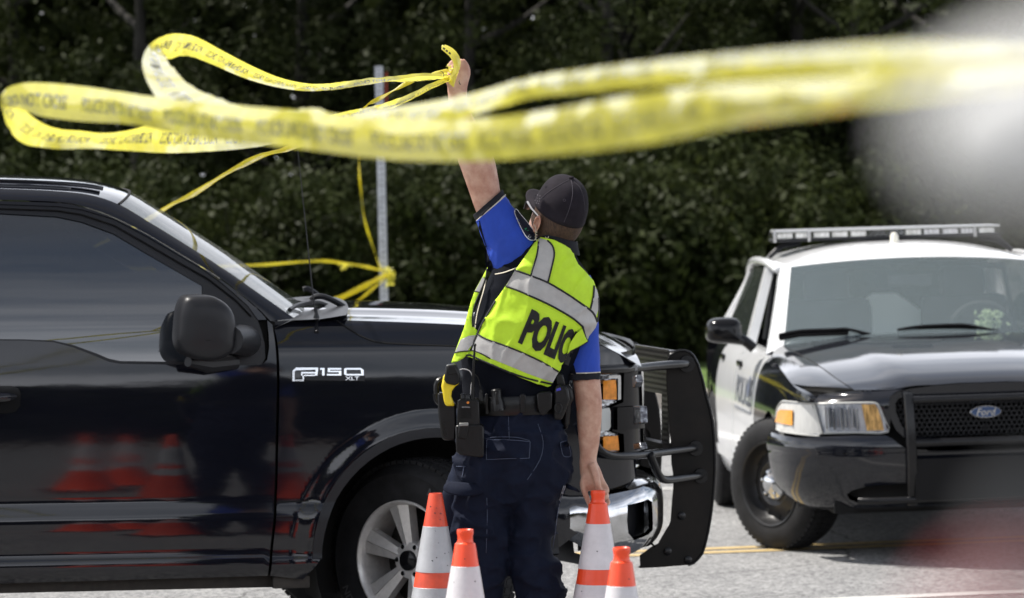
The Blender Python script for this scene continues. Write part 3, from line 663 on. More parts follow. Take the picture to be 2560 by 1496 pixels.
# cowl, wipers
mb = MB(); sheet(mb, [[T.w((ubase - 0.05 + a + 0.12 * (1 - s * s), -1 - 0.93 * s, 1.375 + b + 0.045 * (1 - s * s))) for s in [-1 + i / 10 for i in range(21)]] for a, b in ((-0.03, -0.03), (0.04, 0.0), (0.16, 0.005), (0.26, 0.02))]); mb.build('cowl', M_matte, tk, smooth=180)
def wiper(pa, pb, pc, va, vb, vc):
    a, b, c = T.hit(*pa, 1, va), T.hit(*pb, 1, vb), T.hit(*pc, 1, vc); w = [T.w(q) for q in (a, b, c)]
    return w
mb = MB(); w = [T.w(T.hit(*p, 1, v)) for p, v in [((863, 770), -0.45), ((845, 758), -0.45), (((812), 743), -0.45), ((790, 742), -0.46), ((778, 750), -0.47)]]
mb.tube(crom(w, 4), 0.012, 8); w2 = [T.w(T.hit(*p, 1, v)) for p, v in [((724, 776), -0.15), ((740, 765), -0.25), ((775, 756), -0.42), ((800, 757), -0.55), ((822, 767), -0.65)]]
mb.tube(crom(w2, 4), 0.010, 6); mb.build('wiper', M_matte, tk)
mb = MB(); w = [T.w(T.hit(*p, 1, v)) for p, v in [((793, 737), -1.3), ((780, 728), -1.3), ((768, 722), -1.3), ((758, 724), -1.3)]]; mb.tube(crom(w, 3), 0.012, 6); mb.build('wiper', M_matte, tk)
mb = MB(); pts = [T.w(T.hit(786 + 30 - i * 0, 832, 1, -0.09))]
a0, a1, a2 = T.w(T.hit(791, 800, 1, -0.12)), T.w(T.hit(783, 745, 1, -0.12)), T.w(T.hit(744, 372, 1, -0.12))
mb.tube([a0, a1, a2], [0.004, 0.0028, 0.0014], 6); mb.lathe(a0 - UZ * 0.0, (0, 0, 1), [(0.0, -0.03), (0.018, -0.03), (0.016, 0.0), (0.006, 0.03), (0.004, 0.05)], 12); mb.tube([T.w(T.hit(791, 832, 1, -0.06)), a0], 0.010, 8)
mb.build('antenna', M_matte, tk)
# --- badge
M_badge = mat('chrome badge', (0.85, 0.86, 0.88), 0.14, metal=0.9)
def badge_at(px, py, off=0.006):
    u, z = Us(px, py); return T.w((u, vside(u, z) + off, z))
def decal_poly(mb, pts, off, mi=0, th=0.005, vf=vside, fn=Us):
    q = [fn(*p) for p in pts]; P = [T.w((a, vf(a, b) + off, b)) for a, b in q]; mb.prism(P, -nx * th, mi)
mb = MB(); decal_poly(mb, [(764, 936), (764, 951), (911, 953), (911, 938)], 0.006); bd = mb.build('badge', M_matte, tk, smooth=None)
mb = MB()
ox, oy = 730, 917
def bp(pts): decal_poly(mb, [(ox + a, oy + b) for a, b in pts], 0.011)
# F (outlined numeral-like shape)
bp([(0, 36), (0, 10), (9, 2), (9, 9), (5.5, 12), (5.5, 36)]); bp([(9, 2), (64, 2), (64, 7), (9, 9)]); bp([(5.5, 32), (29, 32), (29, 36), (5.5, 36)]); bp([(25, 22), (29, 22), (29, 32), (25, 32)])
bp([(22, 13), (58, 13), (58, 17), (25, 17), (25, 22), (21, 22)]); bp([(58, 7), (64, 7), (62, 22), (56, 22)]); bp([(29, 20), (57, 20), (56, 23), (29, 23)])
bp([(69, 3), (80, 3), (80, 22), (74, 22), (74, 8), (69, 8)])
bp([(88, 3), (122, 3), (122, 7.5), (94, 7.5), (94, 11), (88, 11)]); bp([(88, 10), (122, 10), (122, 13.5), (88, 13.5)]); bp([(116, 13.5), (122, 13.5), (122, 22), (116, 22)]); bp([(86, 18), (116, 18), (116, 22), (86, 22)])
bp([(129, 5), (135, 3), (135, 22), (129, 19)]); bp([(135, 3), (172, 3), (172, 7.5), (135, 7.5)]); bp([(135, 18), (174, 18), (176, 22), (135, 22)]); bp([(170, 3), (178, 8), (178, 22), (172, 22)])
mb.build('badge_numerals', M_badge, bd, smooth=None)
mb = MB(); vs_, fs_ = text_mesh('XLT', 13, 0.25); 
for sx_ in (1,):
    P = []
    for v in vs_:
        a, b = Us(ox + 133 + v.x * 1.45, oy + 33.5 - v.y); P.append(T.w((a, vside(a, b) + 0.0075, b)))
mb.add(P, fs_); mb.build('badge_letters', M_badge, bd, smooth=None)
# --- wheel well, wheels
mb = MB(); mb.box(T.w((0.0, -0.36, 0.75)), (1.4, 0.5, 0.9), rot=RZ); 
mb = MB(); wl = []
for i in range(25):
    a = math.pi * (1.12 - i / 24.0 * 1.24); wl.append((UC + (RA + 0.02) * math.cos(a), 0.43 + (RA + 0.02) * math.sin(a)))
sheet(mb, [[T.w((u, v, z)) for u, z in wl] for v in (0.0, -0.15, -0.40)]); mb.add([T.w((u, -0.40, z)) for u, z in wl], [list(range(len(wl)))]); mb.build('wheel_arch_liner', M_black, tk, smooth=60)
mb = MB(); mb.box(T.w((-1.9, -1.0, 0.55)), (2.2, 1.7, 0.14), rot=RZ); mb.box(T.w((0.1, -1.0, 0.62)), (1.1, 0.95, 0.4), rot=RZ)
mb.box(T.w((-1.85, -0.35, 0.40)), (2.2, 0.10, 0.16), rot=RZ); mb.box(T.w((-1.85, -1.65, 0.40)), (2.2, 0.10, 0.16), rot=RZ); mb.build('chassis', M_black, tk)
q0, q1 = Us(560, 1466), Us(772, 1469)
mb = MB(); mb.box(T.w((Us(680, 1460)[0] - 0.9, -0.10, 0.345)), (1.9, 0.06, 0.07), rot=RZ, bev=0.01)
mb.box(T.w((Us(731, 1455)[0], -0.045, Us(731, 1457)[1])), (0.15, 0.05, 0.05), rot=RZ, bev=0.008); mb.build('rocker_guard', mat('dirty rocker', (0.03, 0.026, 0.022), 0.7, var=0.3, vscale=20), tk)
def truck_wheel(c, n, name='wheel', R0=0.405, W=0.27, ncyc=6):
    """c: tyre centre, n: outward axle direction"""
    w = empty(name, None, None, Matrix.Translation(c)); w.parent = tk; w.matrix_basis = tk.matrix_basis.inverted() @ Matrix.Translation(c)
    e = n.normalized(); a = UZ - e * e.z; a.normalize(); b = e.cross(a)
    h = W / 2
    mb = MB(); prof = [(0.235, h - 0.02), (0.245, h - 0.004), (0.262, h), (0.30, h + 0.008), (0.345, h + 0.006), (0.352, h + 0.008), (0.375, h - 0.006), (R0 - 0.012, h - 0.03), (R0 - 0.003, h - 0.055), (R0, 0), (R0 - 0.003, -h + 0.055), (R0 - 0.012, -h + 0.03), (0.375, -h + 0.006), (0.30, -h - 0.006), (0.235, -h + 0.02)]
    mb.lathe(c, e, prof, 72)
    for k_ in range(72):       # shoulder blocks
        t = 2 * math.pi * k_ / 72; d = a * math.cos(t) + b * math.sin(t); tt = e.cross(d)
        for sg in (1, -1):
            mb.box(c + d * (R0 - 0.008) + e * sg * (h - 0.042), (0.014, 0.034, 0.026), rot=Matrix((d, e, tt)).transposed())
        for off in (-0.045, 0.0, 0.045): mb.box(c + d * (R0 - 0.001) + e * off, (0.012, 0.028, 0.022), rot=Matrix((d, e, tt)).transposed())
    ty = mb.build('tyre', M_rubber, w, smooth=40)
    mb = MB(); vs_, fs_ = text_mesh('MICHELIN', 0.05, 0.001)
    for st in (1.12, 4.2):
        P = []
        for v in vs_:
            t = st - v.x / 0.325; r_ = 0.305 + v.y * 0.9; P.append(c + (a * math.sin(t) * -1 * -1 + b * 0) * 0 + (b * -math.cos(t) + a * math.sin(t)) * r_ + e * (h + 0.0095))
        mb.add(P, fs_)
    mb.build('lettering', mat('raised rubber', (0.05, 0.05, 0.052), 0.55), w, smooth=None)
    M_rim = mat('machined alloy', (0.62, 0.60, 0.58), 0.32, metal=0.45, var=0.08, vscale=40)
    mb = MB(); mb.lathe(c, e, [(0.246, h - 0.006), (0.2435, h + 0.002), (0.238, h + 0.002), (0.233, h - 0.008), (0.226, h - 0.02), (0.222, h - 0.05), (0.215, -h + 0.03), (0.235, -h + 0.01)], 72)
    rim = mb.build('rim', M_rim, w, smooth=40)
    mb = MB(); d0 = h - 0.052
    for k_ in range(ncyc):
        for sg in (-1, 1):        # split double spoke, machined faces meeting at a ridge
            t = 2 * math.pi * (k_ + 0.20) / ncyc; dd = a * math.cos(t) + b * math.sin(t); tt = e.cross(dd)
            def pt(r_, s_, hh): return c + dd * r_ + tt * s_ + e * hh
            x0, x1 = 0.001 * sg, 0.050 * sg
            ri, ro = 0.055, 0.228
            P = [pt(ri, x0, d0 + 0.012), pt(ri, sg * 0.022, d0 + 0.002), pt(ro, sg * 0.052, d0 + 0.022), pt(ro, x0, d0 + 0.030)]
            Q = [p - e * 0.045 for p in P]
            mb.add(P + Q, [[0, 1, 2, 3], [4, 7, 6, 5], [0, 4, 5, 1], [1, 5, 6, 2], [2, 6, 7, 3], [3, 7, 4, 0]])
    mb.lathe(c, e, [(0.0, d0 - 0.03), (0.078, d0 - 0.03), (0.074, d0 + 0.010), (0.05, d0 + 0.013), (0.0, d0 + 0.013)], 36)
    mb.build('spokes', M_rim, w, smooth=20)
    mb = MB(); mb.lathe(c, e, [(0.0, d0 + 0.012), (0.042, d0 + 0.012), (0.040, d0 + 0.026), (0.034, d0 + 0.03), (0.0, d0 + 0.031)], 24); mb.build('hub_cap', M_trim, w)
    for k_ in range(6):
        mb = MB(); t = 2 * math.pi * (k_ + .5) / 6; mb.lathe(c + (a * math.cos(t) + b * math.sin(t)) * 0.062, e, [(0.0, d0 + 0.016), (0.010, d0 + 0.016), (0.011, d0), (0.0, d0)], 8); mb.build('lug_nut', M_chrome, w)
    mb = MB(); mb.lathe(c, e, [(0.0, d0 - 0.075), (0.16, d0 - 0.075), (0.165, d0 - 0.10), (0.225, d0 - 0.12), (0.0, d0 - 0.125)], 36); mb.box(c + b * -0.12 + a * 0.05 + e * (d0 - 0.065), (0.08, 0.06, 0.2), bev=0.01, rot=Matrix((b, e, a)).transposed()); mb.build('brake_disc', mat('brake iron', (0.022, 0.02, 0.018), 0.6, metal=0.2, var=0.4, vscale=30), w)
    return w
ST = R(52)
n_w = (nx * math.cos(ST) - hx * math.sin(ST))
wc = T.w((-0.015, -0.145, 0.405))
hubpt = wc + n_w * 0.135
truck_wheel(wc, n_w)
truck_wheel(T.w((0, -2 + 0.16, 0.405)), -(nx * math.cos(ST * 0.8) - hx * math.sin(ST * .8)))
for v_ in (-0.16, -1.84): truck_wheel(T.w((-3.68, v_, 0.405)), nx if v_ > -1 else -nx)
# --- mirror
MV = 0.19
def mir(px, py, v=MV): return T.w(T.hit(px, py, 1, v))
face = [(440, 852), (442, 810), (446, 775), (456, 749), (470, 739), (500, 738), (530, 740), (556, 752), (574, 768), (586, 790), (590, 815), (589, 852), (584, 878), (560, 896), (535, 903), (502, 903), (470, 892), (450, 880)]
fp = [T.hit(x, y, 1, MV) for x, y in face]; cu_, cz_ = sum(p.x for p in fp) / len(fp), sum(p.z for p in fp) / len(fp)
fpc = crom([Vector((p.x, p.z, 0)) for p in fp], 3, True)
mb = MB(); rs = []
for sc, dv in ((0.80, -0.135), (0.93, -0.13), (1.0, -0.10), (1.0, -0.03), (0.985, 0.0), (0.94, 0.022), (0.84, 0.036), (0.6, 0.046), (0.3, 0.05)):
    rs.append([T.w((cu_ + (p.x - cu_) * sc, MV + dv, cz_ + (p.y - cz_) * sc)) for p in fpc])
mb.rings(rs); mr = mb.build('side_mirror', M_matte, tk, smooth=60)
mb = MB(); sl = [(441, 851), (515, 850), (589, 849)]; mb.tube([T.w((lambda q: (q.x, MV + 0.05 - 0.03 * abs(q.x - cu_) / 0.12, q.z))(T.hit(x, y, 1, MV))) for x, y in sl], 0.002, 5); mb.build('mirror_seam', M_black, mr)
mb = MB(); mb.tube([T.w(T.hit(x, y, 1, v)) for x, y, v in [(575, 850, 0.20), (600, 850, 0.10), (612, 852, 0.02), (615, 855, -0.03)]], [0.055, 0.06, 0.062, 0.06], 14); mb.tube([T.w(T.hit(x, y, 1, v)) for x, y, v in [(470, 905, 0.10), (520, 912, 0.03), (590, 905, -0.02)]], [0.02, 0.035, 0.03], 10); mb.build('mirror_arm', M_matte, mr)
# sail patch
mb = MB(); sp_ = outl(Ud, [(507, 714), (560, 749), (606, 790), (636, 829), (646, 870), (647, 900), (638, 906), (507, 907)]); panel(mb, sp_, lift(vdoor, -0.004), 0.03, lip=0.01); mb.build('sail_patch', M_matte, tk)
# --- front end
def plan(tab):
    """tab: [(v,u)] plan curve from near side to the centre; returns hit(px,py)->(v,u,z) (first crossing from the near side)"""
    N_ = 160; v0, v1 = tab[0][0], tab[-1][0]
    def hit(px, py):
        best = None; prev = None
        for i in range(N_ + 1):
            v = v0 + (v1 - v0) * i / N_; u = smt([(-a, b) for a, b in tab], -v); q = T.hit(px, py, 1, v); d = q.x - u
            if prev is not None and (d <= 0) != (prev[0] <= 0):
                t = prev[0] / (prev[0] - d); vv = prev[1] + (v - prev[1]) * t; q = T.hit(px, py, 1, vv); return (vv, q.z)
            prev = (d, v)
            if best is None or abs(d) < best[0]: best = (abs(d), v, q.z)
        return (best[1], best[2])
    def lf(off=0.0, zs=1.0):
        def f(p):
            v = p[0]; u = smt([(-a, b) for a, b in tab], -v); du = (smt([(-a, b) for a, b in tab], -v + 1e-3) - u) / 1e-3
            n = Vector((1, du, 0)); n = Vector((1.0, du, 0)).normalized()
            return T.w((u + n.x * off, v + n.y * off, p[1]))
        return f
    return hit, lf
btab = [(0.0, 0.46), (-0.03, 0.62), (-0.10, 0.81), (-0.22, 0.94), (-0.45, 1.035), (-0.75, 1.08), (-1.0, 1.09)]
bh, bl = plan(btab)
bo = [bh(*p) for p in [(1412, 1256), (1440, 1246), (1526, 1239), (1570, 1226), (1600, 1216), (1630, 1204)]]
mb = MB()
zt = lambda v: lerpt([(-1, 0.735), (-0.6, 0.735), (-0.3, 0.73), (-0.15, 0.715), (0, 0.68)], v)
def bump_poly(vs_top, zt_, zb_):
    return [(v, zt_(v)) for v in vs_top] + [(v, zb_(v)) for v in vs_top[::-1]]
vv = [-0.015, -0.05, -0.1, -0.2, -0.3, -0.45, -0.6, -0.8, -1.0]
def mono(pts):
    q = sorted([bh(*p) for p in pts], key=lambda a: -a[0]); out = [(-q[0][0], q[0][1])]
    for v, z in q[1:]:
        if -v > out[-1][0] + 0.01: out.append((-v, z))
    return [(0.0, out[0][1])] + out if out[0][0] > 0.005 else out
tt = mono([(1405, 1261), (1440, 1248), (1490, 1243), (1526, 1239), (1570, 1226), (1600, 1216), (1630, 1205)]); tb = mono([(1412, 1345), (1440, 1382), (1500, 1402), (1577, 1389), (1615, 1370)])
tt.append((1.0, tt[-1][1] + 0.005)); tb.append((1.0, tb[-1][1] - 0.01))
ztb = lambda v: lerpt(tt, -v)
zbb = lambda v: lerpt(tb, -v)
fog = [bh(*p) for p in [(1558, 1262), (1606, 1248), (1614, 1254), (1616, 1325), (1608, 1336), (1574, 1350), (1558, 1332), (1555, 1300)]]
pr_ = [(0, 0.0), (0.06, 0.03), (0.5, 0.045)]
def bprof(p):
    zc = (p[1] - zbb(p[0])) / max(0.01, ztb(p[0]) - zbb(p[0])); off = 0.03 * (1 - abs(2 * zc - 1) ** 4.0) - 0.06 * max(0, 0.3 - zc)
    return bl(off)(p)
panel(mb, bump_poly(vv, ztb, zbb), bprof, 0.022, holes=[fog], lip=0.02)
V1 = mb.v[:]; F1 = [f[:] for f in mb.f]
mb.add([], []); bump = mb.build('bumper', M_chrome, tk)
mb = MB(); mb.add(mirror(V1), F1); mb.build('bumper', M_chrome, tk)
mb = MB(); sheet(mb, [[bl(-0.0 + o)((v, ztb(v) + z_)) for v in vv + [-1.2, -1.5]] for o, z_ in ((0.0, 0.0), (-0.05, 0.012), (-0.14, 0.016))]) if False else None
for k_, (o, dz) in enumerate([]): pass
rows = [[(lambda p: T.w((T.l(p).x - o, T.l(p).y - o * 0.3, T.l(p).z)))(bl(0.0)((v, ztb(v) + dz))) for v in vv] for o, dz in ((0.0, -0.001), (0.04, 0.012), (0.16, 0.016))]
mb = MB(); sheet(mb, rows); mb.build('bumper_top', M_chrome, tk, smooth=180)
mb = MB(); panel(mb, [(v, z) for v, z in bump_poly([-0.03, -0.1, -0.2, -0.3, -0.45, -0.7, -1.0, -1.3, -1.6, -1.9], lambda v: 0.66, lambda v: 0.43)], (lambda p: (bl(-0.05) if p[0] > -1 else (lambda q: T.w((T.l(bl(-0.05)((-2 - q[0], q[1]))).x, q[0], q[1]))))(p)), 0.06, lip=0.0); mb.build('valance', M_matte, tk, smooth=180)
fc = (-0.22, 0.545)
mb = MB(); dam = outl(Us, [(1360, 1230), (1416, 1255), (1446, 1300), (1458, 1390), (1510, 1404), (1500, 1425), (1400, 1405), (1360, 1340)]); panel(mb, dam, lambda p: T.w((p[0], -0.10 - 0.4 * max(0, p[0] - 0.5), p[1])), 0.05, lip=0.03); mb.build('air_dam', M_matte, tk)
# front fascia: dark body behind grille
ftab = [(-0.005, 0.46), (-0.03, 0.62), (-0.08, 0.765), (-0.16, 0.865), (-0.30, 0.935), (-0.6, 0.975), (-1.0, 0.985)]
fh, fl = plan(ftab)
mb = MB(); panel(mb, [(-0.012, 0.70), (-0.012, 1.22), (-0.2, 1.24), (-0.5, 1.27), (-1, 1.28), (-1, 0.70)], fl(-0.03), 0.04, lip=0.0)
V1 = mb.v[:]; F1 = [f[:] for f in mb.f]; mb.add(mirror(V1), F1); mb.n = {}; mb.build('front_fascia', M_trim, tk, smooth=180)
def fpanel(name, pts, off, m, parent=tk, lip=0.02, sp=0.025, sm=35):
    mb = MB(); panel(mb, [fh(*p) for p in pts], fl(off), sp, lip=lip); return mb.build(name, m, parent)
hl = fpanel('headlight', [(1500, 938), (1548, 936), (1551, 945), (1551, 1003), (1530, 1012), (1524, 1018), (1522, 1078), (1548, 1082), (1553, 1092), (1555, 1130), (1500, 1132)], -0.012, M_refl)
fpanel('amber_lens', [(1506, 952), (1537, 950), (1539, 976), (1539, 999), (1506, 999)], 0.006, M_amber, hl)
fpanel('amber_lens', [(1506, 1092), (1542, 1090), (1544, 1108), (1545, 1126), (1506, 1127)], 0.006, M_amber, hl)
fpanel('lamp_bowl', [(1500, 1022), (1520, 1020), (1523, 1030), (1523, 1068), (1518, 1076), (1500, 1077)], 0.01, mat('white lamp', (0.6, 0.62, 0.6), 0.2), hl)
fpanel('lamp_frame', [(1541, 946), (1548, 945), (1548, 999), (1541, 1000)], 0.01, M_chrome, hl, 0.01); fpanel('lamp_frame', [(1500, 940), (1546, 938), (1547, 946), (1500, 948)], 0.012, M_chrome, hl, 0.01)
fpanel('grille_corner', [(1555, 930), (1592, 926), (1596, 1000), (1599, 1130), (1556, 1134), (1554, 1086), (1526, 1078), (1524, 1018), (1553, 1006)], 0.012, M_trim, lip=0.03)
fpanel('grille_corner', [(1530, 1018), (1590, 1014), (1592, 1070), (1530, 1074)], 0.035, M_trim, lip=0.03)
fpanel('fender_valance', [(1450, 1140), (1590, 1128), (1590, 1190), (1575, 1205), (1450, 1235)], 0.0, M_paint, lip=0.03)
fpanel('chrome_edge', [(1592, 928), (1597, 930), (1603, 1126), (1598, 1128)], 0.02, M_chrome, lip=0.03)
M_glamp = mat('honeycomb lamp', (0.30, 0.31, 0.33), 0.2, metal=0.8, col2=(0.06, 0.06, 0.07), vscale=60, bump=0.004, bscale=70)
# clear marker lamps at the grille side
for pts in ([(1598, 940), (1606, 938), (1609, 955), (1604, 968), (1599, 970)], [(1600, 1014), (1618, 1016), (1620, 1058), (1601, 1062)], [(1601, 1108), (1616, 1106), (1620, 1122), (1602, 1126)]):
    q = [T.w(T.hit(x, y, 0, 0.84)) for x, y in pts]; mb = MB(); mb.prism(q, -hx * 0.03); mb.build('grille_lamp', M_glamp, tk, smooth=None, bev=0.004)
# --- grille guard: two steel uprights with folded outer flange, tubes, punched mesh
gg = tk
PVv = -0.56
plate_px = [(1667, 905), (1670, 896), (1676, 888), (1685, 881), (1698, 877), (1712, 877), (1724, 881), (1734, 890), (1745, 911), (1756, 948), (1765, 989), (1775, 1024), (1781, 1054), (1785, 1095), (1787, 1146), (1787, 1180), (1785, 1215), (1782, 1250), (1778, 1285), (1771, 1328), (1762, 1366), (1756, 1384), (1745, 1398), (1734, 1408), (1720, 1413), (1660, 1418), (1602, 1421), (1595, 1419), (1601, 1415), (1600, 1389), (1614, 1379), (1628, 1368), (1646, 1359), (1655, 1343), (1665, 1326), (1672, 1315), (1677, 1303), (1680, 1260), (1684, 1215), (1683, 1183), (1679, 1158), (1678, 1113), (1673, 1050), (1669, 1003), (1666, 950)]
pl = [T.hit(x, y, 1, PVv) for x, y in plate_px]
def upright(v, outdir):
    mb = MB(); P = [T.w((p.x, v, p.z)) for p in pl]; mb.prism(P, nx * 0.008 * outdir)
    return mb.build('guard_upright', M_plate, gg, smooth=None, bev=0.002)
up1 = upright(PVv, -1); up2 = upright(-2 - PVv, 1)
for v, o in ((PVv, up1), (-2 - PVv, up2)):
    mb = MB(); fl_ = [T.w((p.x, v + 0.0, p.z)) for p in pl[3:25]]; mb.tube(fl_, 0.006, 6); mb.build('flange', M_powder, o)
for px_, py_ in ((1704, 1290), (1669, 1379), (1720, 1400)):
    mb = MB(); q = T.w(T.hit(px_, py_, 1, PVv + 0.003)); mb.lathe(q, nx, [(0.017, -0.002), (0.017, 0.004), (0.012, 0.008), (0.0, 0.009)], 14); mb.build('bolt', M_powder, up1)
def gtube(pts, r, name='guard_tube'):
    mb = MB(); w = [T.w(T.hit(x, y, 1, v)) for x, y, v in pts]; mb.tube(crom(w, 6), r, 14)
    e = w[-1]; mb.lathe(e, nx, [(0.0, 0.014), (r * 1.9, 0.012), (r * 2.0, 0.0), (r * 2.0, -0.02)], 18)
    V = mb.v[:]; Fq = [f[:] for f in mb.f]; ob = mb.build(name, M_powder, gg, smooth=50)
    mb = MB(); mb.add(mirror(V), Fq); mb.build(name, M_powder, gg, smooth=50)
gtube([(1450, 928, 0.03), (1502, 925, 0.0), (1568, 922, -0.1), (1590, 921, -0.22), (1650, 915, -0.38), (1706, 911, -0.50), (1716, 910, PVv)], 0.0185)
gtube([(1462, 1060, 0.03), (1480, 1095, 0.03), (1501, 1126, 0.02), (1530, 1139, -0.02), (1575, 1140, -0.1), (1619, 1136, -0.22), (1680, 1128, -0.40), (1728, 1122, -0.52), (1738, 1121, PVv)], 0.0165)
gtube([(1625, 1136, -0.2), (1634, 1158, -0.22), (1645, 1184, -0.25), (1655, 1197, -0.28), (1672, 1200, -0.32), (1710, 1195, -0.42), (1742, 1191, -0.52), (1750, 1190, PVv)], 0.0165)
# top roll between uprights + punched mesh (bars)
t0 = [T.hit(x, y, 1, PVv) for x, y in ((1672, 896), (1680, 884), (1698, 877), (1714, 878))]
mb = MB(); sheet(mb, [[T.w((p.x, v, p.z - 0.003)) for p in crom([Vector((q.x, 0, q.z)) for q in t0], 4)] for v in [PVv - (2 + 2 * PVv) * i / 6 for i in range(7)]]); mb.build('guard_roll', M_powder, gg, smooth=180, solid=0.004)
um = T.hit(1672, 980, 1, PVv).x
ztop, zbot = t0[0].z + 0.03, T.hit(1676, 1110, 1, PVv).z
def mesh_panel(v0, v1, z0, z1, u_, name='mesh_panel'):
    """one punched sheet: a lattice with real openings"""
    mb = MB(); P = 0.021; nz_ = int((z1 - z0) / P); nv = max(1, int(abs(v1 - v0) / P))
    for i in range(nz_ + 1):
        z = z0 + (z1 - z0) * i / nz_; mb.box(T.w((u_ + 0.0, (v0 + v1) / 2, z)), (0.006, abs(v1 - v0), 0.010), rot=RZ)
    for j in range(nv + 1):
        v = v0 + (v1 - v0) * j / nv; mb.box(T.w((u_ + 0.0025, v, (z0 + z1) / 2)), (0.006, 0.011, z1 - z0), rot=RZ)
    return mb.build(name, M_punch, gg, smooth=None)
vN, vF = PVv - 0.008, -2 - PVv + 0.008
zo1, zo0 = T.hit(1650, 978, 1, -0.8).z, zbot
mesh_panel(vN, vF, zo1, ztop, um); mesh_panel(vN, vN - 0.10, zo0, zo1, um); mesh_panel(vF, vF + 0.16, zo0, zo1, um)
mb = MB(); mb.box(T.w((um - 0.0, -1, zbot - 0.01)), (0.05, abs(vN - vF), 0.02), rot=RZ); mb.box(T.w((0.9, -1, 0.62)), (0.1, 0.8, 0.12), rot=RZ); mb.build('guard_crossbar', M_plate, gg)
# --- driver seen through the tinted glass
M_dskin = mat('driver skin', (0.30, 0.19, 0.14), 0.6); M_dshirt = mat('driver dark shirt', (0.03, 0.035, 0.05), 0.9)
dr = MB(); V_ = -1.40
dr.rings([[T.w((-1.72 + cx + rx_ * math.cos(t), V_ + ry_ * math.sin(t), z)) for t in [2 * math.pi * i / 18 for i in range(18)]] for z, cx, rx_, ry_ in ((0.95, 0, .14, .19), (1.15, .02, .13, .18), (1.35, .02, .14, .21), (1.45, 0, .12, .19), (1.50, 0, .07, .10), (1.54, .01, .055, .06), (1.60, .03, .085, .07), (1.68, .03, .10, .078), (1.76, .01, .10, .078), (1.80, 0, .06, .05))])
dr.tube([T.w(p) for p in ((-1.70, V_ + 0.18, 1.40), (-1.50, V_ + .2, 1.28), (-1.38, V_ + .16, 1.22), (-1.16, V_ + 0.02, 1.36))], [0.055, 0.05, 0.045, 0.035], 12)
pd = dr.build('person', M_dshirt, None, smooth=180); tag(pd, 'driver in dark clothing at the steering wheel, behind the tinted window of the black pickup', 'person')
mb = MB(); mb.rings([[T.w((-1.72 + cx + rx_ * math.cos(t), V_ + ry_ * math.sin(t), z)) for t in [2 * math.pi * i / 18 for i in range(18)]] for z, cx, rx_, ry_ in ((1.545, .035, .058, .063), (1.60, .045, .085, .073), (1.68, .04, .098, .08), (1.73, .03, .098, .08))])
mb.ball(T.w((-1.615, V_, 1.655)), (0.02, 0.015, 0.02)); mb.tube([T.w(p) for p in ((-1.38, V_ + .16, 1.22), (-1.27, V_ + 0.10, 1.29), (-1.17, V_ + 0.02, 1.36), (-1.14, V_ + 0.0, 1.38))], [0.047, 0.042, 0.037, 0.04], 12)
mb.build('face_and_forearm', M_dskin, pd, smooth=180)
# ================================================================ PATROL SEDAN (nose towards the camera)
VY = R(3.4); vf = Vector((math.sin(VY), -math.cos(VY), 0)); vx0 = Vector((math.cos(VY), math.sin(VY), 0))
RO = R(1.7); vx = vx0 * math.cos(RO) + UZ * math.sin(RO); vz = UZ * math.cos(RO) - vx0 * math.sin(RO)
Yf = 22.2; VXc = Xat(1931, Yf) + 0.98
VO = Vector((VXc, Yf, 0)) + Vector((0, 0, 0.0)); VO = Vector((Xat(1931, Yf), Yf, 0)) + vx * 0.98
V = Frame(VO, vx, vf, vz)          # local (x right in picture, f towards camera, z up); front axle f=0, rear axle f=-2.91
M_vblk = mat('black patrol paint', (0.008, 0.009, 0.013), 0.07, coat=0.25, spec=0.55, rvar=0.03, vscale=4, bump=0.0003, bscale=3)
M_vwht = mat('white patrol paint', (0.72, 0.73, 0.74), 0.18, coat=0.6, var=0.04, vscale=3)
M_lens = mat('headlamp plastic', (0.86, 0.87, 0.86), 0.04, trans=0.6, ior=1.25, coat=0.6)
M_lampb = mat('lamp bowl', (0.85, 0.87, 0.9), 0.15, metal=0.6, col2=(0.34, 0.38, 0.46), vscale=16, bump=0.006, bscale=22, stretch=(3, 1, 0.4))
M_vwin = mat('patrol windscreen', (0.24, 0.30, 0.32), 0.02, spec=0.9, alpha=0.33, coat=1.0)
M_vwin2 = mat('patrol side glass', (0.05, 0.06, 0.055), 0.02, spec=0.8, alpha=0.6)
pc = empty('patrol_car', 'black and white police sedan with roof light bar and push bar, facing the camera', 'police car', V.matrix())
RV = Matrix((V.e[0], V.e[1], V.e[2])).transposed() if V.e[0].cross(V.e[1]).dot(V.e[2]) > 0 else Matrix((V.e[0], -V.e[1], V.e[2])).transposed()
def vm(vs): return [V.w((-q.x, q.y, q.z)) for q in (V.l(p) for p in vs)]
def both(mb, name, m, parent=pc, smooth=35, solid=0):
    vs, fs = mb.v[:], [f[:] for f in mb.f]; ns = {k: n.copy() for k, n in mb.n.items()}
    a = mb.build(name, m, parent, smooth=smooth, solid=solid)
    m2 = MB(); m2.add(vm(vs), [f[::-1] for f in fs])
    if ns: m2.n = {k: (lambda q: V.e[0] * -q.dot(V.e[0]) + V.e[1] * q.dot(V.e[1]) + V.e[2] * q.dot(V.e[2]))(n) for k, n in ns.items()}
    b = m2.build(name, m, parent, smooth=smooth, solid=solid); return a, b
hwid = lambda f: smt([(-3.9, 0.83), (-3.6, 0.90), (-3.0, 0.965), (-1.5, 0.985), (0.0, 0.98), (0.5, 0.955), (0.75, 0.90), (0.90, 0.80), (0.95, 0.72)], f)
vlat = lambda z: smt([(0.20, -0.07), (0.30, -0.02), (0.42, 0.0), (0.60, 0.0), (0.75, -0.008), (0.88, -0.035), (0.95, -0.07), (0.99, -0.12)], z)
def sidef(off=0): return lambda p: V.w((-(hwid(p[0]) + vlat(p[1]) + off), p[0], p[1]))
VRA = 0.375; ZR = 0.345
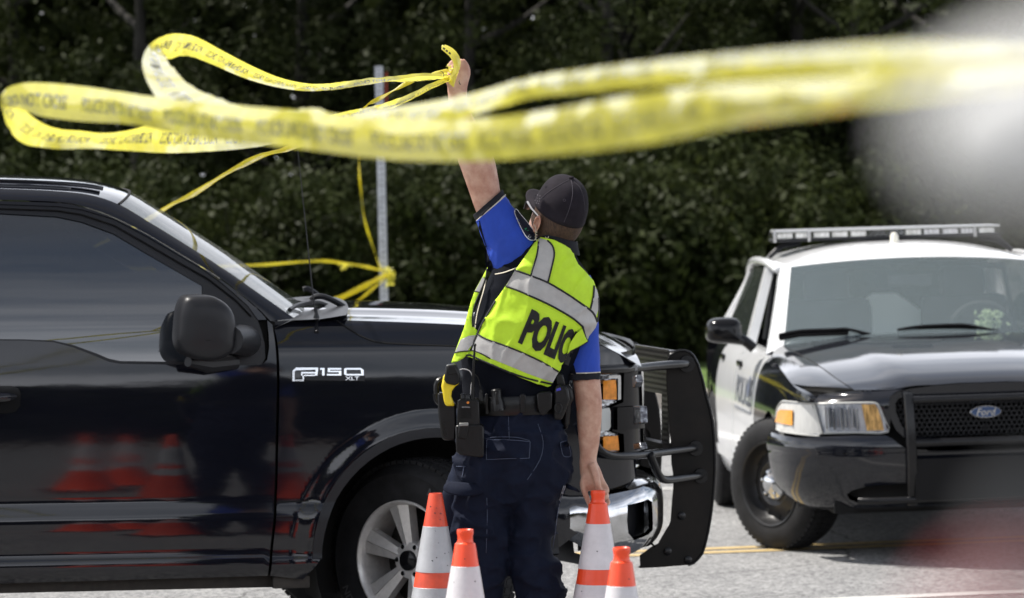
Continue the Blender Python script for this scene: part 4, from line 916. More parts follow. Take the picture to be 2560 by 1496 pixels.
def arch_pts(fc_, n=20): return [(fc_ + VRA * math.cos(t), ZR + VRA * math.sin(t)) for t in [math.pi * i / n for i in range(n + 1)]]
ztop = lambda f: smt([(-3.9, 0.96), (-3.2, 1.0), (-2, 1.0), (-0.75, 0.985), (0.2, 0.93), (0.7, 0.855), (0.80, 0.83)], f)
# front fender (black) from door gap to nose
def vpanel(name, ol, m, off=0, sp=0.03, lip=0.02, fn=sidef, parent=pc):
    mb = MB(); mb.nofix = True
    panel(mb, ol, fn(off), sp, lip=lip)
    # make normals point outwards (-x side)
    for k, n in list(mb.n.items()):
        pass
    return both(mb, name, m, parent)
_old_panel = panel
def outward(mb):
    c = V.w((0, -1.5, 0.6)); 
    fl = 0
    for f in mb.f:
        a, b, d = mb.v[f[0]], mb.v[f[1]], mb.v[f[2]]
ol = [(-0.62, 0.24), (-0.62, 0.60), (-0.60, 0.90), (-0.58, ztop(-0.58) - 0.002)] + [(f, ztop(f)) for f in (-0.4, -0.2, 0, 0.2, 0.4, 0.55, 0.62, 0.72, 0.79)] + [(0.79, 0.812), (0.66, 0.80), (0.55, 0.80), (0.50, 0.70), (0.50, 0.62), (0.42, 0.60), (VRA + 0.01, ZR + 0.05)] + arch_pts(0)[1:] + [(-VRA - 0.01, 0.24)]
def sfn(off): return lambda p: sidef(off)(p)
def mkside(name, ol, m, off=0.0, sp=0.03, lip=0.03):
    mb = MB(); mb.nofix = True
    # orient: compute with grad so that normal = outward; swap if needed
    panel(mb, ol, sidef(off), sp, lip=0)
    k = next(iter(mb.n)); s_ = 1 if mb.n[k].dot(-V.e[0]) > 0 else -1
    if s_ < 0:
        for q in mb.n: mb.n[q] = -mb.n[q]
        mb.f = [f[::-1] for f in mb.f]
    if lip:
        L = dens(ol, sp); w = [sidef(off)(p) for p in L]; vs = []
        for q in w: vs += [q, q + V.e[0] * lip]
        n = len(L); o = len(mb.v); mb.add(vs, [[2 * i, 2 * ((i + 1) % n), 2 * ((i + 1) % n) + 1, 2 * i + 1] for i in range(n)])
    return both(mb, name, m)
mkside('front_fender', ol, M_vblk)
df = [(-0.635, 0.24), (-0.635, 0.60), (-0.615, 0.90), (-0.60, 0.975), (-1.2, 0.995), (-1.66, 1.0), (-1.66, 0.24)]
mkside('front_door', df, M_vwht)
dr_ = [(-1.675, 0.24), (-1.675, 1.0), (-2.3, 1.0), (-2.62, 1.0), (-2.62, 0.75)] + [p for p in arch_pts(-2.91)[::1] if p[0] > -2.62 and p[1] > 0.5][::-1][:0] + [(-2.60, 0.62), (-2.50, 0.50), (-2.50, 0.24)]
mkside('rear_door', dr_, M_vwht)
rq = [(-2.635, 0.70), (-2.635, 1.0), (-3.2, 1.0), (-3.9, 0.95), (-3.9, 0.35), (-3.31, 0.30)] + [p for p in arch_pts(-2.91)[::-1] if p[0] < -2.66]  + [(-2.66, 0.66)]
mkside('rear_quarter', rq, M_vblk)
mb = MB(); sheet(mb, [[sidef(0.012)((f, z)) for f in (-0.63, -1.2, -1.8, -2.5)] for z in (0.34, 0.365, 0.40)]); both(mb, 'side_moulding', M_vwht, smooth=180)
# writing on the front door
for txt, f0, z0, sz in (('POLICE', -1.52, 0.70, 0.20),):
    mb = MB(); vs_, fs_ = text_mesh(txt, sz, 0.004); W_ = max(v.x for v in vs_)
    mb.add([sidef(0.004)((f0 + v.x * 0.75 / W_, z0 + v.y)) for v in vs_], fs_); mb.build('door_lettering', mat('grey lettering', (0.10, 0.11, 0.13), 0.5), pc, smooth=None)
mb = MB()
for k in range(24): mb.box(sidef(0.003)((-1.50 + k * 0.031, 0.665)), (0.004, 0.02, 0.016), rot=RV)
mb.build('small_lettering', mat('grey lettering small', (0.25, 0.26, 0.28), 0.5), pc, smooth=None)
for f0 in (-1.50, -2.42):
    mb = MB(); mb.box(sidef(0.012)((f0, 0.90)), (0.02, 0.15, 0.035), rot=RV, bev=0.008); both(mb, 'door_handle', M_trim)
# unit crest: small dark oval on the door
mb = MB(); mb.add([sidef(0.004)((-0.92 + 0.05 * math.cos(t), 0.80 + 0.06 * math.sin(t))) for t in [i * math.pi / 8 for i in range(16)]], [list(range(16))]); mb.build('door_badge', mat('badge blue grey', (0.12, 0.14, 0.2), 0.4), pc, smooth=None)
# ---- hood + fender tops: one grid, split by the gap
def hoodz(x, f):
    a = abs(x); zf = smt([(-0.85, 1.075), (-0.4, 1.055), (0.0, 1.025), (0.4, 0.980), (0.7, 0.925), (0.84, 0.885), (0.90, 0.862)], f)
    zs = ztop(f) if f < 0.8 else 0.83
    w = 1 - (min(a, 0.98) / 0.98) ** 2.6
    z = zs + (zf - zs) * w
    gx = 0.40 + 0.10 * (0.9 - f) / 1.7       # raised centre, crease running back from the grille corners
    z += 0.020 * (1 / (1 + math.exp((a - gx) * 38)) - 0.5) * min(1, max(0, (f + 0.75) / 1.3))
    return z
def fnose(x, z): # front surface of the upper nose
    return 0.0
def gapx(f): return smt([(-0.85, 0.80), (-0.3, 0.775), (0.3, 0.73), (0.62, 0.69), (0.83, 0.64)], f)
def fend(x): return smt([(0, 0.885), (0.3, 0.88), (0.5, 0.86), (0.65, 0.815), (0.8, 0.74), (0.9, 0.64), (0.96, 0.52)], abs(x))
rows = []
nf = 40
for i in range(nf + 1):
    r_ = []
    for j in range(41):
        s = -1 + j / 20; t = i / nf; fb = -0.86 + 0.06 * (1 - s * s)
        f = fb; x0 = gapx(0.0) 
        fe = fend(s * gapx(0.83)); f = fb + (fe - fb) * t; x = s * (gapx(f) - 0.004); r_.append(V.w((x, f, hoodz(x, f))))
    rows.append(r_)
mb = MB(); sheet(mb, rows)
mb.build('hood', M_vblk, pc, smooth=180)
rows = []
for i in range(nf + 1):
    r_ = []; t = i / nf
    for j in range(13):
        s = j / 12; f = -0.80 + (fend(gapx(0.6) + 0.02 + s * 0.25) + 0.80) * t
        w_ = hwid(f) + vlat(min(0.99, ztop(f))) ; x = gapx(f) + 0.004 + (w_ - gapx(f) - 0.004) * s
        z = hoodz(x, f) - 0.0; zz = ztop(f); z = z if s < 0.999 else zz
        z = hoodz(gapx(f), f) + (zz - hoodz(gapx(f), f)) * s ** 1.8
        r_.append(V.w((-x, f, z)))
    rows.append(r_)
mb = MB(); sheet(mb, rows); both(mb, 'fender_top', M_vblk, smooth=180)
mb = MB(); mb.tube([V.w((-gapx(f), f, hoodz(gapx(f), f) - 0.003)) for f in [-0.8 + 0.08 * i for i in range(20)]], 0.006, 5); both(mb, 'hood_gap', M_black)
# ---- nose: height-field over (x,z) with plan curvature
def nosef(x, z):
    a = abs(x); base = smt([(0, 0.93), (0.3, 0.925), (0.5, 0.905), (0.65, 0.865), (0.8, 0.78), (0.88, 0.70), (0.93, 0.60), (0.965, 0.45), (0.975, 0.36)], a)
    return base
def nf_lift(off=0.0, prof=None):
    def g(p):
        x, z = p; o = off + (prof(z) if prof else 0); e = 1e-3; d = (nosef(x + e, z) - nosef(x - e, z)) / (2 * e)
        n = Vector((-d, 1.0)).normalized(); return V.w((x + n.x * o, nosef(x, z) + n.y * o, z))
    return g
def NH(px, py, off=0.0):
    if px == 2448: q = V.hit(px, py, 1, 0.93); return (0.0, q.z)
    f = 0.9
    for _ in range(12):
        q = V.hit(px, py, 1, f); x = max(-0.97, min(0.97, q.x)); f = 0.5 * f + 0.5 * (nosef(x, q.z) + off)
    return (max(-0.974, q.x), q.z)
def npan(name, pts, off, m, sp=0.03, lip=0.02, holes=(), both_=True, parent=pc, prof=None, local=False):
    mb = MB(); P_ = pts if local else [NH(*p) for p in pts]; H_ = [h if local else [NH(*p) for p in h] for h in holes]
    panel(mb, P_, nf_lift(off, prof), sp, holes=H_, lip=lip)
    return both(mb, name, m, parent) if both_ else mb.build(name, m, parent)
def N3(px, py, off): x, z = NH(px, py); return nf_lift(off)((x, z))
hl_px = [(1936, 1075), (1940, 1040), (1948, 1018), (1958, 1005), (1975, 1004), (2034, 1009), (2090, 1008), (2150, 1007), (2189, 1008), (2200, 1020), (2208, 1040), (2220, 1080), (2140, 1082), (2056, 1084), (2050, 1090), (2020, 1088), (1980, 1083)]
hlx = [NH(*p) for p in hl_px]
gr_px = [(2237, 1008), (2244, 995), (2262, 988), (2330, 984), (2400, 982), (2448, 981.5)]
grl = [NH(*p) for p in gr_px]
# upper nose skin (header): black band between hood edge and lamps/grille, then bumper below
zc_ = [(0.0, NH(2448, 955)[1])]
hood_edge = [(-x, hoodz(x, fend(x)) ) for x in (0.0, 0.15, 0.3, 0.42, 0.5, 0.58, 0.65)]
gs_out = [NH(*p) for p in [(2448, 957), (2400, 958), (2330, 964), (2275, 971), (2243, 980), (2226, 990), (2222, 1005), (2226, 1045), (2240, 1075), (2258, 1092), (2275, 1100), (2350, 1102), (2448, 1100)]]
gs_in = [NH(*p) for p in [(2448, 985), (2400, 985), (2330, 986), (2264, 990), (2246, 996), (2238, 1008), (2240, 1030), (2252, 1062), (2268, 1084), (2290, 1093), (2350, 1094), (2448, 1092)]]
# dark backing for everything
mb = MB(); sheet(mb, [[nf_lift(-0.05)((x / 20, z)) for x in range(-19, 20)] for z in (0.26, 0.4, 0.6, 0.75, 0.83)]); mb.build('nose_core', M_black, pc, smooth=180)
head = [(-0.0, NH(2448, 957)[1])] + gs_out[1:7] + [(gs_out[7][0], gs_out[7][1])] + [NH(*p) for p in [(2223, 1082), (2212, 1040), (2203, 1018), (2190, 1004), (2090, 1004), (2034, 1005), (1975, 1000), (1956, 1001), (1946, 1012)]]
he_ = [(-max(0.0, x), hoodz(x, fend(x)) + 0.0) for x in (0.93, 0.85, 0.75, 0.65, 0.5, 0.35, 0.2, 0.0)]
topz_ = [(-0.945, NH(1946, 1012)[1] + 0.012), (-0.90, 0.828), (-0.80, 0.842), (-0.70, 0.852), (-0.6, 0.862), (-0.45, 0.870), (-0.3, 0.876), (-0.15, 0.880), (0.0, 0.882)]
def headl(p):
    x, z = p; zt = lerpt([(a, b) for a, b in topz_], x); t = max(0, min(1, (z - (zt - 0.09)) / 0.09)); return nf_lift(0.012 - 0.075 * t ** 2.2)((x, z))
mb = MB(); poly = head[::-1] if False else head; P_ = [(min(0, a), b) for a, b in head] + topz_; panel(mb, P_, headl, 0.025, lip=0.02); both(mb, 'header_panel', M_vblk)
mb = MB(); P_ = [(min(0, a), b) for a, b in gs_out + gs_in[::-1]]; panel(mb, P_, nf_lift(0.035), 0.02, lip=0.06); both(mb, 'grille_surround', M_vblk)
mb = MB(); gi = [(min(0, a), b) for a, b in gs_in]
x0, x1 = min(p[0] for p in gi), 0; z0, z1 = min(p[1] for p in gi), max(p[1] for p in gi)
k = 0; hx_ = 0.026; z = z0
while z < z1:          # honeycomb: one lattice
    x = x0 + (hx_ / 2 if k % 2 else 0)
    while x <= 0.0:
        if pip((x, z), gi):
            c = [(x + 0.0145 * math.sin(t), z + 0.0145 * math.cos(t)) for t in [i * math.pi / 3 for i in range(6)]]; ci = [(x + 0.0105 * math.sin(t), z + 0.0105 * math.cos(t)) for t in [i * math.pi / 3 for i in range(6)]]
            mb.add([nf_lift(0.0)(p) for p in c] + [nf_lift(0.0)(p) for p in ci] + [nf_lift(-0.03)(p) for p in ci], [[i, (i + 1) % 6, 6 + (i + 1) % 6, 6 + i] for i in range(6)] + [[6 + i, 6 + (i + 1) % 6, 12 + (i + 1) % 6, 12 + i] for i in range(6)])
        x += hx_
    z += hx_ * 0.866; k += 1
both(mb, 'grille', M_matte, smooth=None)
# headlamps
a, b = npan('headlight', hl_px, 0.004, M_lampb, lip=0.05)
for pr_ in (a, b): pass
sgn = []
def sub(name, pts, off, m, par, mirror_=False, lip=0.004, sp=0.03):
    mb = MB(); panel(mb, [NH(*p) for p in pts], nf_lift(off), sp, lip=lip)
    if mirror_:
        m2 = MB(); m2.add(vm(mb.v), [f[::-1] for f in mb.f]); m2.n = {k: (V.e[0] * -n.dot(V.e[0]) + V.e[1] * n.dot(V.e[1]) + V.e[2] * n.dot(V.e[2])) for k, n in mb.n.items()}; mb = m2
    return mb.build(name, m, par)
M_vamb = mat('turn lens', (0.95, 0.36, 0.04), 0.2, coat=0.4, var=0.3, vscale=60, stretch=(1, 1, 4)); M_vamb2 = mat('inner amber', (0.55, 0.33, 0.12), 0.2, var=0.6, vscale=40, stretch=(2, 1, 0.4)); M_corner = mat('ribbed corner lens', (0.62, 0.62, 0.60), 0.25, var=0.12, vscale=60, stretch=(5, 1, 0.2), coat=0.5)
for par, mi_ in ((a, False), (b, True)):
    sub('corner_lens', [(1938, 1074), (1941, 1040), (1949, 1020), (1959, 1008), (2032, 1011), (2040, 1030), (2053, 1084), (2020, 1086), (1975, 1081)], 0.010, M_corner, par, mi_)
    sub('turn_lamp', [(1946, 1056), (1951, 1030), (1957, 1024), (1988, 1026), (1987, 1064), (1965, 1060)], 0.016, M_vamb, par, mi_)
    sub('inner_reflector', [(2154, 1011), (2188, 1011), (2196, 1024), (2204, 1050), (2210, 1076), (2168, 1077), (2160, 1040)], 0.010, M_vamb2, par, mi_)
    for pts in ([(2036, 1010), (2041, 1010), (2060, 1084), (2054, 1085)],): sub('lens_divider', pts, 0.017, mat('lens edge', (0.5, 0.5, 0.48), 0.3), par, mi_)
    mb = MB(); L = crom([Vector((*NH(*p), 0)) for p in hl_px], 3, True); w = [nf_lift(0.008)((q.x, q.y)) for q in L]; w = vm(w) if mi_ else w; mb.tube(w + [w[0]], 0.005, 6); mb.build('lens_rim', mat('lens rim', (0.45, 0.45, 0.43), 0.3), par)
    # vertical flutes + bulb
    mb = MB()
    for i in range(9):
        w = [N3(2066 + i * 9.5, 1016 + (i % 3) * 3, 0.012), N3(2070 + i * 9.5, 1074 - (i % 2) * 6, 0.012)]; w = vm(w) if mi_ else w; mb.tube(w, 0.0035 + 0.002 * (i % 3), 5)
    mb.build('flutes', M_chrome, par)
# bumper cover
bz1, bz0 = 0.655, 0.285
bt = [NH(*p) for p in [(1926, 1078), (1934, 1081), (1980, 1089), (2020, 1094), (2060, 1091), (2140, 1088), (2215, 1088), (2230, 1095), (2250, 1112), (2268, 1122), (2350, 1124), (2448, 1122)]]
bt[-1] = (0.0, bt[-1][1])
bb = [NH(*p) for p in [(2448, 1268), (2300, 1270), (2120, 1275), (2040, 1276), (2010, 1270), (1985, 1258), (1960, 1238), (1940, 1208), (1926, 1160)]]
bb[0] = (0.0, bb[0][1])
bprof_ = lambda z: smt([(0.25, -0.07), (0.30, -0.02), (0.36, 0.02), (0.45, 0.045), (0.535, 0.055), (0.55, 0.052), (0.56, 0.062), (0.60, 0.058), (0.63, 0.045), (0.66, 0.02), (0.70, -0.02)], z)
mb = MB(); open_ = [NH(*p) for p in [(2118, 1236), (2135, 1225), (2170, 1215), (2260, 1208), (2448, 1206), (2448, 1262), (2300, 1262), (2150, 1262), (2122, 1250)]]
low = [(min(0, a), b) for a, b in open_[:5]] + [(min(0, a), b) for a, b in open_[5:]]
main_out = bt + [(0.0, open_[4][1])] + [(a, b) for a, b in open_[:4][::-1]] + [open_[8], open_[7], open_[6], (0.0, open_[5][1])] + bb
panel(mb, main_out, nf_lift(0.0, bprof_), 0.02, lip=0.03); both(mb, 'bumper', M_vblk)
mb = MB(); mb.tube([N3(x, y, bprof_(0.55) - 0.001) for x, y in [(1936, 1112), (1980, 1122), (2040, 1128), (2120, 1133), (2215, 1134)]], 0.004, 6); both(mb, 'bumper_groove', M_black)
mb = MB(); mb.box(V.w((0, 0.55, 0.30)), (1.5, 0.5, 0.12), rot=RV); mb.box(V.w((0, -1.6, 0.25)), (1.35, 3.4, 0.14), rot=RV); mb.build('underbody', M_black, pc)
# oval emblem with the script
ec = V.w((0.0, nosef(0, 0.8) + 0.03, V.hit(2448, 1030, 1, 0.96).z)); ew, eh = 0.080, 0.031
def oval(a, b, d, name, m, par, th=0.01):
    mb = MB(); rs = [[ec + V.e[0] * a * s_ * math.cos(t) + V.e[2] * b * s_ * math.sin(t) + V.e[1] * (d + o) for t in [2 * math.pi * i / 40 for i in range(40)]] for s_, o in ((1, 0), (1, th * 0.6), (0.95, th))]
    mb.rings(rs); return mb.build(name, m, par, smooth=40)
em = oval(ew, eh, 0.0, 'oval_emblem', M_chrome, pc); oval(ew * 0.93, eh * 0.86, 0.006, 'emblem_field', mat('emblem blue', (0.05, 0.09, 0.20), 0.3), em)
mb = MB(); vs_, fs_ = text_mesh('Ford', 0.052, 0.0006); cx_ = (max(v.x for v in vs_) + min(v.x for v in vs_)) / 2; cy_ = (max(v.y for v in vs_) + min(v.y for v in vs_)) / 2
mb.add([ec + V.e[0] * ((v.x - cx_) * 0.95 + (v.y - cy_) * 0.25) + V.e[2] * (v.y - cy_) * 0.95 + V.e[1] * 0.018 for v in vs_], fs_); mb.build('emblem_script', M_chrome, em, smooth=None)
# push bar
def pbt(pts, r, name, k=14):
    mb = MB(); mb.tube([V.w(p) for p in pts], r, k); return mb
fpb = 1.06
q0, q1 = V.hit(2273, 984, 1, fpb), V.hit(2286, 1266, 1, fpb)
mb = MB()
rs = []
for t in [i / 10 for i in range(11)]:
    z = q0.z + (q1.z - q0.z) * t; f = fpb - 0.06 * (1 - math.sin(math.pi * min(1, t * 0.9 + 0.1))) ; x = q0.x + (q1.x - q0.x) * t
    rs.append([V.w((x + a_ * 0.024, f + b_ * 0.022, z)) for a_, b_ in ((-1, -1), (-1, 0.7), (-.8, 1), (.8, 1), (1, .7), (1, -1))])
mb.rings(rs); both(mb, 'push_bar_post', M_powder, smooth=40)
for y0_, y1_, r_, xe in ((990, 1009, 0.019, 0), (1096, 1118, 0.021, 0)):
    z = V.hit(2330, (y0_ + y1_) / 2, 1, fpb).z; mb = MB(); x = abs(q0.x) - 0.02; mb.tube([V.w((-x, fpb, z)), V.w((0, fpb + 0.01, z)), V.w((x, fpb, z))], r_, 14); mb.build('push_bar_tube', M_powder, pc)
z = V.hit(2300, 1250, 1, fpb - 0.02).z; xl = V.hit(2152, 1249, 1, fpb - 0.02).x
mb = MB(); mb.tube([V.w((xl, fpb - 0.08, z)), V.w((xl + 0.08, fpb - 0.03, z)), V.w((-xl - 0.08, fpb - 0.03, z)), V.w((-xl, fpb - 0.08, z))], 0.018, 12); mb.build('push_bar_tube', M_powder, pc)
mb = MB(); sheet(mb, [[V.w((x, fpb + 0.005, zz)) for x in (-abs(q0.x) + 0.02, abs(q0.x) - 0.02)] for zz in (z, 0.52)]); mb.build('push_bar_plate', mat('black push plate', (0.004, 0.004, 0.005), 0.3, spec=0.25), pc, smooth=None, solid=0.004)
# ---- greenhouse
A0, A1 = V.hit(1908, 861, 1, -0.72), V.hit(1963, 668, 1, -1.48)
zb_, zt_ = 1.00, V.hit(1963, 668, 1, -1.48).z
xb_, xt_ = 0.80, 0.655
def wsrow(t):   # windshield row t 0 bottom..1 top
    r_ = []
    for j in range(25):
        s = -1 + j / 12; xw = xb_ + (xt_ - xb_) * t; bow = (1 - s * s)
        f = -0.74 + 0.10 * bow * (1 - 0.4 * t) + (-0.74) * t * (0.97 + 0.03 * t) + 0.0; z = zb_ + (zt_ - zb_) * (t ** 0.96) + 0.035 * bow * t + 0.05 * bow * (1 - t)
        r_.append(V.w((s * xw, f, z)))
    return r_
mb = MB(); sheet(mb, [wsrow(i / 10) for i in range(11)]); mb.build('windshield', M_vwin, pc, smooth=180)
topr = [V.l(p) for p in wsrow(1.0)]
rows = [[V.w(p) for p in topr]]
for k_, (df_, dz, xs) in enumerate([(-0.02, 0.012, 1.01), (-0.12, 0.045, 1.03), (-0.35, 0.075, 1.05), (-0.75, 0.09, 1.06), (-1.2, 0.075, 1.04), (-1.5, 0.04, 1.0), (-1.6, 0.02, 0.98)]):
    rows.append([V.w((p.x * xs, p.y * (1 if False else 1) + df_, p.z + dz * (1 - 0.75 * abs(p.x / xt_) ** 3))) for p in topr])
mb = MB(); sheet(mb, rows); mb.build('roof', M_vwht, pc, smooth=180)
# rear window + trunk
rr = [V.l(p) for p in rows[-1]]
mb = MB(); sheet(mb, [[V.w(p) for p in rr], [V.w((p.x * 1.12, -3.55 - 0.0, 1.03 + 0.03 * (1 - (p.x / .7) ** 2))) for p in rr]]); mb.build('rear_window', M_vwin2, pc, smooth=180)
mb = MB(); sheet(mb, [[V.w((s * 0.84, f, z + 0.04 * (1 - s * s))) for s in [-1 + i / 8 for i in range(17)]] for f, z in ((-3.5, 0.99), (-3.9, 0.96), (-4.28, 0.90), (-4.36, 0.80), (-4.38, 0.45), (-4.30, 0.3))]); mb.build('trunk_lid', M_vblk, pc, smooth=60)
mb = MB(); sheet(mb, [[sidef()((-3.88, z)), V.w((-0.80, -4.2, z)), V.w((-0.74, -4.36, z))] for z in (0.3, 0.6, 0.9, 0.95)]); both(mb, 'rear_corner', M_vblk, smooth=60)
# A pillar, roof rail, B pillar, C pillar as bars between side edge curves
def side_edge(t):  # point along A pillar outer edge (t 0..1)
    return (-(0.885 + (xt_ + 0.055 - 0.885) * t), -0.66 - 0.80 * t, 0.985 + (zt_ + 0.005 - 0.985) * t)
ins = [V.l(wsrow(i / 10)[0]) for i in range(11)]
out_ = [(-(0.90 + (xt_ + 0.06 - 0.90) * t), -0.70 - 0.86 * t - 0.0, 0.982 + (zt_ - 0.02 - 0.982) * t) for t in [i / 10 for i in range(11)]]
mb = MB(); sheet(mb, [[V.w(a), V.w(((a[0] * 0.5 + b[0] * 0.5) - 0.018, a[1] * .5 + b[1] * .5 + 0.01, (a[2] + b[2]) / 2 + 0.008)), V.w(b), V.w((b[0] + 0.03, b[1] - 0.01, b[2] - 0.01))] for a, b in zip(ins, out_)]); both(mb, 'windshield_pillar', M_vwht, smooth=180)
railp = [(-(xt_ + 0.06), -1.56, zt_ - 0.02), (-(xt_ + 0.085), -1.75, zt_ + 0.012), (-(xt_ + 0.095), -2.1, zt_ + 0.025), (-(xt_ + 0.09), -2.5, zt_ + 0.015), (-(xt_ + 0.07), -2.85, zt_ - 0.03), (-(xt_ + 0.06), -3.1, zt_ - 0.12), (-(0.80), -3.45, 1.08), (-0.84, -3.6, 0.99)]
ri = [V.l(r_[0]) for r_ in rows[1:]]
mb = MB(); mb.tube(crom([V.w(p) for p in railp], 4), 0.022, 8); both(mb, 'roof_rail', M_vwht, smooth=180)
rin = [V.l(r_[0]) for r_ in rows]; rout = crom([Vector(p) for p in railp[:5]], 2)[:len(rin)]
mb = MB(); sheet(mb, [[V.w(a), V.w((a + b) / 2 + Vector((0, 0, 0.012))), V.w(b)] for a, b in zip(rin, rout)]); both(mb, 'roof_edge', M_vwht, smooth=180)
mb = MB(); mb.rings([[V.w((-(0.90 + 0.0), f, 0.99)), V.w((-0.85, f, 0.99)), V.w((-(xt_ + 0.05), f2, zt_ + 0.0)), V.w((-(xt_ + 0.095), f2, zt_ + 0.0))] for f, f2 in ((-1.60, -1.80), (-1.72, -1.90))]); both(mb, 'door_pillar', M_vwht, smooth=None)
mb = MB(); mb.add([V.w(p) for p in [(-0.89, -1.74, 1.0), (-(xt_ + 0.085), -1.92, zt_), (-(xt_ + 0.08), -2.5, zt_), (-(xt_ + 0.06), -2.85, zt_ - 0.04), (-0.87, -3.05, 1.0)]], [[0, 1, 2, 3, 4]]); both(mb, 'rear_side_window', M_vwin2, smooth=None)
mb = MB(); mb.add([V.w(p) for p in [(-0.87, -3.05, 0.99), (-(xt_ + 0.06), -2.85, zt_ - 0.03), (-(xt_ + 0.05), -3.1, zt_ - 0.12), (-0.84, -3.6, 0.985)]], [[0, 1, 2, 3]]); both(mb, 'rear_pillar', M_vwht, smooth=None)
# interior: dash, seats, partition, headlining
M_vint = mat('patrol interior', (0.035, 0.037, 0.04), 0.85, var=0.25)
mb = MB(); mb.box(V.w((0, -0.98, 0.96)), (1.5, 0.35, 0.14), rot=RV, bev=0.04); mb.build('dashboard', mat('dash grey', (0.30, 0.33, 0.33), 0.8), pc)
for x_ in (-0.38, 0.40):
    mb = MB(); mb.box(V.w((x_, -2.05, 0.98)), (0.50, 0.14, 0.50), rot=RV, bev=0.06); mb.box(V.w((x_, -2.07, 1.30)), (0.26, 0.10, 0.18), rot=RV, bev=0.04); mb.build('front_seat', M_vint, pc)
mb = MB(); c = V.w((0.38, -1.35, 1.03)); mb.tube([c + V.e[0] * 0.18 * math.cos(t) + V.e[2] * 0.17 * math.sin(t) for t in [i * math.pi / 12 for i in range(25)]], 0.014, 8); mb.build('steering_wheel', M_vint, pc)
mb = MB(); pp = [(-0.22, 0.85), (-0.22, 1.14), (-0.13, 1.20), (-0.07, 1.24), (0.06, 1.24), (0.12, 1.20), (0.20, 1.14), (0.20, 0.85)]; mb.prism([V.w((x - 0.02, -2.25, z)) for x, z in pp], -V.e[1] * 0.02); mb.build('partition_panel', mat('pale partition', (0.85, 0.95, 0.92), 0.6), pc, smooth=None)
mb = MB(); mb.tube([V.w(p) for p in ((-0.72, -2.2, 1.0), (-0.66, -2.2, 1.38), (0, -2.2, 1.42), (0.66, -2.2, 1.38), (0.72, -2.2, 1.0))], 0.02, 8); mb.build('partition_frame', M_vint, pc)
mb = MB(); mb.box(V.w((0, -2.3, 0.5)), (1.7, 3.0, 0.3), rot=RV); mb.build('floor_pan', M_black, pc)
mb = MB(); mb.box(V.w((0.0, -1.42, 1.335)), (0.24, 0.03, 0.06), rot=RV, bev=0.02); mb.build('rear_view_mirror', M_vint, pc)
# wipers + cowl
mb = MB(); sheet(mb, [[V.w((s * 0.84, -0.66 + 0.09 * (1 - s * s) - d, 1.0 + 0.045 * (1 - s * s) + z)) for s in [-1 + i / 10 for i in range(21)]] for d, z in ((-0.04, 0.035 - 0.03), (0.06, 0.005), (0.12, 0.012))]); mb.build('cowl', M_matte, pc, smooth=180)
for pts in ([(1948, 838), (2000, 828), (2080, 825), (2120, 824), (2180, 838), (2215, 842)], [(2244, 826), (2300, 817), (2400, 813), (2440, 818), (2510, 832)]):
    mb = MB(); w = [V.w(V.hit(x, y, 1, -0.72)) for x, y in pts]; mb.tube(crom(w, 4), 0.009, 6)
    w = [V.w(V.hit(x, y + 9, 1, -0.72)) for x, y in pts[:4]]; mb.tube(w, 0.013, 6)
    for i in range(9): p = w[0].lerp(w[3], i / 8); mb.tube([p, p + UZ * 0.025], 0.004, 4)
    mb.build('wiper', M_trim, pc)
# side mirrors
mc = V.w(V.hit(1812, 832, 1, -0.75)); mcl = V.l(mc)
mb = MB(); px_ = [(1765, 832), (1768, 810), (1780, 799), (1800, 795), (1830, 795), (1846, 800), (1853, 815), (1856, 840), (1868, 858), (1862, 864), (1820, 860), (1785, 857), (1770, 850)]
P_ = crom([V.hit(x, y, 1, -0.80) for x, y in px_], 3, True); cx_, cz_ = sum(p.x for p in P_) / len(P_), sum(p.z for p in P_) / len(P_)
mb.rings([[V.w((cx_ + (p.x - cx_) * s_, -0.80 + d, cz_ + (p.z - cz_) * s_)) for p in P_] for s_, d in ((0.9, -0.09), (1.0, -0.07), (1.0, 0.0), (0.93, 0.035), (0.75, 0.06), (0.4, 0.075))]); both(mb, 'side_mirror', M_trim, smooth=60)
mb = MB(); mb.tube([V.w(V.hit(x, y, 1, -0.78)) for x, y in ((1852, 846), (1872, 860), (1885, 872))], 0.028, 8); both(mb, 'mirror_arm', M_trim)
# spotlight glint: small chrome knob by the pillar
# light bar
LBf = -2.15; lz = V.hit(2211, 590, 1, LBf); la, lb_ = V.hit(1928, 590, 1, LBf), V.hit(2494, 575, 1, LBf)
lbz = (V.hit(1940, 606, 1, LBf).z + V.hit(2480, 588, 1, LBf).z) / 2; lbt = (V.hit(1940, 576, 1, LBf).z + V.hit(2480, 559, 1, LBf).z) / 2; lx0, lx1 = la.x, lb_.x; lc = (lx0 + lx1) / 2; lw = (lx1 - lx0)
lb = empty('bar', None, None); lb.parent = pc; lb.name = 'light_bar'
def lbox(x0, x1, z0, z1, f0, f1, name, m, bev=0.008):
    mb = MB(); mb.box(V.w(((x0 + x1) / 2, (f0 + f1) / 2, (z0 + z1) / 2)), (x1 - x0, abs(f1 - f0), z1 - z0), rot=RV, bev=bev); return mb.build(name, m, lb)
M_lbl = mat('clear bar lens', (0.40, 0.41, 0.40), 0.10, coat=0.5, alpha=0.10); M_lbb = mat('bar aluminium', (0.5, 0.5, 0.5), 0.35, metal=0.7)
lbox(lx0, lx1, lbz, lbz + 0.016, LBf - 0.14, LBf + 0.13, 'base', M_matte); lbox(lx0 + 0.01, lx1 - 0.01, lbt - 0.014, lbt, LBf - 0.14, LBf + 0.14, 'cover', M_lbb)
lbox(lx0, lx1, lbz + 0.016, lbt - 0.014, LBf - 0.13, LBf + 0.125, 'lens', M_lbl, 0.01)
n = 12
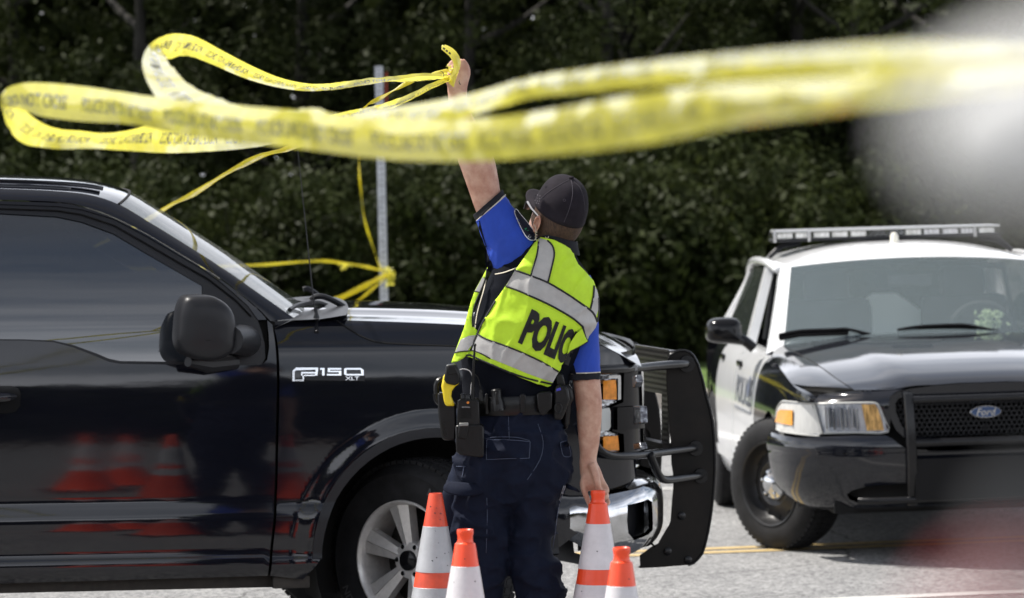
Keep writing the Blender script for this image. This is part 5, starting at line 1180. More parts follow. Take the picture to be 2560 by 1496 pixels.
for i in range(n):
    x0 = lx0 + 0.02 + (lw - 0.04) * i / n; x1 = x0 + (lw - 0.04) / n - 0.018
    if i in (5, 6): 
        for j in range(3): mb = MB(); c = V.w((x0 + 0.02 + 0.03 * j, LBf + 0.11, (lbz + lbt) / 2)); mb.lathe(c, V.e[1], [(0.0, -0.02), (0.006, -0.018), (0.018, 0.0), (0.019, 0.004)], 14); mb.build('lamp_module', M_refl, lb)
    else: lbox(x0, x1, lbz + 0.020, lbt - 0.018, LBf + 0.10, LBf + 0.118, 'lamp_module', mat('module %d' % i, (0.80, 0.80, 0.74) if i not in (8, 9, 10) else (0.68, 0.68, 0.70), 0.3, var=0.35, vscale=50, stretch=(3, 1, .3)), 0.004)
for x in (lx0 + 0.15 * lw, lx1 - 0.12 * lw, lx0 + 0.12 * 0): lbox(x - 0.004, x + 0.012, lbz, lbt + 0.002, LBf + 0.124, LBf + 0.134, 'divider', M_lbb, 0.002)
for sx_ in (-1, 1):
    mb = MB(); mb.tube([V.w((sx_ * 0.52, LBf, lbz + 0.005)), V.w((sx_ * 0.62, LBf + 0.02, lbz - 0.02)), V.w((sx_ * 0.70, LBf + 0.03, zt_ + 0.04))], [0.03, 0.02, 0.014], 8); mb.build('bracket', M_matte, lb)
mb = MB(); c = V.w(V.hit(2236, 604, 1, LBf + 0.35)); mb.lathe(c, V.e[2], [(0.022, -0.04), (0.024, 0.0), (0.022, 0.035), (0.012, 0.05), (0.0, 0.052)], 16); mb.build('roof_antenna', mat('cream plastic', (0.75, 0.72, 0.62), 0.4), pc)
# wheels
def vwheel(c, n, name='wheel', hub=True):
    w = empty(name, None, None); w.parent = pc; w.matrix_basis = pc.matrix_basis.inverted() @ Matrix.Translation(c)
    e = n.normalized(); a = UZ - e * e.z; a.normalize(); b = e.cross(a); R0, h = 0.345, 0.115
    mb = MB(); mb.lathe(c, e, [(0.212, h - 0.015), (0.222, h), (0.25, h + 0.006), (0.29, h + 0.002), (0.325, h - 0.012), (0.338, h - 0.03), (R0, h - 0.055), (R0, -h + 0.055), (0.325, -h + 0.01), (0.22, -h)], 64)
    for k_ in range(60):
        t = 2 * math.pi * k_ / 60; d = a * math.cos(t) + b * math.sin(t); tt = e.cross(d); mb.box(c + d * (R0 - 0.007) + e * (h - 0.04), (0.012, 0.03, 0.02), rot=Matrix((d, e, tt)).transposed())
        for off in (-0.04, 0, 0.04): mb.box(c + d * (R0 - 0.0) + e * off, (0.006, 0.026, 0.02), rot=Matrix((d, e, tt)).transposed())
    mb.build('tyre', M_rubber, w, smooth=40)
    M_steel = mat('black steel wheel', (0.016, 0.016, 0.017), 0.35)
    mb = MB(); mb.lathe(c, e, [(0.222, h - 0.002), (0.219, h + 0.006), (0.212, h + 0.002), (0.206, h - 0.02), (0.198, h - 0.05), (0.185, h - 0.066), (0.165, h - 0.06), (0.14, h - 0.045), (0.115, h - 0.03), (0.09, h - 0.045), (0.0, h - 0.045)], 64); rm = mb.build('rim', M_steel, w, smooth=40)
    mb = MB()
    for k_ in range(12):
        t = 2 * math.pi * k_ / 12; d = a * math.cos(t) + b * math.sin(t); mb.lathe(c + d * 0.168, e, [(0.016, h - 0.065), (0.014, h - 0.0575), (0.0, h - 0.0575)], 12)
    mb.build('vent_holes', M_black, rm)
    if hub:
        mb = MB(); mb.lathe(c, e, [(0.09, h - 0.05), (0.088, h - 0.02), (0.07, h - 0.005), (0.05, h + 0.002), (0.045, h + 0.012), (0.03, h + 0.016), (0.0, h + 0.017)], 32)
        for k_ in range(5): t = 2 * math.pi * k_ / 5; mb.ball(c + (a * math.cos(t) + b * math.sin(t)) * 0.06 + e * (h - 0.005), 0.013, seg=8, rg=6)
        mb.build('hub_cap', M_chrome, rm, smooth=50)
    return w
sV = R(34); left = -V.e[0]
vwheel(V.w((-0.98 + 0.085, 0, 0.345)), left * math.cos(sV) + V.e[1] * math.sin(sV))
vwheel(V.w((0.98 - 0.12, 0, 0.345)), -(left * math.cos(sV) + V.e[1] * math.sin(sV)))
vwheel(V.w((-0.86, -2.91, 0.345)), left); vwheel(V.w((0.86, -2.91, 0.345)), -left)
for fc_ in (0.0, -2.91):
    mb = MB(); wl = [(fc_ + (VRA + 0.01) * math.cos(t), ZR + (VRA + 0.01) * math.sin(t)) for t in [math.pi * i / 16 for i in range(17)]]
    sheet(mb, [[V.w((-x, f, z)) for f, z in wl] for x in (0.95, 0.55)]); mb.add([V.w((-0.55, f, z)) for f, z in wl], [list(range(17))]); both(mb, 'wheel_arch_liner', M_black)
# potted greenery lying on the dash (top-level thing)
rnd = random.Random(4); dc = V.w(V.hit(2475, 800, 1, -1.0)); mb = MB()
for k_ in range(150):
    p = dc + Vector((rnd.gauss(0, 0.035), rnd.gauss(0, 0.03), rnd.uniform(-0.04, 0.05))); u = Vector((rnd.gauss(0, 1), rnd.gauss(0, 1), rnd.gauss(0, 1))).normalized(); w = u.orthogonal().normalized(); L = 0.018
    mb.add([p - u * L, p - w * L * .5, p + u * L, p + w * L * .5], [[0, 1, 2, 3]])
tag(mb.build('leaf_sprig', mat('pale leaves', (0.36, 0.46, 0.28), 0.5, var=0.3, vscale=30, translu=0.3), None, smooth=None), 'pale green leafy sprig lying on the patrol car dashboard behind the windshield', 'foliage')
# ================================================================ OFFICER (seen from behind, left arm raised)
PY = 14.20
M_skin = mat('skin', (0.40, 0.195, 0.135), 0.5, sss=0.10, col2=(0.60, 0.385, 0.285), vscale=17, bump=0.0022, bscale=48, detail=7)
M_navy = mat('navy polo knit', (0.003, 0.004, 0.008), 0.9, spec=0.15, var=0.2, bump=0.006, bscale=9)
M_blue = mat('royal blue polo', (0.012, 0.055, 0.40), 0.7, var=0.10, vscale=14, bump=0.0035, bscale=11, stretch=(1.6, 1.6, 0.7))
M_pipe = mat('pale piping', (0.55, 0.50, 0.40), 0.7)
M_cuff = mat('ribbed cuff', (0.006, 0.007, 0.011), 0.9, bump=0.0008, bscale=220)
M_trou = mat('navy ripstop trousers', (0.0038, 0.0058, 0.015), 0.85, spec=0.2, col2=(0.007, 0.011, 0.026), vscale=9, bump=0.0050, bscale=9, stretch=(1, 1, 0.55), detail=7)
M_seam = mat('worn seam', (0.06, 0.075, 0.12), 0.85)
M_vest = mat('fluorescent yellow green', (0.60, 0.88, 0.035), 0.65, var=0.05, vscale=20, bump=0.0075, bscale=9, detail=3, translu=0.15)
M_silv = mat('silver retroreflective', (0.40, 0.39, 0.375), 0.5, metal=0.15, var=0.07, vscale=30, bump=0.0050, bscale=10)
M_btrim = mat('black binding', (0.008, 0.008, 0.009), 0.7)
M_leather = mat('black basketweave leather', (0.005, 0.005, 0.0055), 0.30, spec=0.35, var=0.3, vscale=40, bump=0.0006, bscale=150)
M_nylon = mat('black polymer', (0.006, 0.006, 0.0065), 0.33, spec=0.35, var=0.3, vscale=40, rvar=0.1)
M_cap = mat('charcoal cotton cap', (0.016, 0.0135, 0.018), 0.9, spec=0.2, var=0.18, vscale=25, bump=0.0022, bscale=22)
M_hair = mat('short brown hair', (0.035, 0.020, 0.012), 0.75, col2=(0.075, 0.042, 0.025), vscale=160, bump=0.0025, bscale=220, stretch=(1, 1, 0.35))
off = empty('person', 'police officer in yellow-green vest and cap seen from behind, arm raised', 'person', Matrix.Translation(at(1280, 1907, PY)))
def limb(mb, rows, k=24, step=4, mi=0, cap=True, mis=None, shrink=1.0):
    """rows: (xl,yl,xr,yr,dY,depth factor or metres if <0) silhouettes in the plane of the figure"""
    C_, W_, Dd = [], [], []
    for r in rows:
        a, b = at(r[0], r[1], PY + r[4]), at(r[2], r[3], PY + r[4]); C_.append((a + b) / 2); w = (b - a) / 2; W_.append(w)
        Dd.append(Vector((-r[5] if r[5] < 0 else w.length * r[5], 0, 0)))
    C2, W2, D2 = crom(C_, step), crom(W_, step), crom(Dd, step)
    rs = []
    for i, (c, w, d) in enumerate(zip(C2, W2, D2)):
        t = (C2[min(i + 1, len(C2) - 1)] - C2[max(i - 1, 0)]).normalized(); dv = t.cross(w).normalized(); dv = dv if dv.y > 0 else -dv
        rs.append([c + w * shrink * math.cos(q) + dv * d.x * shrink * math.sin(q) for q in [2 * math.pi * j / k for j in range(k)]])
    mb.rings(rs, mi, cap, mis=mis); return rs
def P(x, y, d=0.0): return at(x, y, PY + d)
# silhouettes
TL = [(585, 1352), (600, 1335), (620, 1300), (640, 1262), (660, 1240), (700, 1214), (760, 1192), (820, 1168), (860, 1152), (890, 1146), (930, 1152), (960, 1154), (1000, 1152), (1040, 1148)]
TR = [(585, 1425), (600, 1430), (620, 1437), (640, 1444), (660, 1454), (700, 1481), (740, 1494), (780, 1494), (820, 1484), (860, 1468), (890, 1452), (930, 1432), (960, 1422), (1000, 1419), (1040, 1420)]
TD = [(585, 0.055), (620, 0.085), (660, 0.105), (720, 0.122), (800, 0.128), (880, 0.122), (960, 0.115), (1040, 0.118)]
trows = [(lerpt(TL, y), y, lerpt(TR, y), y, 0.0, -lerpt(TD, y)) for y in (590, 605, 625, 650, 680, 720, 760, 800, 840, 880, 920, 955, 990, 1030)]
armR = [(1240, 640, 1300, 596, 0, .8), (1212, 582, 1266, 530, 0, .8), (1190, 530, 1252, 483, 0, .93), (1170, 473, 1247, 453, 0, .93), (1154, 428, 1240, 414, 0, .92), (1143, 397, 1233, 388, 0, .92), (1136, 360, 1222, 352, 0, .88), (1130, 320, 1199, 318, 0, .85), (1125, 285, 1180, 286, 0, .82), (1121, 255, 1171, 256, 0, .75), (1119, 232, 1168, 228, 0, .7), (1118, 212, 1171, 208, 0, .62), (1123, 192, 1177, 184, 0, .55), (1134, 170, 1173, 163, 0, .55), (1142, 152, 1162, 147, 0, .7)]
armH = [(1434, 840, 1486, 830, 0, .9), (1434, 900, 1492, 896, 0, .9), (1431, 950, 1500, 946, 0, .92), (1436, 990, 1504, 988, 0, .9), (1441, 1030, 1505.5, 1027, 0, .85), (1443, 1067, 1503, 1066, 0, .8), (1447, 1108, 1499, 1106, 0, .75), (1449, 1135, 1494, 1133, 0, .72), (1448, 1156, 1492, 1152, 0, .7), (1449, 1175, 1500, 1170, 0, .58), (1451, 1195, 1508, 1190, 0, .5), (1454, 1213, 1511, 1206, 0, .45), (1460, 1226, 1508, 1220, 0.01, .4)]
pelv = [(1152, 1020, 1419, 1016, 0, -.118), (1144, 1070, 1409, 1062, 0, -.125), (1137, 1119, 1424, 1100, 0, -.132), (1128, 1170, 1427, 1160, 0, -.128), (1120, 1215, 1413, 1212, 0, -.115), (1150, 1245, 1385, 1242, 0, -.09), (1210, 1268, 1345, 1266, 0, -.05)]
legL = [(1128, 1150, 1320, 1145, 0, .95), (1121, 1200, 1304, 1195, 0, 1.02), (1118, 1245, 1292, 1245, 0, 1.02), (1118, 1300, 1281, 1300, 0, .95), (1122, 1365, 1274, 1360, 0, .85), (1128, 1434, 1270, 1430, 0.0, .88), (1133, 1496, 1262, 1494, 0, .9), (1136, 1560, 1252, 1560, 0, .9), (1138, 1650, 1244, 1650, 0, .95), (1146, 1760, 1232, 1760, 0, 1.), (1150, 1850, 1225, 1850, 0, 1.)]
legR = [(1265, 1140, 1424, 1140, 0, 1.1), (1285, 1190, 1420, 1186, 0, 1.3), (1290, 1225, 1409, 1222, 0, 1.4), (1285, 1270, 1398, 1262, 0, 1.25), (1277, 1350, 1383, 1345, 0, 1.), (1274, 1400, 1386, 1385, 0, 1.), (1277, 1440, 1403, 1434, 0, .95), (1287, 1496, 1418, 1496, 0, .9), (1296, 1560, 1424, 1560, 0, .9), (1310, 1650, 1420, 1650, 0, .95), (1325, 1760, 1412, 1760, 0, 1.), (1332, 1850, 1408, 1850, 0, 1.)]
# head frame
yaw = R(38); fdh = Vector((-math.sin(yaw), math.cos(yaw), 0)); pt_ = R(28)
fd = fdh * math.cos(pt_) + UZ * math.sin(pt_); hup = UZ * math.cos(pt_) - fdh * math.sin(pt_); hs = fd.cross(hup)   # his right
HC = P(1397, 534)
def H(f, s, u): return HC + fd * f + hs * s + hup * u
def hring(u, fo, rf, rs_, k=32, pw=1.0): return [H(fo + rf * math.cos(t), rs_ * math.sin(t), u) for t in [2 * math.pi * j / k for j in range(k)]]
body = MB()
limb(body, trows, shrink=0.88); limb(body, pelv[:-2], shrink=0.86); limb(body, legL, shrink=0.80); limb(body, legR, shrink=0.78)
limb(body, armR, k=20); limb(body, armH, k=20)
body.tube([P(1300, 640, 0), P(1240, 600, 0)], [0.06, 0.052], 16); body.tube([P(1430, 710, 0), P(1458, 770, 0), P(1462, 850, 0)], [0.045, 0.04, 0.04], 16)
nb = P(1392, 650, 0.02); body.tube([nb, H(-0.01, 0, -0.14).lerp(nb, 0.4), H(-0.015, 0, -0.06)], [0.062, 0.055, 0.052], 24)
body.rings([hring(u, fo, rf, r_) for u, fo, rf, r_ in ((-0.145, 0.055, 0.020, 0.018), (-0.135, 0.050, 0.042, 0.034), (-0.11, 0.032, 0.066, 0.054), (-0.08, 0.015, 0.084, 0.065), (-0.05, 0.004, 0.094, 0.071), (-0.02, 0.0, 0.098, 0.074), (0.02, -0.002, 0.098, 0.075), (0.06, -0.004, 0.09, 0.069), (0.095, -0.005, 0.07, 0.052), (0.11, -0.005, 0.04, 0.03))])
body.rings([[H(0.092 + a * 0.9, b, u) for a, b in ((0, -w), (h_, -w * .4), (h_ * 1.1, 0), (h_, w * .4), (0, w), (-0.02, 0))] for u, w, h_ in ((-0.072, 0.016, 0.016), (-0.06, 0.014, 0.022), (-0.035, 0.010, 0.012), (-0.015, 0.008, 0.004))])
for u_, h_ in ((-0.092, 0.006), (-0.103, 0.007)): body.tube([H(0.078, -0.024, u_), H(0.092, 0, u_), H(0.078, 0.024, u_)], [0.004, h_, 0.004], 8)
for sg in (-1, 1): body.ball(H(0.083, 0.030 * sg, -0.02), 0.013, seg=12, rg=8)
# raised hand: fingers folded to the left round the tape, thumb along the wrist side
def finger(pts, r, ms=body): ms.tube(crom([P(*p) for p in pts], 4), [r[0] + (r[1] - r[0]) * i / (4 * (len(pts) - 1)) for i in range(4 * (len(pts) - 1) + 1)], 12); ms.ball(P(*pts[-1]), r[1])
for i, (kx, ky, dd) in enumerate([(1155, 153, 0.020), (1161, 162, 0.012), (1167, 172, 0.006), (1171, 184, 0.0)]):
    finger([(kx - 14, ky + 16, dd), (kx - 1, ky + 3, dd), (kx - 17, ky - 1, dd + 0.014), (kx - 30, ky + 10, dd + 0.018), (kx - 25, ky + 20, dd + 0.012)], (0.0098 - 0.0004 * i, 0.0080 - 0.0004 * i))
finger([(1132, 222, -0.012), (1124, 207, -0.022), (1121, 195, -0.016), (1128, 180, -0.008), (1136, 172, 0.0)], (0.0135, 0.0090))
# hanging hand: thumb into the cone mouth, index down its near side, the others round the rim
finger([(1480, 1160, -0.018), (1487, 1182, -0.030), (1492, 1202, -0.034), (1496, 1219, -0.028), (1500, 1232, -0.012)], (0.0150, 0.0098))
finger([(1461, 1190, -0.008), (1457, 1212, -0.010), (1462, 1232, -0.010), (1470, 1252, -0.006), (1474, 1262, 0.0)], (0.0120, 0.0085))
finger([(1498, 1190, 0.0), (1507, 1208, 0.0), (1515, 1221, -0.012), (1517, 1229, -0.026), (1512, 1230, -0.034)], (0.0115, 0.0085))
finger([(1496, 1198, 0.014), (1508, 1222, 0.014), (1515, 1235, 0.004), (1516, 1243, -0.010), (1510, 1244, -0.018)], (0.0110, 0.0082))
finger([(1490, 1200, 0.026), (1509, 1236, 0.028), (1518, 1250, 0.018), (1520, 1259, 0.006), (1514, 1262, 0.0)], (0.0100, 0.0074))
bo_ = body.build('body', M_skin, off); remesh(bo_, 0.0042, 5)
# wrist tendon + finger creases come from the material bump; ears and hair separately
for sg, nm in ((-1, 'ear'), (1, 'ear')):
    mb = MB(); c = H(-0.002, 0.077 * sg, -0.035); rs = []
    ex = (fd * 0.25 - hs * -sg * 0.9).normalized()
    for o_, s_ in ((-0.004, 0.75), (0.006, 0.95), (0.013, 1.0), (0.015, 0.9), (0.011, 0.72), (0.004, 0.5)):
        rs.append([c + hs * sg * o_ - fd * o_ * 0.7 + (fd * 0.017 * math.cos(t) * s_ + hup * (0.032 * math.sin(t) * s_ * (1.0 if math.sin(t) > 0 else .9))) for t in [2 * math.pi * i / 20 for i in range(20)]])
    mb.rings(rs); mb.build(nm, M_skin, off, smooth=180)
mb = MB(); rows = []
for i in range(15):
    u = -0.088 + 0.115 * i / 14; r_ = []
    for j in range(33):
        t = R(62) + R(236) * j / 32; e = min(1, min(j, 32 - j) / 4)
        ug = u if i else u - 0.0
        low = 0.030 * (1 - e); uu = max(u, -0.088 + low * 1.3) if i < 6 else u
        fo = smt([(-0.088, 0.006), (-0.05, 0.003), (-0.02, 0), (0.03, -0.002)], uu); rf = smt([(-0.088, 0.085), (-0.05, 0.098), (-0.02, 0.102), (0.03, 0.101)], uu) - (0.010 if i == 0 else 0); rr = smt([(-0.088, 0.062), (-0.05, 0.0745), (-0.02, 0.0775), (0.03, 0.078)], uu) - (0.008 if i == 0 else 0)
        n_ = noise.noise(Vector((j * 0.9, i * 0.9, 2))) * 0.0012
        r_.append(H(fo + (rf + n_) * math.cos(t), (rr + n_) * math.sin(t), uu))
    rows.append(r_)
sheet(mb, rows); mb.build('hair', M_hair, off, smooth=180)
# cap: six-panel crown + brim
mb = MB(); rs = []
for i in range(17):
    a = math.pi / 2 * i / 16 * 0.995; u = 0.004 + 0.128 * math.sin(a) ** 0.92; s_ = math.cos(a) ** 0.72; rr = []
    for j in range(60):
        t = 2 * math.pi * j / 60; ridge = 1 - 0.012 * abs(math.sin(3 * t)) ** 6 * s_; front = 1 + 0.02 * max(0, math.cos(t)) 
        w_ = 1 + 0.008 * noise.noise(Vector((math.cos(t) * 2, math.sin(t) * 2, i * 0.5)))
        rr.append(H(-0.004 + 0.101 * s_ * math.cos(t) * ridge * front * w_, 0.0805 * s_ * math.sin(t) * ridge * w_, u - 0.004 * max(0, -math.cos(t)) * (1 - i / 16) - 0.0))
    rs.append(rr)
mb.rings(rs, cap=False); mb.f.append([16 * 60 + j for j in range(60)]); mb.m.append(0); cap_ = mb.build('cap', M_cap, off, smooth=180, solid=0.003)
mb = MB(); mb.ball(H(-0.004, 0, 0.137), (0.009, 0.009, 0.006), seg=12, rg=6); mb.build('cap_button', M_cap, cap_)
mb = MB(); rows = []
for i in range(9):
    r_ = []
    for j in range(25):
        s = -1 + j / 12; q = i / 8; tmax = R(66) * s; base_f, base_s = 0.098 * math.cos(tmax) - 0.004, 0.079 * math.sin(tmax)
        ext = 0.068 * q * (1 - abs(s) ** 2.6) ** 0.5
        r_.append(H(base_f + ext, base_s * (1 - 0.03 * q), 0.010 - 0.004 * q - 0.028 * (abs(s) ** 2) * (0.3 + 0.7 * q) - 0.0))
    rows.append(r_)
sheet(mb, rows); mb.build('cap_brim', M_cap, cap_, smooth=180, solid=0.004)
capb = bvh_of(cap_)
def seam_line(pts, bv, r, name, m, parent, off_=0.001, k=4, closed=False):
    c = caster(bv, off_); w = [c((q.x, q.y)) for q in crom([Vector((*p, 0)) for p in pts], k)]; mb = MB(); mb.tube(w, r, 5); return mb.build(name, m, parent)
M_thread = mat('cap thread', (0.05, 0.045, 0.055), 0.9)
seam_line([(1427, 447), (1400, 462), (1372, 480), (1350, 500)], capb, 0.0012, 'cap_seam', M_thread, cap_); seam_line([(1427, 447), (1432, 480), (1424, 520), (1410, 556)], capb, 0.0012, 'cap_seam', M_thread, cap_)
seam_line([(1427, 447), (1450, 470), (1460, 500), (1462, 530)], capb, 0.0012, 'cap_seam', M_thread, cap_)
for p in ((1366, 468), (1411, 501), (1459, 507)):
    mb = MB(); q = caster(capb, 0.001)(p); n_ = (CAM - q).normalized(); a = n_.orthogonal().normalized(); b = n_.cross(a); mb.tube([q + (a * math.cos(t) + b * math.sin(t)) * 0.0038 for t in [i * math.pi / 6 for i in range(13)]], 0.0012, 5); mb.build('cap_eyelet', M_thread, cap_)
# small embroidered shield on the cap's side
mb = MB(); cc = caster(capb, 0.0012)
for (x, y) in [(1338, 490), (1344, 488), (1350, 490), (1337, 496), (1343, 496), (1349, 497), (1338, 502), (1344, 503), (1349, 503), (1341, 508), (1346, 509)]:
    mb.add([cc(p) for p in [(x - 2, y), (x, y - 2), (x + 2, y), (x, y + 2)]], [[0, 1, 2, 3]])
mb.build('cap_embroidery', mat('grey embroidery', (0.045, 0.04, 0.05), 0.8), cap_, smooth=None)
# sunglasses
mb = MB()
for sg in (-1, 1): mb.tube([H(0.0, 0.080 * sg, -0.012), H(0.05, 0.078 * sg, -0.008), H(0.092, 0.066 * sg, -0.006)], [0.0022, 0.003, 0.004], 8)
gls = mb.build('sunglasses', mat('pale grey temple', (0.30, 0.30, 0.32), 0.25), off)
mb = MB()
for sg in (-1, 1): mb.rings([[H(0.088 + 0.018 * (1 - abs(s_) ** 2) + o, s_ * 0.070, -0.022 + w) for s_, w in ((sg * 0.98, 0.014), (sg * 0.6, 0.018), (sg * 0.15, 0.014), (sg * 0.15, -0.008), (sg * 0.5, -0.024), (sg * 0.95, -0.014))] for o in (0.008, 0.012)])
mb.build('lenses', mat('dark lens', (0.01, 0.01, 0.01), 0.08), gls, smooth=30)
# ear piece coil
mb = MB(); base = [H(-0.002, -0.090, -0.040), H(-0.022, -0.090, -0.055), H(-0.03, -0.082, -0.085), P(1370, 593, -0.062)]; cv = crom(base, 18)
mb.tube([p + Vector((math.cos(i * 1.3), 0, math.sin(i * 1.3))) * (0.0030 if i > 16 else 0) for i, p in enumerate(cv)], 0.0013, 5)
mb.build('earpiece_coil', mat('clear coil', (0.55, 0.50, 0.38), 0.3), off)
# ---- clothes
def crumple(ob, amp, f1=4.0, f2=9.0, seed=0.0, sub_=1, skew=0.8):
    bm = bmesh.new(); bm.from_mesh(ob.data)
    for _ in range(sub_): bmesh.ops.subdivide_edges(bm, edges=bm.edges[:], cuts=1, use_grid_fill=True)
    bm.normal_update()
    for v in bm.verts:
        p = v.co; a = noise.noise(Vector((p.x * f1 + p.z * f1 * skew + seed, p.y * f1, p.z * f1 * 0.6 - p.x * 2)))
        b = noise.noise(Vector((p.x * f2 * 1.3 - p.z * f2 * skew * 0.7, p.y * f2, p.z * f2 * 0.8 + seed)))
        r_ = max(0, 1 - abs(a) * 5.0) ** 2 * 0.9 + max(0, 1 - abs(b) * 4.5) ** 2 * 0.55 + noise.noise(p * 30) * 0.12
        v.co = p + v.normal * amp * (r_ - 0.35)
    bm.to_mesh(ob.data); bm.free(); ob.data.shade_smooth()
def wr(mb, amp, sc):      # wrinkle displacement
    return mb
shirt = MB(); limb(shirt, trows, k=40, shrink=0.985)
def slv(rows, mis_f, name):
    mb = MB(); n = (len(rows) - 1) * 4; limb(mb, rows, k=36, mis=[mis_f(i / n) for i in range(n + 1)]); return mb
sh = shirt.build('polo_shirt', [M_navy], off, smooth=180)
sl = [(1184, 538, 1256, 474, 0, .95), (1188, 546, 1261, 484, 0, .95), (1191, 551, 1264, 488, 0, .95), (1192, 553, 1265, 490, 0, .95), (1203, 588, 1286, 528, 0, .92), (1216, 620, 1306, 562, 0, .9), (1222, 652, 1330, 590, 0, .86), (1236, 684, 1352, 622, 0, .80)]
mbs = slv(sl, lambda t: 1 if t < 2 / 7 else (2 if t < 3 / 7 else 0), 's'); slL = mbs.build('sleeve', [M_blue, M_cuff, M_pipe], sh, smooth=60)
sr = [(1413, 951, 1500, 948, 0, .85), (1414, 940, 1501, 938, 0, .85), (1414, 933, 1501, 931, 0, .85), (1414, 931, 1501, 929, 0, .85), (1418, 890, 1499, 888, 0, .85), (1422, 850, 1497, 846, 0, .85), (1428, 800, 1496, 790, 0, .85), (1432, 750, 1492, 735, 0, .9), (1425, 705, 1475, 690, 0, .9)]
mbs = slv(sr, lambda t: 1 if t < 2 / 8 else (2 if t < 3 / 8 else 0), 's'); slR = mbs.build('sleeve', [M_blue, M_cuff, M_pipe], sh, smooth=60)
crumple(sh, 0.006, seed=3); crumple(slL, 0.005, 7, 15, 1, sub_=1); crumple(slR, 0.004, 6, 13, 5, sub_=1)
shb = bvh_of(sh, slL, slR)
def decal(name, poly, bv, off_, m, parent, sp=9, lip=0.0, thick=0.0, fb=14.2, smooth=60, curved=True):
    mb = MB(); c = caster(bv, off_, fb); mb.nofix = True
    ol_ = dens(poly, sp); vs = list(ol_); e = [(i, (i + 1) % len(ol_)) for i in range(len(ol_))]
    if curved:
        x0, x1, y0, y1 = min(p[0] for p in poly), max(p[0] for p in poly), min(p[1] for p in poly), max(p[1] for p in poly); y = y0 + sp / 2
        while y < y1:
            x = x0 + sp / 2
            while x < x1:
                if pip((x, y), ol_): vs.append((x, y))
                x += sp
            y += sp
    r = delaunay_2d_cdt([Vector(p) for p in vs], e, [], 0, 1e-6); fs = []
    for f in r[2]:
        g_ = ((r[0][f[0]].x + r[0][f[1]].x + r[0][f[2]].x) / 3, (r[0][f[0]].y + r[0][f[1]].y + r[0][f[2]].y) / 3)
        if pip(g_, ol_): fs.append(list(f))
    mb.add([c((p.x, p.y)) for p in r[0]], fs)
    return mb.build(name, m, parent, smooth=smooth, solid=thick)
def stripd(name, line, w, bv, off_, m, parent, fb=14.2, mb=None, k=3):
    L = crom([Vector((*p, 0)) for p in line], k); c = caster(bv, off_, fb); A, B = [], []
    for i, p in enumerate(L):
        t = (L[min(i + 1, len(L) - 1)] - L[max(i - 1, 0)]).normalized(); n_ = Vector((-t.y, t.x, 0)) * w / 2; A.append(c((p.x + n_.x, p.y + n_.y))); B.append(c((p.x - n_.x, p.y - n_.y)))
    own = mb is None; mb = mb or MB(); n = len(A); mb.add(A + B, [[i, i + 1, n + i + 1, n + i] for i in range(n - 1)])
    return mb.build(name, m, parent, smooth=180, solid=0.001) if own else mb
decal('underarm_panel', [(1190, 553), (1199, 552), (1207, 585), (1219, 625), (1232, 665), (1238, 686), (1216, 676), (1212, 640), (1214, 615)], shb, 0.0015, M_navy, sh, sp=6)
stripd('piping', [(1237, 686), (1262, 681), (1296, 668)], 2.6, shb, 0.003, M_pipe, sh)
stripd('piping', [(1216, 700), (1207, 735), (1193, 785), (1187, 830)], 2.0, shb, 0.002, M_pipe, sh)
decal('underarm_panel', [(1404, 912), (1424, 886), (1432, 905), (1441, 936), (1414, 934)], shb, 0.0015, M_navy, sh, sp=6)
# collar
mb = MB(); ca = P(1397, 607, 0.0); rs = []
for h_, r_ in ((-0.022, 0.066), (-0.005, 0.060), (0.014, 0.058), (0.024, 0.060), (0.022, 0.064), (0.004, 0.066), (-0.022, 0.072)):
    rs.append([ca + Vector((math.cos(t) * r_ * 0.98, math.sin(t) * r_ * 1.0, h_ - math.cos(t) * 0.020 + math.sin(t) * 0.004)) for t in [2 * math.pi * i / 32 for i in range(32)]])
mb.rings(rs, cap=False); mb.build('collar', M_cuff, sh, smooth=180)
# shoulder patch on the raised sleeve
patch = [(1288, 524), (1292, 524), (1300, 535), (1318, 556), (1334, 578), (1340, 592), (1337, 600), (1325, 600), (1314, 590), (1303, 570), (1293, 548), (1287, 532)]
pd_ = decal('shoulder_patch', patch, shb, 0.004, mat('patch navy', (0.01, 0.013, 0.03), 0.8), sh, sp=5, thick=0.001)
mb = MB(); stripd('x', patch + [patch[0]], 2.2, shb, 0.0055, None, None, mb=mb); mb.build('patch_border', mat('patch border', (0.75, 0.77, 0.8), 0.7), pd_, smooth=None)
decal('patch_emblem', [(1308, 556), (1318, 558), (1326, 570), (1324, 580), (1314, 576), (1308, 566)], shb, 0.006, mat('patch green', (0.05, 0.40, 0.18), 0.7), pd_, sp=4)
decal('patch_gold', [(1311, 552), (1316, 556), (1315, 562), (1310, 559)], shb, 0.0066, mat('patch gold', (0.6, 0.5, 0.08), 0.7), pd_, sp=4)
def text_on(txt, size, bold, mp_, bv, off_, name, m, parent, fb=14.2, n=1):
    vs, fs = text_mesh(txt, size, bold); x0 = min(v.x for v in vs); x1 = max(v.x for v in vs); vs, fs = subdiv(vs, fs, n); c = caster(bv, off_, fb)
    mb = MB(); mb.add([c(mp_((v.x - x0) / (x1 - x0), v.y / size)) for v in vs], fs); return mb.build(name, m, parent, smooth=None)
text_on('NLA', 10, 0.2, lambda s, t: (1293 + 11 * s + 6 * t, 534 + 17 * s - 5 * t), shb, 0.006, 'patch_letters', mat('patch letters', (0.8, 0.82, 0.85), 0.7), pd_)
text_on('CE', 10, 0.2, lambda s, t: (1318 + 9 * s + 9 * t, 592 + 3 * s - 9 * t + 0), shb, 0.006, 'patch_letters', mat('patch letters b', (0.6, 0.62, 0.66), 0.7), pd_)
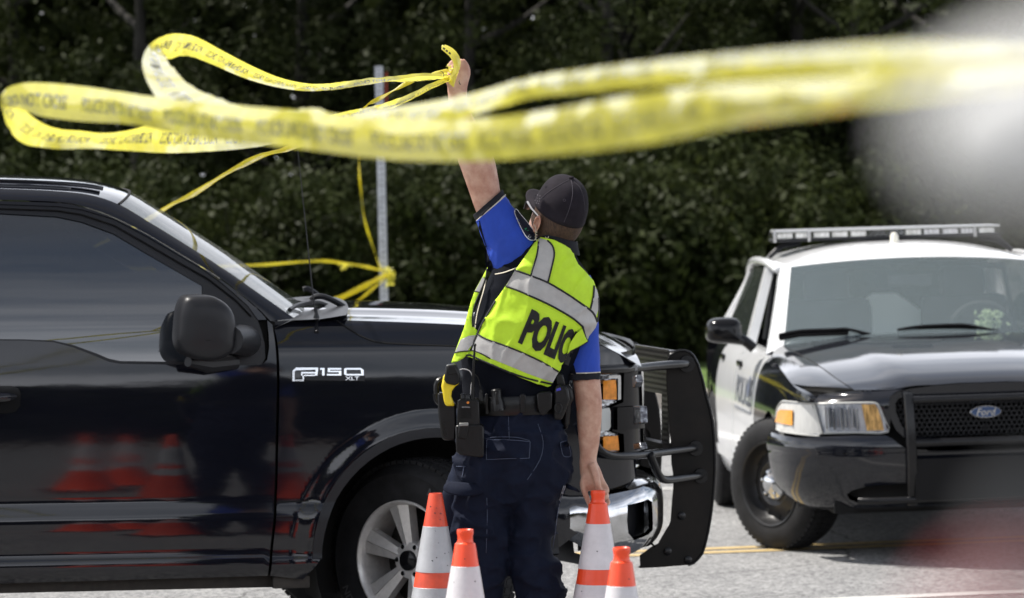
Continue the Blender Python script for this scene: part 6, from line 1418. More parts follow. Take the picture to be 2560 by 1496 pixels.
# ---- vest
vf_rows = [(lerpt(TL, y) , y, lerpt([(585, 1428), (600, 1434), (620, 1440), (640, 1448), (660, 1460), (700, 1488), (740, 1500), (780, 1501), (820, 1494), (860, 1476), (890, 1458), (930, 1436), (960, 1424), (1040, 1424)], y), y, 0.0, -lerpt(TD, y) - 0.012) for y in (588, 605, 625, 650, 680, 720, 760, 800, 840, 880, 920, 955, 990)]
mb = MB(); limb(mb, vf_rows, k=48); vform = mb.build('vest_form', M_vest, off, smooth=180)
crumple(vform, 0.011, 3.6, 8.5, 2.0, sub_=2, skew=0.9); vb = bvh_of(vform); bpy.data.objects.remove(vform)
main = [(1345, 592), (1334, 610), (1319, 632), (1305, 652), (1291, 672), (1277, 695), (1264, 715), (1249, 737), (1233, 757), (1220, 781), (1208, 803), (1196, 827), (1184, 850), (1172, 872), (1161, 890), (1172, 893), (1200, 902), (1230, 914), (1260, 927), (1300, 944), (1340, 959), (1370, 968), (1377, 965), (1383, 955), (1392, 938), (1402, 924), (1404, 914), (1412, 903), (1420, 893), (1426, 878), (1448, 866), (1468, 854), (1472, 842), (1489, 820), (1494, 806), (1498, 776), (1497, 750), (1495, 733), (1484, 702), (1462, 677), (1446, 661), (1437, 643), (1432, 626), (1410, 612), (1385, 600), (1362, 595)]
def vjit(p): return p
vest = decal('hi_vis_vest', main, vb, 0.004, M_vest, off, sp=5, thick=0.003, smooth=60)
frontp = [(1219, 668), (1206, 693), (1187, 727), (1178, 752), (1170, 780), (1160, 820), (1148, 852), (1137, 882), (1128, 907), (1142, 905), (1161, 894), (1175, 874), (1188, 848), (1193, 826), (1182, 816), (1181, 794), (1186, 764), (1203, 724), (1217, 692)]
c2 = MB(); limb(c2, [(1205, 660, 1260, 660, -0.02, .5), (1165, 740, 1260, 740, -0.03, .5), (1140, 840, 1240, 840, -0.04, .5), (1118, 915, 1230, 915, -0.05, .5)], k=32); ff = c2.build('ff', M_vest, off); fb_ = bvh_of(ff); bpy.data.objects.remove(ff)
decal('vest_front', frontp, fb_, 0.0, M_vest, vest, sp=7, thick=0.002, fb=14.17)
decal('reflective_band', [(1207, 692), (1188, 726), (1187, 730), (1200, 730), (1212, 700)], fb_, 0.003, M_silv, vest, sp=7, fb=14.17); stripd('binding', [(1186, 729), (1193, 730), (1201, 731)], 3, fb_, 0.004, M_btrim, vest, fb=14.17)
decal('reflective_band', [(1151, 850), (1137, 882), (1150, 878), (1168, 877), (1181, 862), (1192, 838), (1172, 840)], fb_, 0.003, M_silv, vest, sp=7, fb=14.17)
stripd('binding', [(1136, 883), (1150, 879), (1168, 878), (1178, 877)], 3, fb_, 0.004, M_btrim, vest, fb=14.17)
stripd('binding', [(1217, 672), (1215, 692), (1204, 722), (1187, 762), (1181, 794), (1182, 818)], 3.5, fb_, 0.005, M_btrim, vest, fb=14.17)
T1 = [(1288, 676), (1325, 689), (1368, 706), (1416, 734), (1450, 757), (1478, 777), (1489, 792), (1494, 806)]
B1 = [(1264, 716), (1295, 727), (1325, 740), (1365, 758), (1401, 777), (1435, 798), (1459, 819)]
decal('reflective_band', T1 + [(1489, 820), (1472, 842), (1468, 852), (1463, 843), (1455, 832)] + B1[::-1], vb, 0.006, M_silv, vest, sp=4.5)
decal('reflective_band', [(1347, 595), (1368, 601), (1379, 612), (1385, 628), (1384, 645), (1377, 676), (1369, 705), (1348, 698), (1327, 689), (1333, 668), (1343, 634)], vb, 0.006, M_silv, vest, sp=4.5)
decal('reflective_band', [(1486, 714), (1493, 726), (1496, 740), (1498, 767), (1491, 790), (1478, 775), (1484, 745)], vb, 0.007, M_silv, vest, sp=4.5)
T2 = [(1194, 836), (1215, 848), (1260, 864), (1300, 880), (1350, 903), (1397, 930)]; B2 = [(1176, 874), (1202, 883), (1225, 896), (1270, 914), (1320, 935), (1382, 957)]
decal('reflective_band', T2 + B2[::-1], vb, 0.006, M_silv, vest, sp=4.5)
for L_, w_ in ((T1, 4.5), (B1, 4.5), (T2, 4.0), ([(1347, 595), (1343, 634), (1335, 662), (1327, 689)], 4.0), ([(1368, 601), (1381, 614), (1386, 634), (1382, 658), (1370, 706)], 4.0), ([(1486, 714), (1484, 742), (1477, 772)], 4.0), ([(1238, 752), (1208, 803), (1186, 850), (1176, 876)], 4.0), ([(1160, 891), (1174, 888), (1202, 901), (1230, 913), (1267, 929), (1320, 947), (1381, 961)], 4.5), ([(1176, 875), (1202, 884), (1225, 897)], 3.0), ([(1457, 818), (1463, 843), (1469, 854)], 5), ([(1469, 854), (1446, 867), (1425, 878)], 3.5), ([(1494, 806), (1498, 776), (1497, 745)], 3)):
    stripd('binding', L_, w_, vb, 0.008, M_btrim, vest)
text_on('POLICE', 1.0, 0.056, lambda s, t: ((lambda X: (X + 44 * t * (1 - 0.25 * s), 851 + 0.46 * (X - 1297) - 106 * t * (1 - 0.03 * s)))(1297 + 126 * (1 - (1 - s) ** 1.35))), vb, 0.0075, 'vest_lettering', M_btrim, vest, n=2)
# fold of the vest at the right side covering the last letter
decal('vest_fold', [(1463, 843), (1469, 853), (1448, 866), (1426, 877), (1418, 886), (1424, 860), (1440, 835), (1455, 822)], vb, 0.014, M_vest, vest, sp=6, thick=0.001)
# trousers
mb = MB(); limb(mb, pelv, k=40); limb(mb, legL, k=32); limb(mb, legR, k=32)
tr_ = mb.build('trousers', M_trou, off); remesh(tr_, 0.009, 6)
# real cloth folds
me = tr_.data; bm = bmesh.new(); bm.from_mesh(me); Mw = tr_.matrix_world
for v in bm.verts:
    p = v.co; q = Vector((p.x * 5.0 + p.z * 3.0, p.y * 5, p.z * 9)); r1 = 1.0 - abs(noise.noise(q * 1.3 + Vector((7, 0, 0)))) * 2.4; r2 = 1 - abs(noise.noise(Vector((p.x * 14 - p.z * 9, p.y * 9, p.z * 17 + p.x * 7)))) * 2.6; a = noise.noise(q) * 0.008 + max(0, r1) ** 3 * 0.016 + max(0, r2) ** 3 * 0.011 - 0.006
    v.co = p + v.normal * a
bm.to_mesh(me); bm.free(); me.shade_smooth()
tbv = bvh_of(tr_)
def pocket(name, poly, off_=0.004, th=0.004, fb=14.1):
    ob = decal(name, poly, tbv, off_, M_trou, tr_, sp=8, thick=th, fb=fb); mb = MB()
    stripd('x', poly + [poly[0]], 1.6, tbv, off_ + 0.001, None, None, mb=mb, fb=fb); mb.build('stitching', M_seam, ob, smooth=None); return ob
pocket('pocket_flap', [(1217, 1103), (1222, 1099), (1270, 1100), (1320, 1104), (1325, 1109), (1323, 1141), (1318, 1146), (1270, 1147), (1222, 1149), (1216, 1145)])
pocket('pocket_flap', [(1401, 1107), (1417, 1103), (1423, 1118), (1427, 1140), (1410, 1141), (1404, 1125)])
for L_ in ([(1271, 1040), (1272, 1070), (1273, 1098)], [(1212, 1098), (1240, 1093), (1290, 1094), (1324, 1102)], [(1345, 1060), (1358, 1105), (1350, 1150), (1318, 1200)], [(1160, 1165), (1154, 1200)], [(1217, 1245), (1218, 1300), (1215, 1383)], [(1410, 1222), (1396, 1270), (1388, 1330), (1382, 1372)], [(1130, 1166), (1164, 1167)]):
    stripd('stitching', L_, 1.5, tbv, 0.002, M_seam, tr_)
# cargo pocket bellows on the left thigh, torn flap standing off
mb = MB(); limb(mb, [(1118, 1210, 1218, 1222, -0.030, .5), (1107, 1230, 1216, 1234, -0.035, .5), (1103, 1248, 1206, 1252, -0.035, .5), (1104, 1290, 1190, 1300, -0.03, .6), (1112, 1345, 1180, 1350, -0.02, .6), (1122, 1376, 1170, 1380, -0.005, .5)], k=24); mb.build('cargo_pocket', M_trou, tr_, smooth=180)
mb = MB(); W = [[P(*p) for p in r] for r in ([(1117, 1203, -.08), (1150, 1205, -.115), (1190, 1210, -.125), (1224, 1217, -.11)], [(1108, 1216, -.085), (1140, 1222, -.135), (1185, 1228, -.14), (1222, 1222, -.125)], [(1106, 1228, -.08), (1135, 1240, -.13), (1172, 1242, -.14), (1206, 1238, -.12)])]
sheet(mb, W); mb.build('pocket_flap', M_trou, tr_, smooth=180, solid=0.004, sub=2)
mb = MB(); W = [[P(*p) for p in r] for r in ([(1412, 1208, -.02), (1425, 1212, -.03), (1440, 1220, -.03), (1450, 1229, -.03)], [(1410, 1216, -.02), (1422, 1222, -.05), (1436, 1225, -.05), (1449, 1231, -.03)])]
sheet(mb, W); mb.build('torn_flap', M_trou, tr_, smooth=180, solid=0.003)
stripd('frayed_edge', [(1412, 1214), (1407, 1228), (1402, 1244), (1399, 1252)], 5, tbv, 0.004, mat('frayed cloth', (0.22, 0.23, 0.25), 0.9, var=0.5, vscale=90), tr_)
# boots
for xl, xr in ((1150, 1226), (1334, 1408)):
    mb = MB(); c = P((xl + xr) / 2, 1870, 0.02); c.z = 0
    rs = [[Vector((c.x + wx * math.cos(t), c.y + oy + ly * math.sin(t), z)) for t in [2 * math.pi * i / 20 for i in range(20)]] for z, wx, ly, oy in ((0.0, .05, .145, .06), (.03, .052, .15, .06), (.07, .048, .13, .05), (.11, .045, .09, .01), (.16, .048, .06, -.01), (.26, .052, .062, -.01))]
    mb.rings(rs); mb.build('boot', M_leather, off, smooth=60)
# duty belt and its pouches
def brow(y0, y1, d): return (1150, y0, 1421, y1, 0, -d)
mb = MB(); limb(mb, [(1151, 994, 1420, 984, 0, -.121), (1150, 995, 1421, 985, 0, -.126), (1149, 1034, 1421, 1027, 0, -.128), (1150, 1036, 1420, 1029, 0, -.123)], k=64, step=2); belt = mb.build('duty_belt', M_leather, off, smooth=50)
bb_ = bvh_of(belt)
def pod(name, poly, d0, th, m=M_leather, parent=belt, bev=0.006):
    """rounded solid with the given outline, front face at dY d0, thickness th"""
    pts = [P(x, y, d0) for x, y in poly]; mb = MB(); mb.prism(pts, Vector((0, th, 0))); return mb.build(name, m, parent, smooth=40, bev=bev)
pod('holster', [(1092, 985), (1104, 981), (1112, 990), (1140, 1012), (1141, 1060), (1139, 1099), (1135, 1102), (1108, 1101), (1104, 1092), (1096, 1040)], -0.13, 0.06, M_nylon)
mb = MB(); mb.tube(crom([P(*p) for p in ((1103, 949, -.11), (1095, 955, -.115), (1091, 966, -.115), (1092, 985, -.115), (1098, 1000, -.12))], 4), 0.010, 8); mb.tube(crom([P(*p) for p in ((1089, 985, -.12), (1091, 1000, -.12), (1100, 1010, -.12))], 4), 0.009, 8); mb.build('holster_strap', M_nylon, belt)
tas = pod('grip', [(1103, 966), (1108, 942), (1116, 930), (1150, 958), (1138, 967), (1130, 978), (1128, 992), (1133, 1004), (1138, 1016), (1113, 1016), (1109, 1000), (1107, 986)], -0.155, 0.034, mat('yellow polymer', (0.78, 0.60, 0.02), 0.35), None, 0.008)
tas.name = 'stun_gun'; tag(tas, 'yellow gripped stun gun with black butt in the officer left hip holster', 'stun gun')
pod('battery_pack', [(1115, 913), (1139, 911), (1144, 922), (1151, 942), (1146, 961), (1136, 964), (1116, 960), (1110, 950)], -0.17, 0.055, M_nylon, tas, 0.006); pod('battery_face', [(1119, 915), (1136, 914), (1144, 934), (1122, 938)], -0.174, 0.006, M_nylon, tas, 0.002)
rad = pod('radio', [(1143, 1003), (1153, 999), (1190, 998), (1198, 1004), (1200, 1072), (1142, 1072)], -0.165, 0.04, M_nylon, None, 0.005); rad.name = 'police_radio'; tag(rad, 'black portable radio with long antenna clipped in a pouch on the officer belt', 'radio')
mb = MB(); mb.tube([P(*p) for p in ((1181, 1003, -.145), (1182, 985, -.145), (1183, 940, -.15), (1186, 880, -.155), (1187, 866, -.155))], [0.0085, 0.007, 0.0048, 0.0036, 0.0036], 10); mb.ball(P(1187.5, 863, -.155), 0.0052, seg=10, rg=8); mb.build('radio_antenna', M_nylon, rad, smooth=50)
for x, r_ in ((1157, 0.009), (1169, 0.010)):
    mb = MB(); q = P(x, 1000, -.145); mb.lathe(q, (0, 0, 1), [(r_, 0), (r_, 0.016), (r_ * .8, 0.019), (0, 0.019)], 16); mb.build('radio_knob', M_nylon, rad)
mb = MB(); mb.ball(P(1170, 1007, -.168), 0.0045, seg=10, rg=6); mb.build('radio_button', mat('orange button', (0.7, 0.22, 0.03), 0.4), rad)
mb = MB()
for i in range(9):
    for j in range(8):
        q = P(1153 + i * 2.9, 1021 + j * 3.4, -.1665); mb.box(q, (0.0026, 0.002, 0.003))
mb.build('speaker_grille', M_black, rad, smooth=None)
text_on('MOTOROLA', 5, 0.1, lambda s, t: (1155 + 20 * s, 1019.5 - 3.4 * t), bvh_of(rad), 0.001, 'radio_lettering', mat('grey print', (0.45, 0.45, 0.47), 0.5), rad, n=0)
pod('radio_pouch', [(1138, 1066), (1146, 1063), (1204, 1062), (1210, 1068), (1210, 1140), (1204, 1145), (1150, 1138), (1140, 1130)], -0.175, 0.07, M_leather, belt, 0.010)
pod('pouch_flap', [(1147, 1059), (1172, 1058), (1172, 1070), (1166, 1096), (1162, 1099), (1144, 1094), (1146, 1075)], -0.184, 0.012, M_leather, belt, 0.004); pod('pouch_buckle', [(1148, 1058), (1171, 1057), (1171, 1065), (1148, 1066)], -0.187, 0.008, mat('worn buckle', (0.25, 0.25, 0.24), 0.4, metal=0.5), belt, 0.002)
mb = MB(); mb.tube(crom([P(*p) for p in ((1149, 925, -.15), (1160, 923, -.15), (1175, 929, -.15), (1181, 945, -.148), (1178, 965, -.148), (1176, 990, -.145))], 5), 0.0016, 6); mb.build('radio_wire', mat('pale wire', (0.5, 0.5, 0.5), 0.4), rad)
mb = MB(); mb.tube(crom([P(*p) for p in ((1182, 932, -.14), (1195, 945, -.14), (1201, 968, -.14), (1203, 985, -.14), (1202, 1010, -.14))], 5), 0.0017, 6); mb.tube([P(1202, 975, -.142), P(1203, 1003, -.142)], [0.006, 0.008], 8); mb.build('radio_wire', M_nylon, rad)
mb = MB(); a_, b_ = P(1240, 973, -.135), P(1246, 1027, -.135); mb.tube([a_, a_.lerp(b_, .06), a_.lerp(b_, .4), a_.lerp(b_, .6), b_], [0.014, 0.0175, 0.0165, 0.0215, 0.0225], 18); mb.build('flashlight_holder', M_nylon, belt, smooth=40); pod('holder_strap', [(1237, 982), (1246, 982), (1248, 1012), (1240, 1013)], -0.158, 0.01, M_leather, belt, 0.003)
pod('belt_keeper', [(1299, 990), (1303, 985), (1311, 985), (1315, 990), (1315, 1030), (1312, 1033), (1300, 1033)], -0.134, 0.01, M_leather, belt, 0.003); pod('belt_keeper', [(1213, 985), (1221, 986), (1222, 1036), (1213, 1037)], -0.128, 0.02, M_leather, belt, 0.003)
pod('magazine_pouch', [(1341, 986), (1350, 981), (1376, 979), (1381, 984), (1380, 1022), (1372, 1027), (1360, 1040), (1350, 1038), (1344, 1020)], -0.140, 0.05, M_leather, belt, 0.007)
pod('glove_pouch', [(1384, 990), (1388, 968), (1398, 962), (1412, 963), (1421, 975), (1425, 1000), (1420, 1012), (1412, 1034), (1405, 1050), (1386, 1051), (1383, 1030)], -0.125, 0.07, M_nylon, belt, 0.008)
pod('baton_holder', [(1388, 936), (1398, 933), (1408, 936), (1414, 965), (1390, 965)], -0.095, 0.04, M_nylon, belt, 0.006)
pod('blue_glove', [(1391, 973), (1401, 969), (1403, 976), (1391, 979)], -0.128, 0.01, mat('blue glove', (0.05, 0.05, 0.4), 0.6), belt, 0.002)
pod('sidearm_holster', [(1405, 960), (1420, 958), (1432, 975), (1436, 1000), (1428, 1010), (1424, 1060), (1415, 1078), (1408, 1060)], -0.05, 0.09, M_nylon, belt, 0.010)
mb = MB(); c = P(1396, 1021, -.130); mb.tube([c + Vector((0.011 * math.cos(t), 0, 0.016 * math.sin(t))) for t in [i * math.pi / 8 for i in range(17)]], 0.003, 8); mb.build('handcuff_ring', M_nylon, belt)
# ================================================================ CONES
M_or = mat('fluorescent orange', (0.90, 0.075, 0.018), 0.38, var=0.05, vscale=12, coat=0.15)
M_or2 = mat('old scuffed orange', (0.72, 0.075, 0.025), 0.45, col2=(0.55, 0.06, 0.025), vscale=22, coat=0.1)
def refl(name, c, d):
    m = mat(name, tuple(q * 0.72 for q in c), 0.4, col2=c, vscale=7, coat=0.3, detail=9); N, L = m.node_tree.nodes, m.node_tree.links; b = N['Principled BSDF']
    t = N.new('ShaderNodeTexCoord'); v = N.new('ShaderNodeTexVoronoi'); v.inputs['Scale'].default_value = 210; v.distance = 'CHEBYCHEV'; v.inputs['Randomness'].default_value = 0.1
    L.new(t.outputs['Object'], v.inputs['Vector']); bp_ = N.new('ShaderNodeBump'); bp_.inputs['Distance'].default_value = d; L.new(v.outputs['Distance'], bp_.inputs['Height']); L.new(bp_.outputs[0], b.inputs['Normal']); return m
M_rw = refl('white prismatic sheeting', (0.72, 0.69, 0.71), 0.0006); M_rg = refl('greyed sheeting', (0.42, 0.43, 0.45), 0.0004)
M_base = mat('black rubber base', (0.02, 0.02, 0.02), 0.7)
M_scuff = mat('scuff marks', (0.05, 0.045, 0.045), 0.7)
def cone(px, ytop, neck, label, mo, mw, seed, hh=0.91, lean=(0, 0)):
    ppm = (ytop - HOR) / (CAMH - hh); Y = FPX / ppm * math.cos(TH) ; q = at(px, ytop, Y); Y2 = Y
    base = Vector((q.x, Y, 0)); o = empty('traffic_cone', label, 'traffic cone', Matrix.Translation(base), 'traffic cones around the officer')
    rr = lambda z: 0.041 + (0.80 - z) * 0.163
    prof = [(0.0185, 0.905), (0.0235, 0.910), (0.0248, 0.906), (0.0246, 0.898), (0.0225, 0.890), (0.0225, 0.880), (0.0245, 0.872), (0.0300, 0.868), (0.0312, 0.864), (rr(0.80), 0.80)] if neck else [(0.0175, 0.903), (0.0205, 0.910), (0.0225, 0.906), (rr(0.80), 0.80)]
    prof = [(r, z) for r, z in prof] + [(rr(0.7), 0.7), (rr(0.5), 0.5), (rr(0.3), 0.3), (rr(0.06), 0.06), (rr(0.04) + 0.015, 0.035)]
    mb = MB(); mb.lathe(base, UZ, [(0.016, 0.80)] + prof, 56); body_ = mb.build('cone_body', mo, o, smooth=35)
    for za, zb2 in ((0.802, 0.652), (0.602, 0.502)):
        mb = MB(); mb.lathe(base, UZ, [(rr(za) + 0.0003, za), (rr(za) + 0.0014, za - 0.001), (rr(zb2) + 0.0014, zb2 + 0.001), (rr(zb2) + 0.0003, zb2)], 56); mb.build('reflective_band', mw, o, smooth=35)
    mb = MB(); mb.box(base + UZ * 0.018, (0.37, 0.37, 0.035), bev=0.01); mb.build('base', M_base, o)
    rnd = random.Random(seed); mb = MB(); bv = bvh_of(body_)
    for k_ in range(16 if mo is M_or2 else 5):
        z = rnd.uniform(0.55, 0.88); a = rnd.uniform(-2.4, -0.7); r_ = rr(min(z, .8)) * (1 if z < .8 else 0.95) + 0.0018; 
        if z > 0.81: r_ = 0.041 - (z - 0.8) * 0.17 + 0.002
        c = base + Vector((math.cos(a) * r_, math.sin(a) * r_, z)); t_ = Vector((-math.sin(a), math.cos(a), 0)); s1, s2 = rnd.uniform(0.001, 0.0045), rnd.uniform(0.0008, 0.003)
        mb.add([c - t_ * s1, c - UZ * s2 + t_ * s1 * .3, c + t_ * s1, c + UZ * s2 - t_ * s1 * .2], [[0, 1, 2, 3]])
    mb.build('scuffs', M_scuff, o, smooth=None); return o
cone(1495, 1228, True, 'bright orange cone held by its top in the officer right hand', M_or, M_rw, 1)
cone(1089, 1234, False, 'older scuffed cone with greyed bands and no neck, beside the officer left leg', M_or2, M_rg, 2)
cone(1163, 1325, True, 'necked orange cone in front of the scuffed grey-banded cone', M_or, M_rw, 3)
cone(1554, 1370, True, 'rightmost orange cone, nearest the camera, in front of the held cone', M_or, M_rw, 4)
# ================================================================ BARRIER TAPE
M_tape = mat('yellow barrier tape', (0.83, 0.76, 0.11), 0.24, var=0.05, vscale=6, bump=0.010, bscale=12, translu=0.52, coat=1.0, spec=0.8)
M_ink = mat('black tape print', (0.075, 0.075, 0.045), 0.3, coat=1.0)
def ribbon(name, rows, label, width=0.076, text=True, fold=1, parent=None, per=4, seed=0, kind=True, txt='POLICE LINE DO NOT CROSS   '):
    """rows: (x_top,y_top,x_bot,y_bot,Y): edges of the band; hidden width goes into depth"""
    C_, A_, B_ = [], [], []
    A, B = [], []
    for r in rows:
        a, b = at(r[0], r[1], r[4]), at(r[2], r[3], r[4]); L = (b - a).length; d = math.sqrt(max(0, width ** 2 - L ** 2)) / 2 * (r[5] if len(r) > 5 else 1)
        A.append(a + Vector((0, d, 0))); B.append(b - Vector((0, d, 0)))
    A, B = crom(A, per), crom(B, per); n = len(A); k = 5; rnd = random.Random(seed)
    V_, F_ = [], []; S_ = [0.0]
    for i in range(1, n): S_.append(S_[-1] + ((A[i] + B[i]) / 2 - (A[i - 1] + B[i - 1]) / 2).length)
    def surf(s, t):   # s metres along, t 0..1 across
        i = 0
        lo, hi = 0, n - 1
        while hi - lo > 1:
            m_ = (lo + hi) // 2
            if S_[m_] <= s: lo = m_
            else: hi = m_
        u = (s - S_[lo]) / max(1e-6, S_[lo + 1] - S_[lo]); a = A[lo].lerp(A[lo + 1], u); b = B[lo].lerp(B[lo + 1], u); p = a.lerp(b, t)
        w = (b - a); tt = (A[lo + 1] - A[lo]); nn = w.cross(tt).normalized() if w.length > 1e-6 and tt.length > 1e-6 else Vector((0, 1, 0))
        return p + nn * (0.013 * math.sin(math.pi * t) * (0.7 + noise.noise(Vector((s * 3, seed, 0))) * 1.4) + 0.0035 * noise.noise(Vector((s * 13, t * 2.5, seed))) + 0.0012 * noise.noise(Vector((s * 50, t * 5, seed)))), nn
    m = int(S_[-1] / 0.02) + 2
    for i in range(m):
        s = S_[-1] * i / (m - 1)
        for j in range(k + 1): V_.append(surf(s, j / k)[0])
    F_ = [[i * (k + 1) + j, i * (k + 1) + j + 1, (i + 1) * (k + 1) + j + 1, (i + 1) * (k + 1) + j] for i in range(m - 1) for j in range(k)]
    mb = MB(); mb.add(V_, F_)
    if text:
        vs, fs = TXT; x1 = TXW; s0 = 0.05; reps = int((S_[-1] - 0.1) / (x1)) + 1
        for q in range(reps):
            P_ = []
            for v in vs:
                s = min(s0 + q * x1 + v.x, S_[-1] - 0.001); p, nn = surf(s, 0.5 - (v.y - 0.015) / width); P_.append(p + (nn if nn.dot(CAM - p) > 0 else -nn) * 0.0012)
            mb.add(P_, fs, 1)
    ob = mb.build(name, [M_tape, M_ink], parent, smooth=180)
    if label: tag(ob, label, 'barrier tape', None)
    return ob
vs_, fs_ = text_mesh('POLICE LINE DO NOT CROSS', 0.043, 0.0006); TXT = (vs_, fs_); TXW = max(v.x for v in vs_) + 0.09
def E(c, top, bot, Y, f=1): (x, y) = D(*c); return (x + top[0], y + top[1], x + bot[0], y + bot[1], Y, f)
def row(xt, yt, xb, yb, Y, f=1): a, b = D(xt, yt), D(xb, yb); return (a[0], a[1], b[0], b[1], Y, f)
# A: hand -> upper loop at left -> passes behind/under -> out to the right
RA_ = [row(1104, 183, 1104, 190, 14.15), row(1040, 180, 1040, 190, 14.05), row(980, 186, 980, 198, 13.9), row(900, 193, 900, 211, 13.7), row(820, 204, 820, 222, 13.4), row(760, 206, 750, 225, 13.0), row(690, 192, 675, 214, 12.6), row(620, 163, 600, 192, 12.2), row(550, 127, 525, 160, 11.8), row(490, 95, 462, 138, 11.4), row(450, 84, 415, 146, 11.0), row(412, 88, 404, 134, 10.6, -1), row(372, 110, 406, 142, 10.3, -1), row(351, 150, 424, 166, 10.0, -1), row(362, 202, 458, 202, 9.75, -1), row(398, 256, 520, 236, 9.4, -1), row(450, 294, 600, 262, 9.0, -1), row(570, 316, 690, 272, 8.6, -1), row(720, 322, 790, 270, 8.2, -1), row(900, 275, 900, 330, 7.7), row(1050, 252, 1050, 320, 7.3), row(1180, 225, 1180, 280, 6.9), row(1300, 190, 1300, 245, 6.6), row(1450, 168, 1450, 228, 5.9), row(1600, 150, 1600, 212, 5.3), row(1800, 132, 1800, 200, 4.7), row(2000, 116, 2000, 188, 4.2), row(2200, 104, 2200, 180, 3.8), row(2400, 95, 2400, 168, 3.5), row(2620, 80, 2620, 150, 3.2)]
ribbon('barrier_tape', RA_, 'yellow police tape with the high narrow loop at the upper left', seed=1)
# A2: doubled strand in the white-lit loop
RA2 = [row(430, 90, 395, 160, 11.05, -1), row(375, 110, 395, 185, 10.6, -1), row(352, 160, 400, 200, 10.3, -1), row(368, 200, 430, 225, 10.0, -1), row(400, 245, 480, 250, 9.7, -1), row(450, 285, 540, 275, 9.4, -1), row(560, 310, 640, 290, 9.0, -1), row(700, 325, 740, 290, 8.6, -1), row(850, 340, 860, 285, 8.2, -1)]
# B: hand -> down to the left -> far-left loop -> across the foreground
RB_ = [row(1108, 186, 1112, 196, 14.15), row(1060, 205, 1064, 219, 14.0), row(1000, 234, 1003, 250, 13.8), row(930, 258, 933, 276, 13.5), row(860, 272, 862, 292, 13.1), row(780, 290, 782, 318, 12.6), row(700, 305, 702, 350, 12.2), row(600, 312, 605, 366, 11.8), row(500, 312, 500, 374, 11.4), row(430, 306, 420, 377, 11.1), row(370, 308, 350, 374, 10.8), row(310, 322, 290, 370, 10.5), row(250, 328, 230, 366, 10.3), row(190, 322, 160, 368, 10.1), row(140, 318, 100, 362, 10.0), row(95, 300, 55, 350, 9.8), row(50, 265, 25, 315, 9.6), row(30, 240, 12, 280, 9.5), row(18, 222, 14, 265, 9.4, -1), row(55, 206, 60, 275, 9.3, -1), row(120, 205, 110, 288, 9.2, -1), row(220, 215, 210, 300, 9.0, -1), row(330, 232, 320, 306, 8.7, -1), row(450, 248, 440, 330, 8.3, -1), row(600, 262, 590, 350, 7.9, -1), row(760, 275, 750, 368, 7.5, -1), row(900, 290, 900, 388, 7.2, -1), row(1050, 296, 1050, 398, 6.9, -1), row(1200, 290, 1200, 396, 6.5, -1), row(1350, 272, 1350, 384, 5.9, -1), row(1500, 245, 1500, 368, 5.3, -1), row(1650, 222, 1650, 345, 4.9, -1), row(1800, 208, 1800, 312, 4.5, -1), row(1950, 200, 1950, 292, 4.2, -1), row(2100, 190, 2100, 272, 3.9, -1), row(2300, 170, 2300, 245, 3.6, -1), row(2620, 130, 2620, 200, 3.2, -1)]
ribbon('barrier_tape', RB_, 'yellow police tape crossing the whole foreground, looping at the left edge', seed=2)
# D: thin twisted strands
def strand(pts, r, label=None, name='barrier_tape', parent=None, fl=0.35, seed=0):
    w = crom([at(*D(x, y), Y) for x, y, Y in pts], 8); mb = MB(); rs = []
    for i, p in enumerate(w):
        t = (w[min(i + 1, len(w) - 1)] - w[max(i - 1, 0)]).normalized(); a = t.orthogonal().normalized(); b = t.cross(a); an = i * 0.22 + seed; u, v = a * math.cos(an) + b * math.sin(an), b * math.cos(an) - a * math.sin(an)
        rr = r * (1 + 0.25 * noise.noise(Vector((i * 0.4, seed, 0)))); rs.append([p + u * rr * math.cos(q) + v * rr * fl * math.sin(q) for q in [2 * math.pi * j / 8 for j in range(8)]])
    mb.rings(rs); ob = mb.build(name, M_tape, parent, smooth=180)
    if label: tag(ob, label, 'barrier tape')
    return ob
strand([(1106, 172, 14.2), (1060, 186, 14.25), (1010, 202, 14.3), (970, 222, 14.5), (930, 245, 15), (900, 262, 16), (880, 300, 20), (888, 350, 25), (883, 400, 30), (887, 460, 33), (897, 540, 34.2), (915, 600, 34.7), (934, 655, 34.9), (945, 672, 34.95)], 0.008, 'thin twisted yellow tape hanging from the raised hand down to the sign post knot', seed=1)
strand([(950, 262, 14.3), (900, 290, 14.6), (820, 320, 15.2), (760, 345, 15.8), (700, 368, 16.6), (640, 385, 17.6), (560, 425, 18.8), (480, 475, 20), (420, 505, 21), (330, 560, 22), (150, 650, 23.5), (-100, 800, 25)], 0.013, 'yellow tape stretching down left behind the pickup roof', fl=0.6, seed=2)
strand([(-200, 650, 26), (380, 662, 29), (560, 655, 30), (650, 652, 31), (740, 645, 32), (800, 643, 33), (860, 650, 34), (905, 658, 34.6), (945, 668, 34.9)], 0.012, 'horizontal yellow tape running left from the sign post behind the windshield', fl=0.6, seed=3)
ob = strand([(948, 678, 34.85), (925, 690, 33), (890, 708, 30), (850, 728, 27.5), (815, 745, 25.5), (780, 762, 24), (720, 830, 22.6), (640, 960, 21.2), (600, 1180, 20.3)], 0.021, 'bright yellow tape pulled down left from the sign post knot behind the wiper', fl=0.8, seed=4)
strand([(945, 690, 34.8), (925, 705, 33.4), (895, 730, 31), (868, 752, 29.5), (830, 800, 28.2), (790, 900, 27)], 0.013, 'thin yellow tape hanging below the brighter one at the sign post', seed=5)
rnd = random.Random(8)
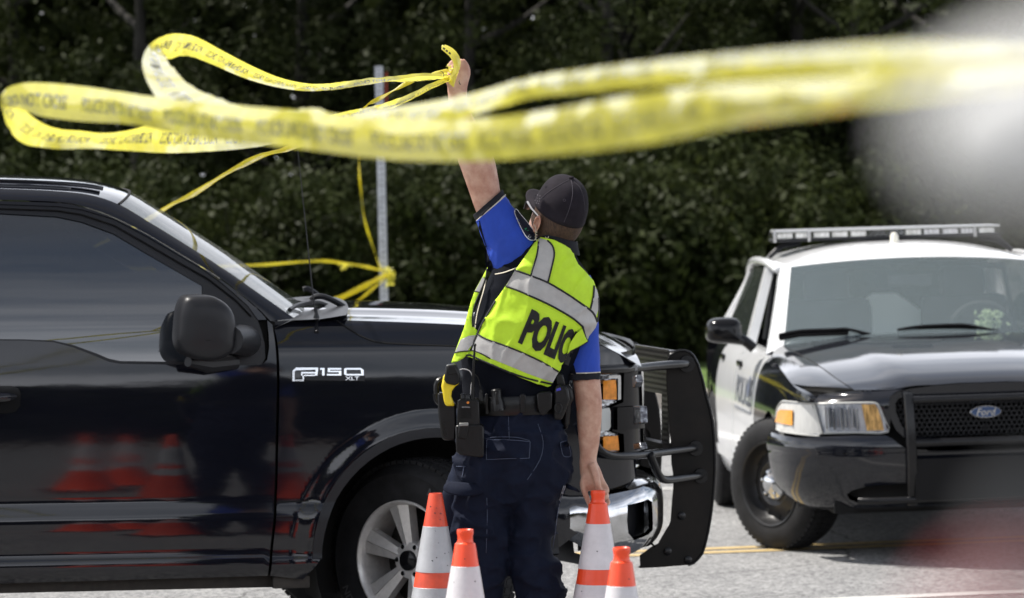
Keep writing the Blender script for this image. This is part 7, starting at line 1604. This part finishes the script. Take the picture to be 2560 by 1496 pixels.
def clump(c, sx_, sy_, Y, n, L, label, name='barrier_tape', dens_=1):
    mb = MB()
    for i in range(n):
        p = at(*D(c[0] + rnd.gauss(0, sx_), c[1] + rnd.gauss(0, sy_)), Y + rnd.gauss(0, 0.012 * Y / 14)); u = Vector((rnd.gauss(0, 1), rnd.gauss(0, 1), rnd.gauss(0, 1))).normalized(); v = u.orthogonal().normalized()
        w = L * rnd.uniform(0.5, 1.2); rws = []
        for q in range(5): a = -1 + q / 2; ctr = p + u * w * a + v * w * 0.5 * (1 - a * a); rws.append([ctr, ctr + v.cross(u) * w * 0.6])
        sheet(mb, rws)
    ob = mb.build(name, M_tape, None, smooth=180); tag(ob, label, 'tape knot'); return ob
clump((958, 678), 5, 9, 34.85, 34, 0.033, 'crumpled knot of yellow tape wrapped round the metal sign post', 'tape_knot')
clump((846, 656), 5, 3, 33.6, 9, 0.03, 'small yellow knot midway along the tape left of the sign post', 'tape_knot')
# bundle in the fist: folded strip standing up, crumpled mass below
fold = [row(1092, 112, 1086, 122, 14.15), row(1104, 117, 1096, 131, 14.14), row(1116, 125, 1107, 140, 14.13), row(1126, 138, 1113, 150, 14.12), row(1131, 152, 1116, 160, 14.12), row(1130, 170, 1115, 172, 14.12), row(1126, 184, 1110, 182, 14.12), row(1122, 196, 1104, 194, 14.12), row(1116, 207, 1104, 205, 14.12)]
ob = ribbon('tape_bundle', fold, None, width=0.024, text=False, seed=5, per=4); tag(ob, 'bunched end of yellow and black tape gripped in the raised fist', 'barrier tape')
ob2 = ribbon('folded_edge', [(r[0] + 3, r[1] - 2, r[2] + 9, r[3] + 1, r[4] + 0.008) for r in fold[:6]], None, width=0.018, text=False, seed=6, parent=ob)
mb = MB()
for i in range(4):
    x, y = D(1093 + i * 7.0 + (i > 2) * 2, 120.5 + i * 5.6 + (i > 2) * 2); q = [at(x + a, y + b, 14.115) for a, b in ((-2.2, -4.2), (2.8, -1.2), (1.6, 3.4), (-3.2, 0.6))]; mb.add(q, [[0, 1, 2, 3]])
mb.build('black_squares', M_ink, ob, smooth=None)
mb = MB()
for i in range(26):
    p = at(*D(1108 + rnd.gauss(0, 8), 182 + rnd.gauss(0, 9)), 14.12 + rnd.gauss(0, 0.008)); u = Vector((rnd.gauss(0, 1), rnd.gauss(0, .5), rnd.gauss(0, 1))).normalized(); v = u.orthogonal().normalized(); w = rnd.uniform(0.006, 0.014); rws = []
    for q in range(5): a = -1 + q / 2; ctr = p + u * w * a + v * w * 0.6 * (1 - a * a); rws.append([ctr, ctr + v.cross(u) * w * 0.5])
    sheet(mb, rws, 1 if i % 4 == 0 else 0)
mb.build('crumpled_folds', [M_tape, M_ink], ob, smooth=180)
# ================================================================ OUT-OF-FOCUS THINGS NEAR THE LENS
M_pale = mat('pale grey plastic', (0.68, 0.68, 0.66), 0.5)
mb = MB(); Yn = 0.85; rs = []
for x, r_ in ((2290, 20), (2310, 70), (2360, 120), (2440, 155), (2560, 185), (2800, 210), (3100, 210)):
    c = at(x, 335 - (x - 2400) * 0.12, Yn); rs.append([c + Vector((0, math.cos(t) * r_ / FPX * 0.8, math.sin(t) * r_ / FPX)) for t in [2 * math.pi * i / 32 for i in range(32)]])
mb.rings(rs); tag(mb.build('grey_shape', M_pale, None, smooth=180), 'large blurred pale grey rounded shape close to the lens at the upper right', 'blurred object')
M_redc = mat('red cord', (0.42, 0.05, 0.05), 0.6); M_pink = mat('pink cord core', (0.50, 0.33, 0.33), 0.6); M_dg = mat('dark grey strap', (0.08, 0.085, 0.09), 0.6)
mb = MB(); mb.tube(crom([at(x, y, 0.75) for x, y in ((2350, 1680), (2370, 1560), (2420, 1485), (2500, 1455), (2580, 1460), (2660, 1480))], 5), 0.0020, 14); rc = mb.build('red_cord', M_redc, None, smooth=180); tag(rc, 'blurred red and pink cord curving close to the lens at the lower right', 'blurred object')
mb = MB(); mb.tube(crom([at(x, y, 0.76) for x, y in ((2420, 1700), (2430, 1590), (2480, 1535), (2570, 1525))], 5), 0.0026, 14); mb.build('pink_core', M_pink, rc, smooth=180)
mb = MB(); mb.tube([at(2575, 1250, 0.8), at(2590, 1400, 0.8), at(2600, 1620, 0.8)], 0.0055, 14); tag(mb.build('grey_strap', M_dg, None, smooth=180), 'blurred dark grey strap at the right frame edge, bottom corner', 'blurred object')
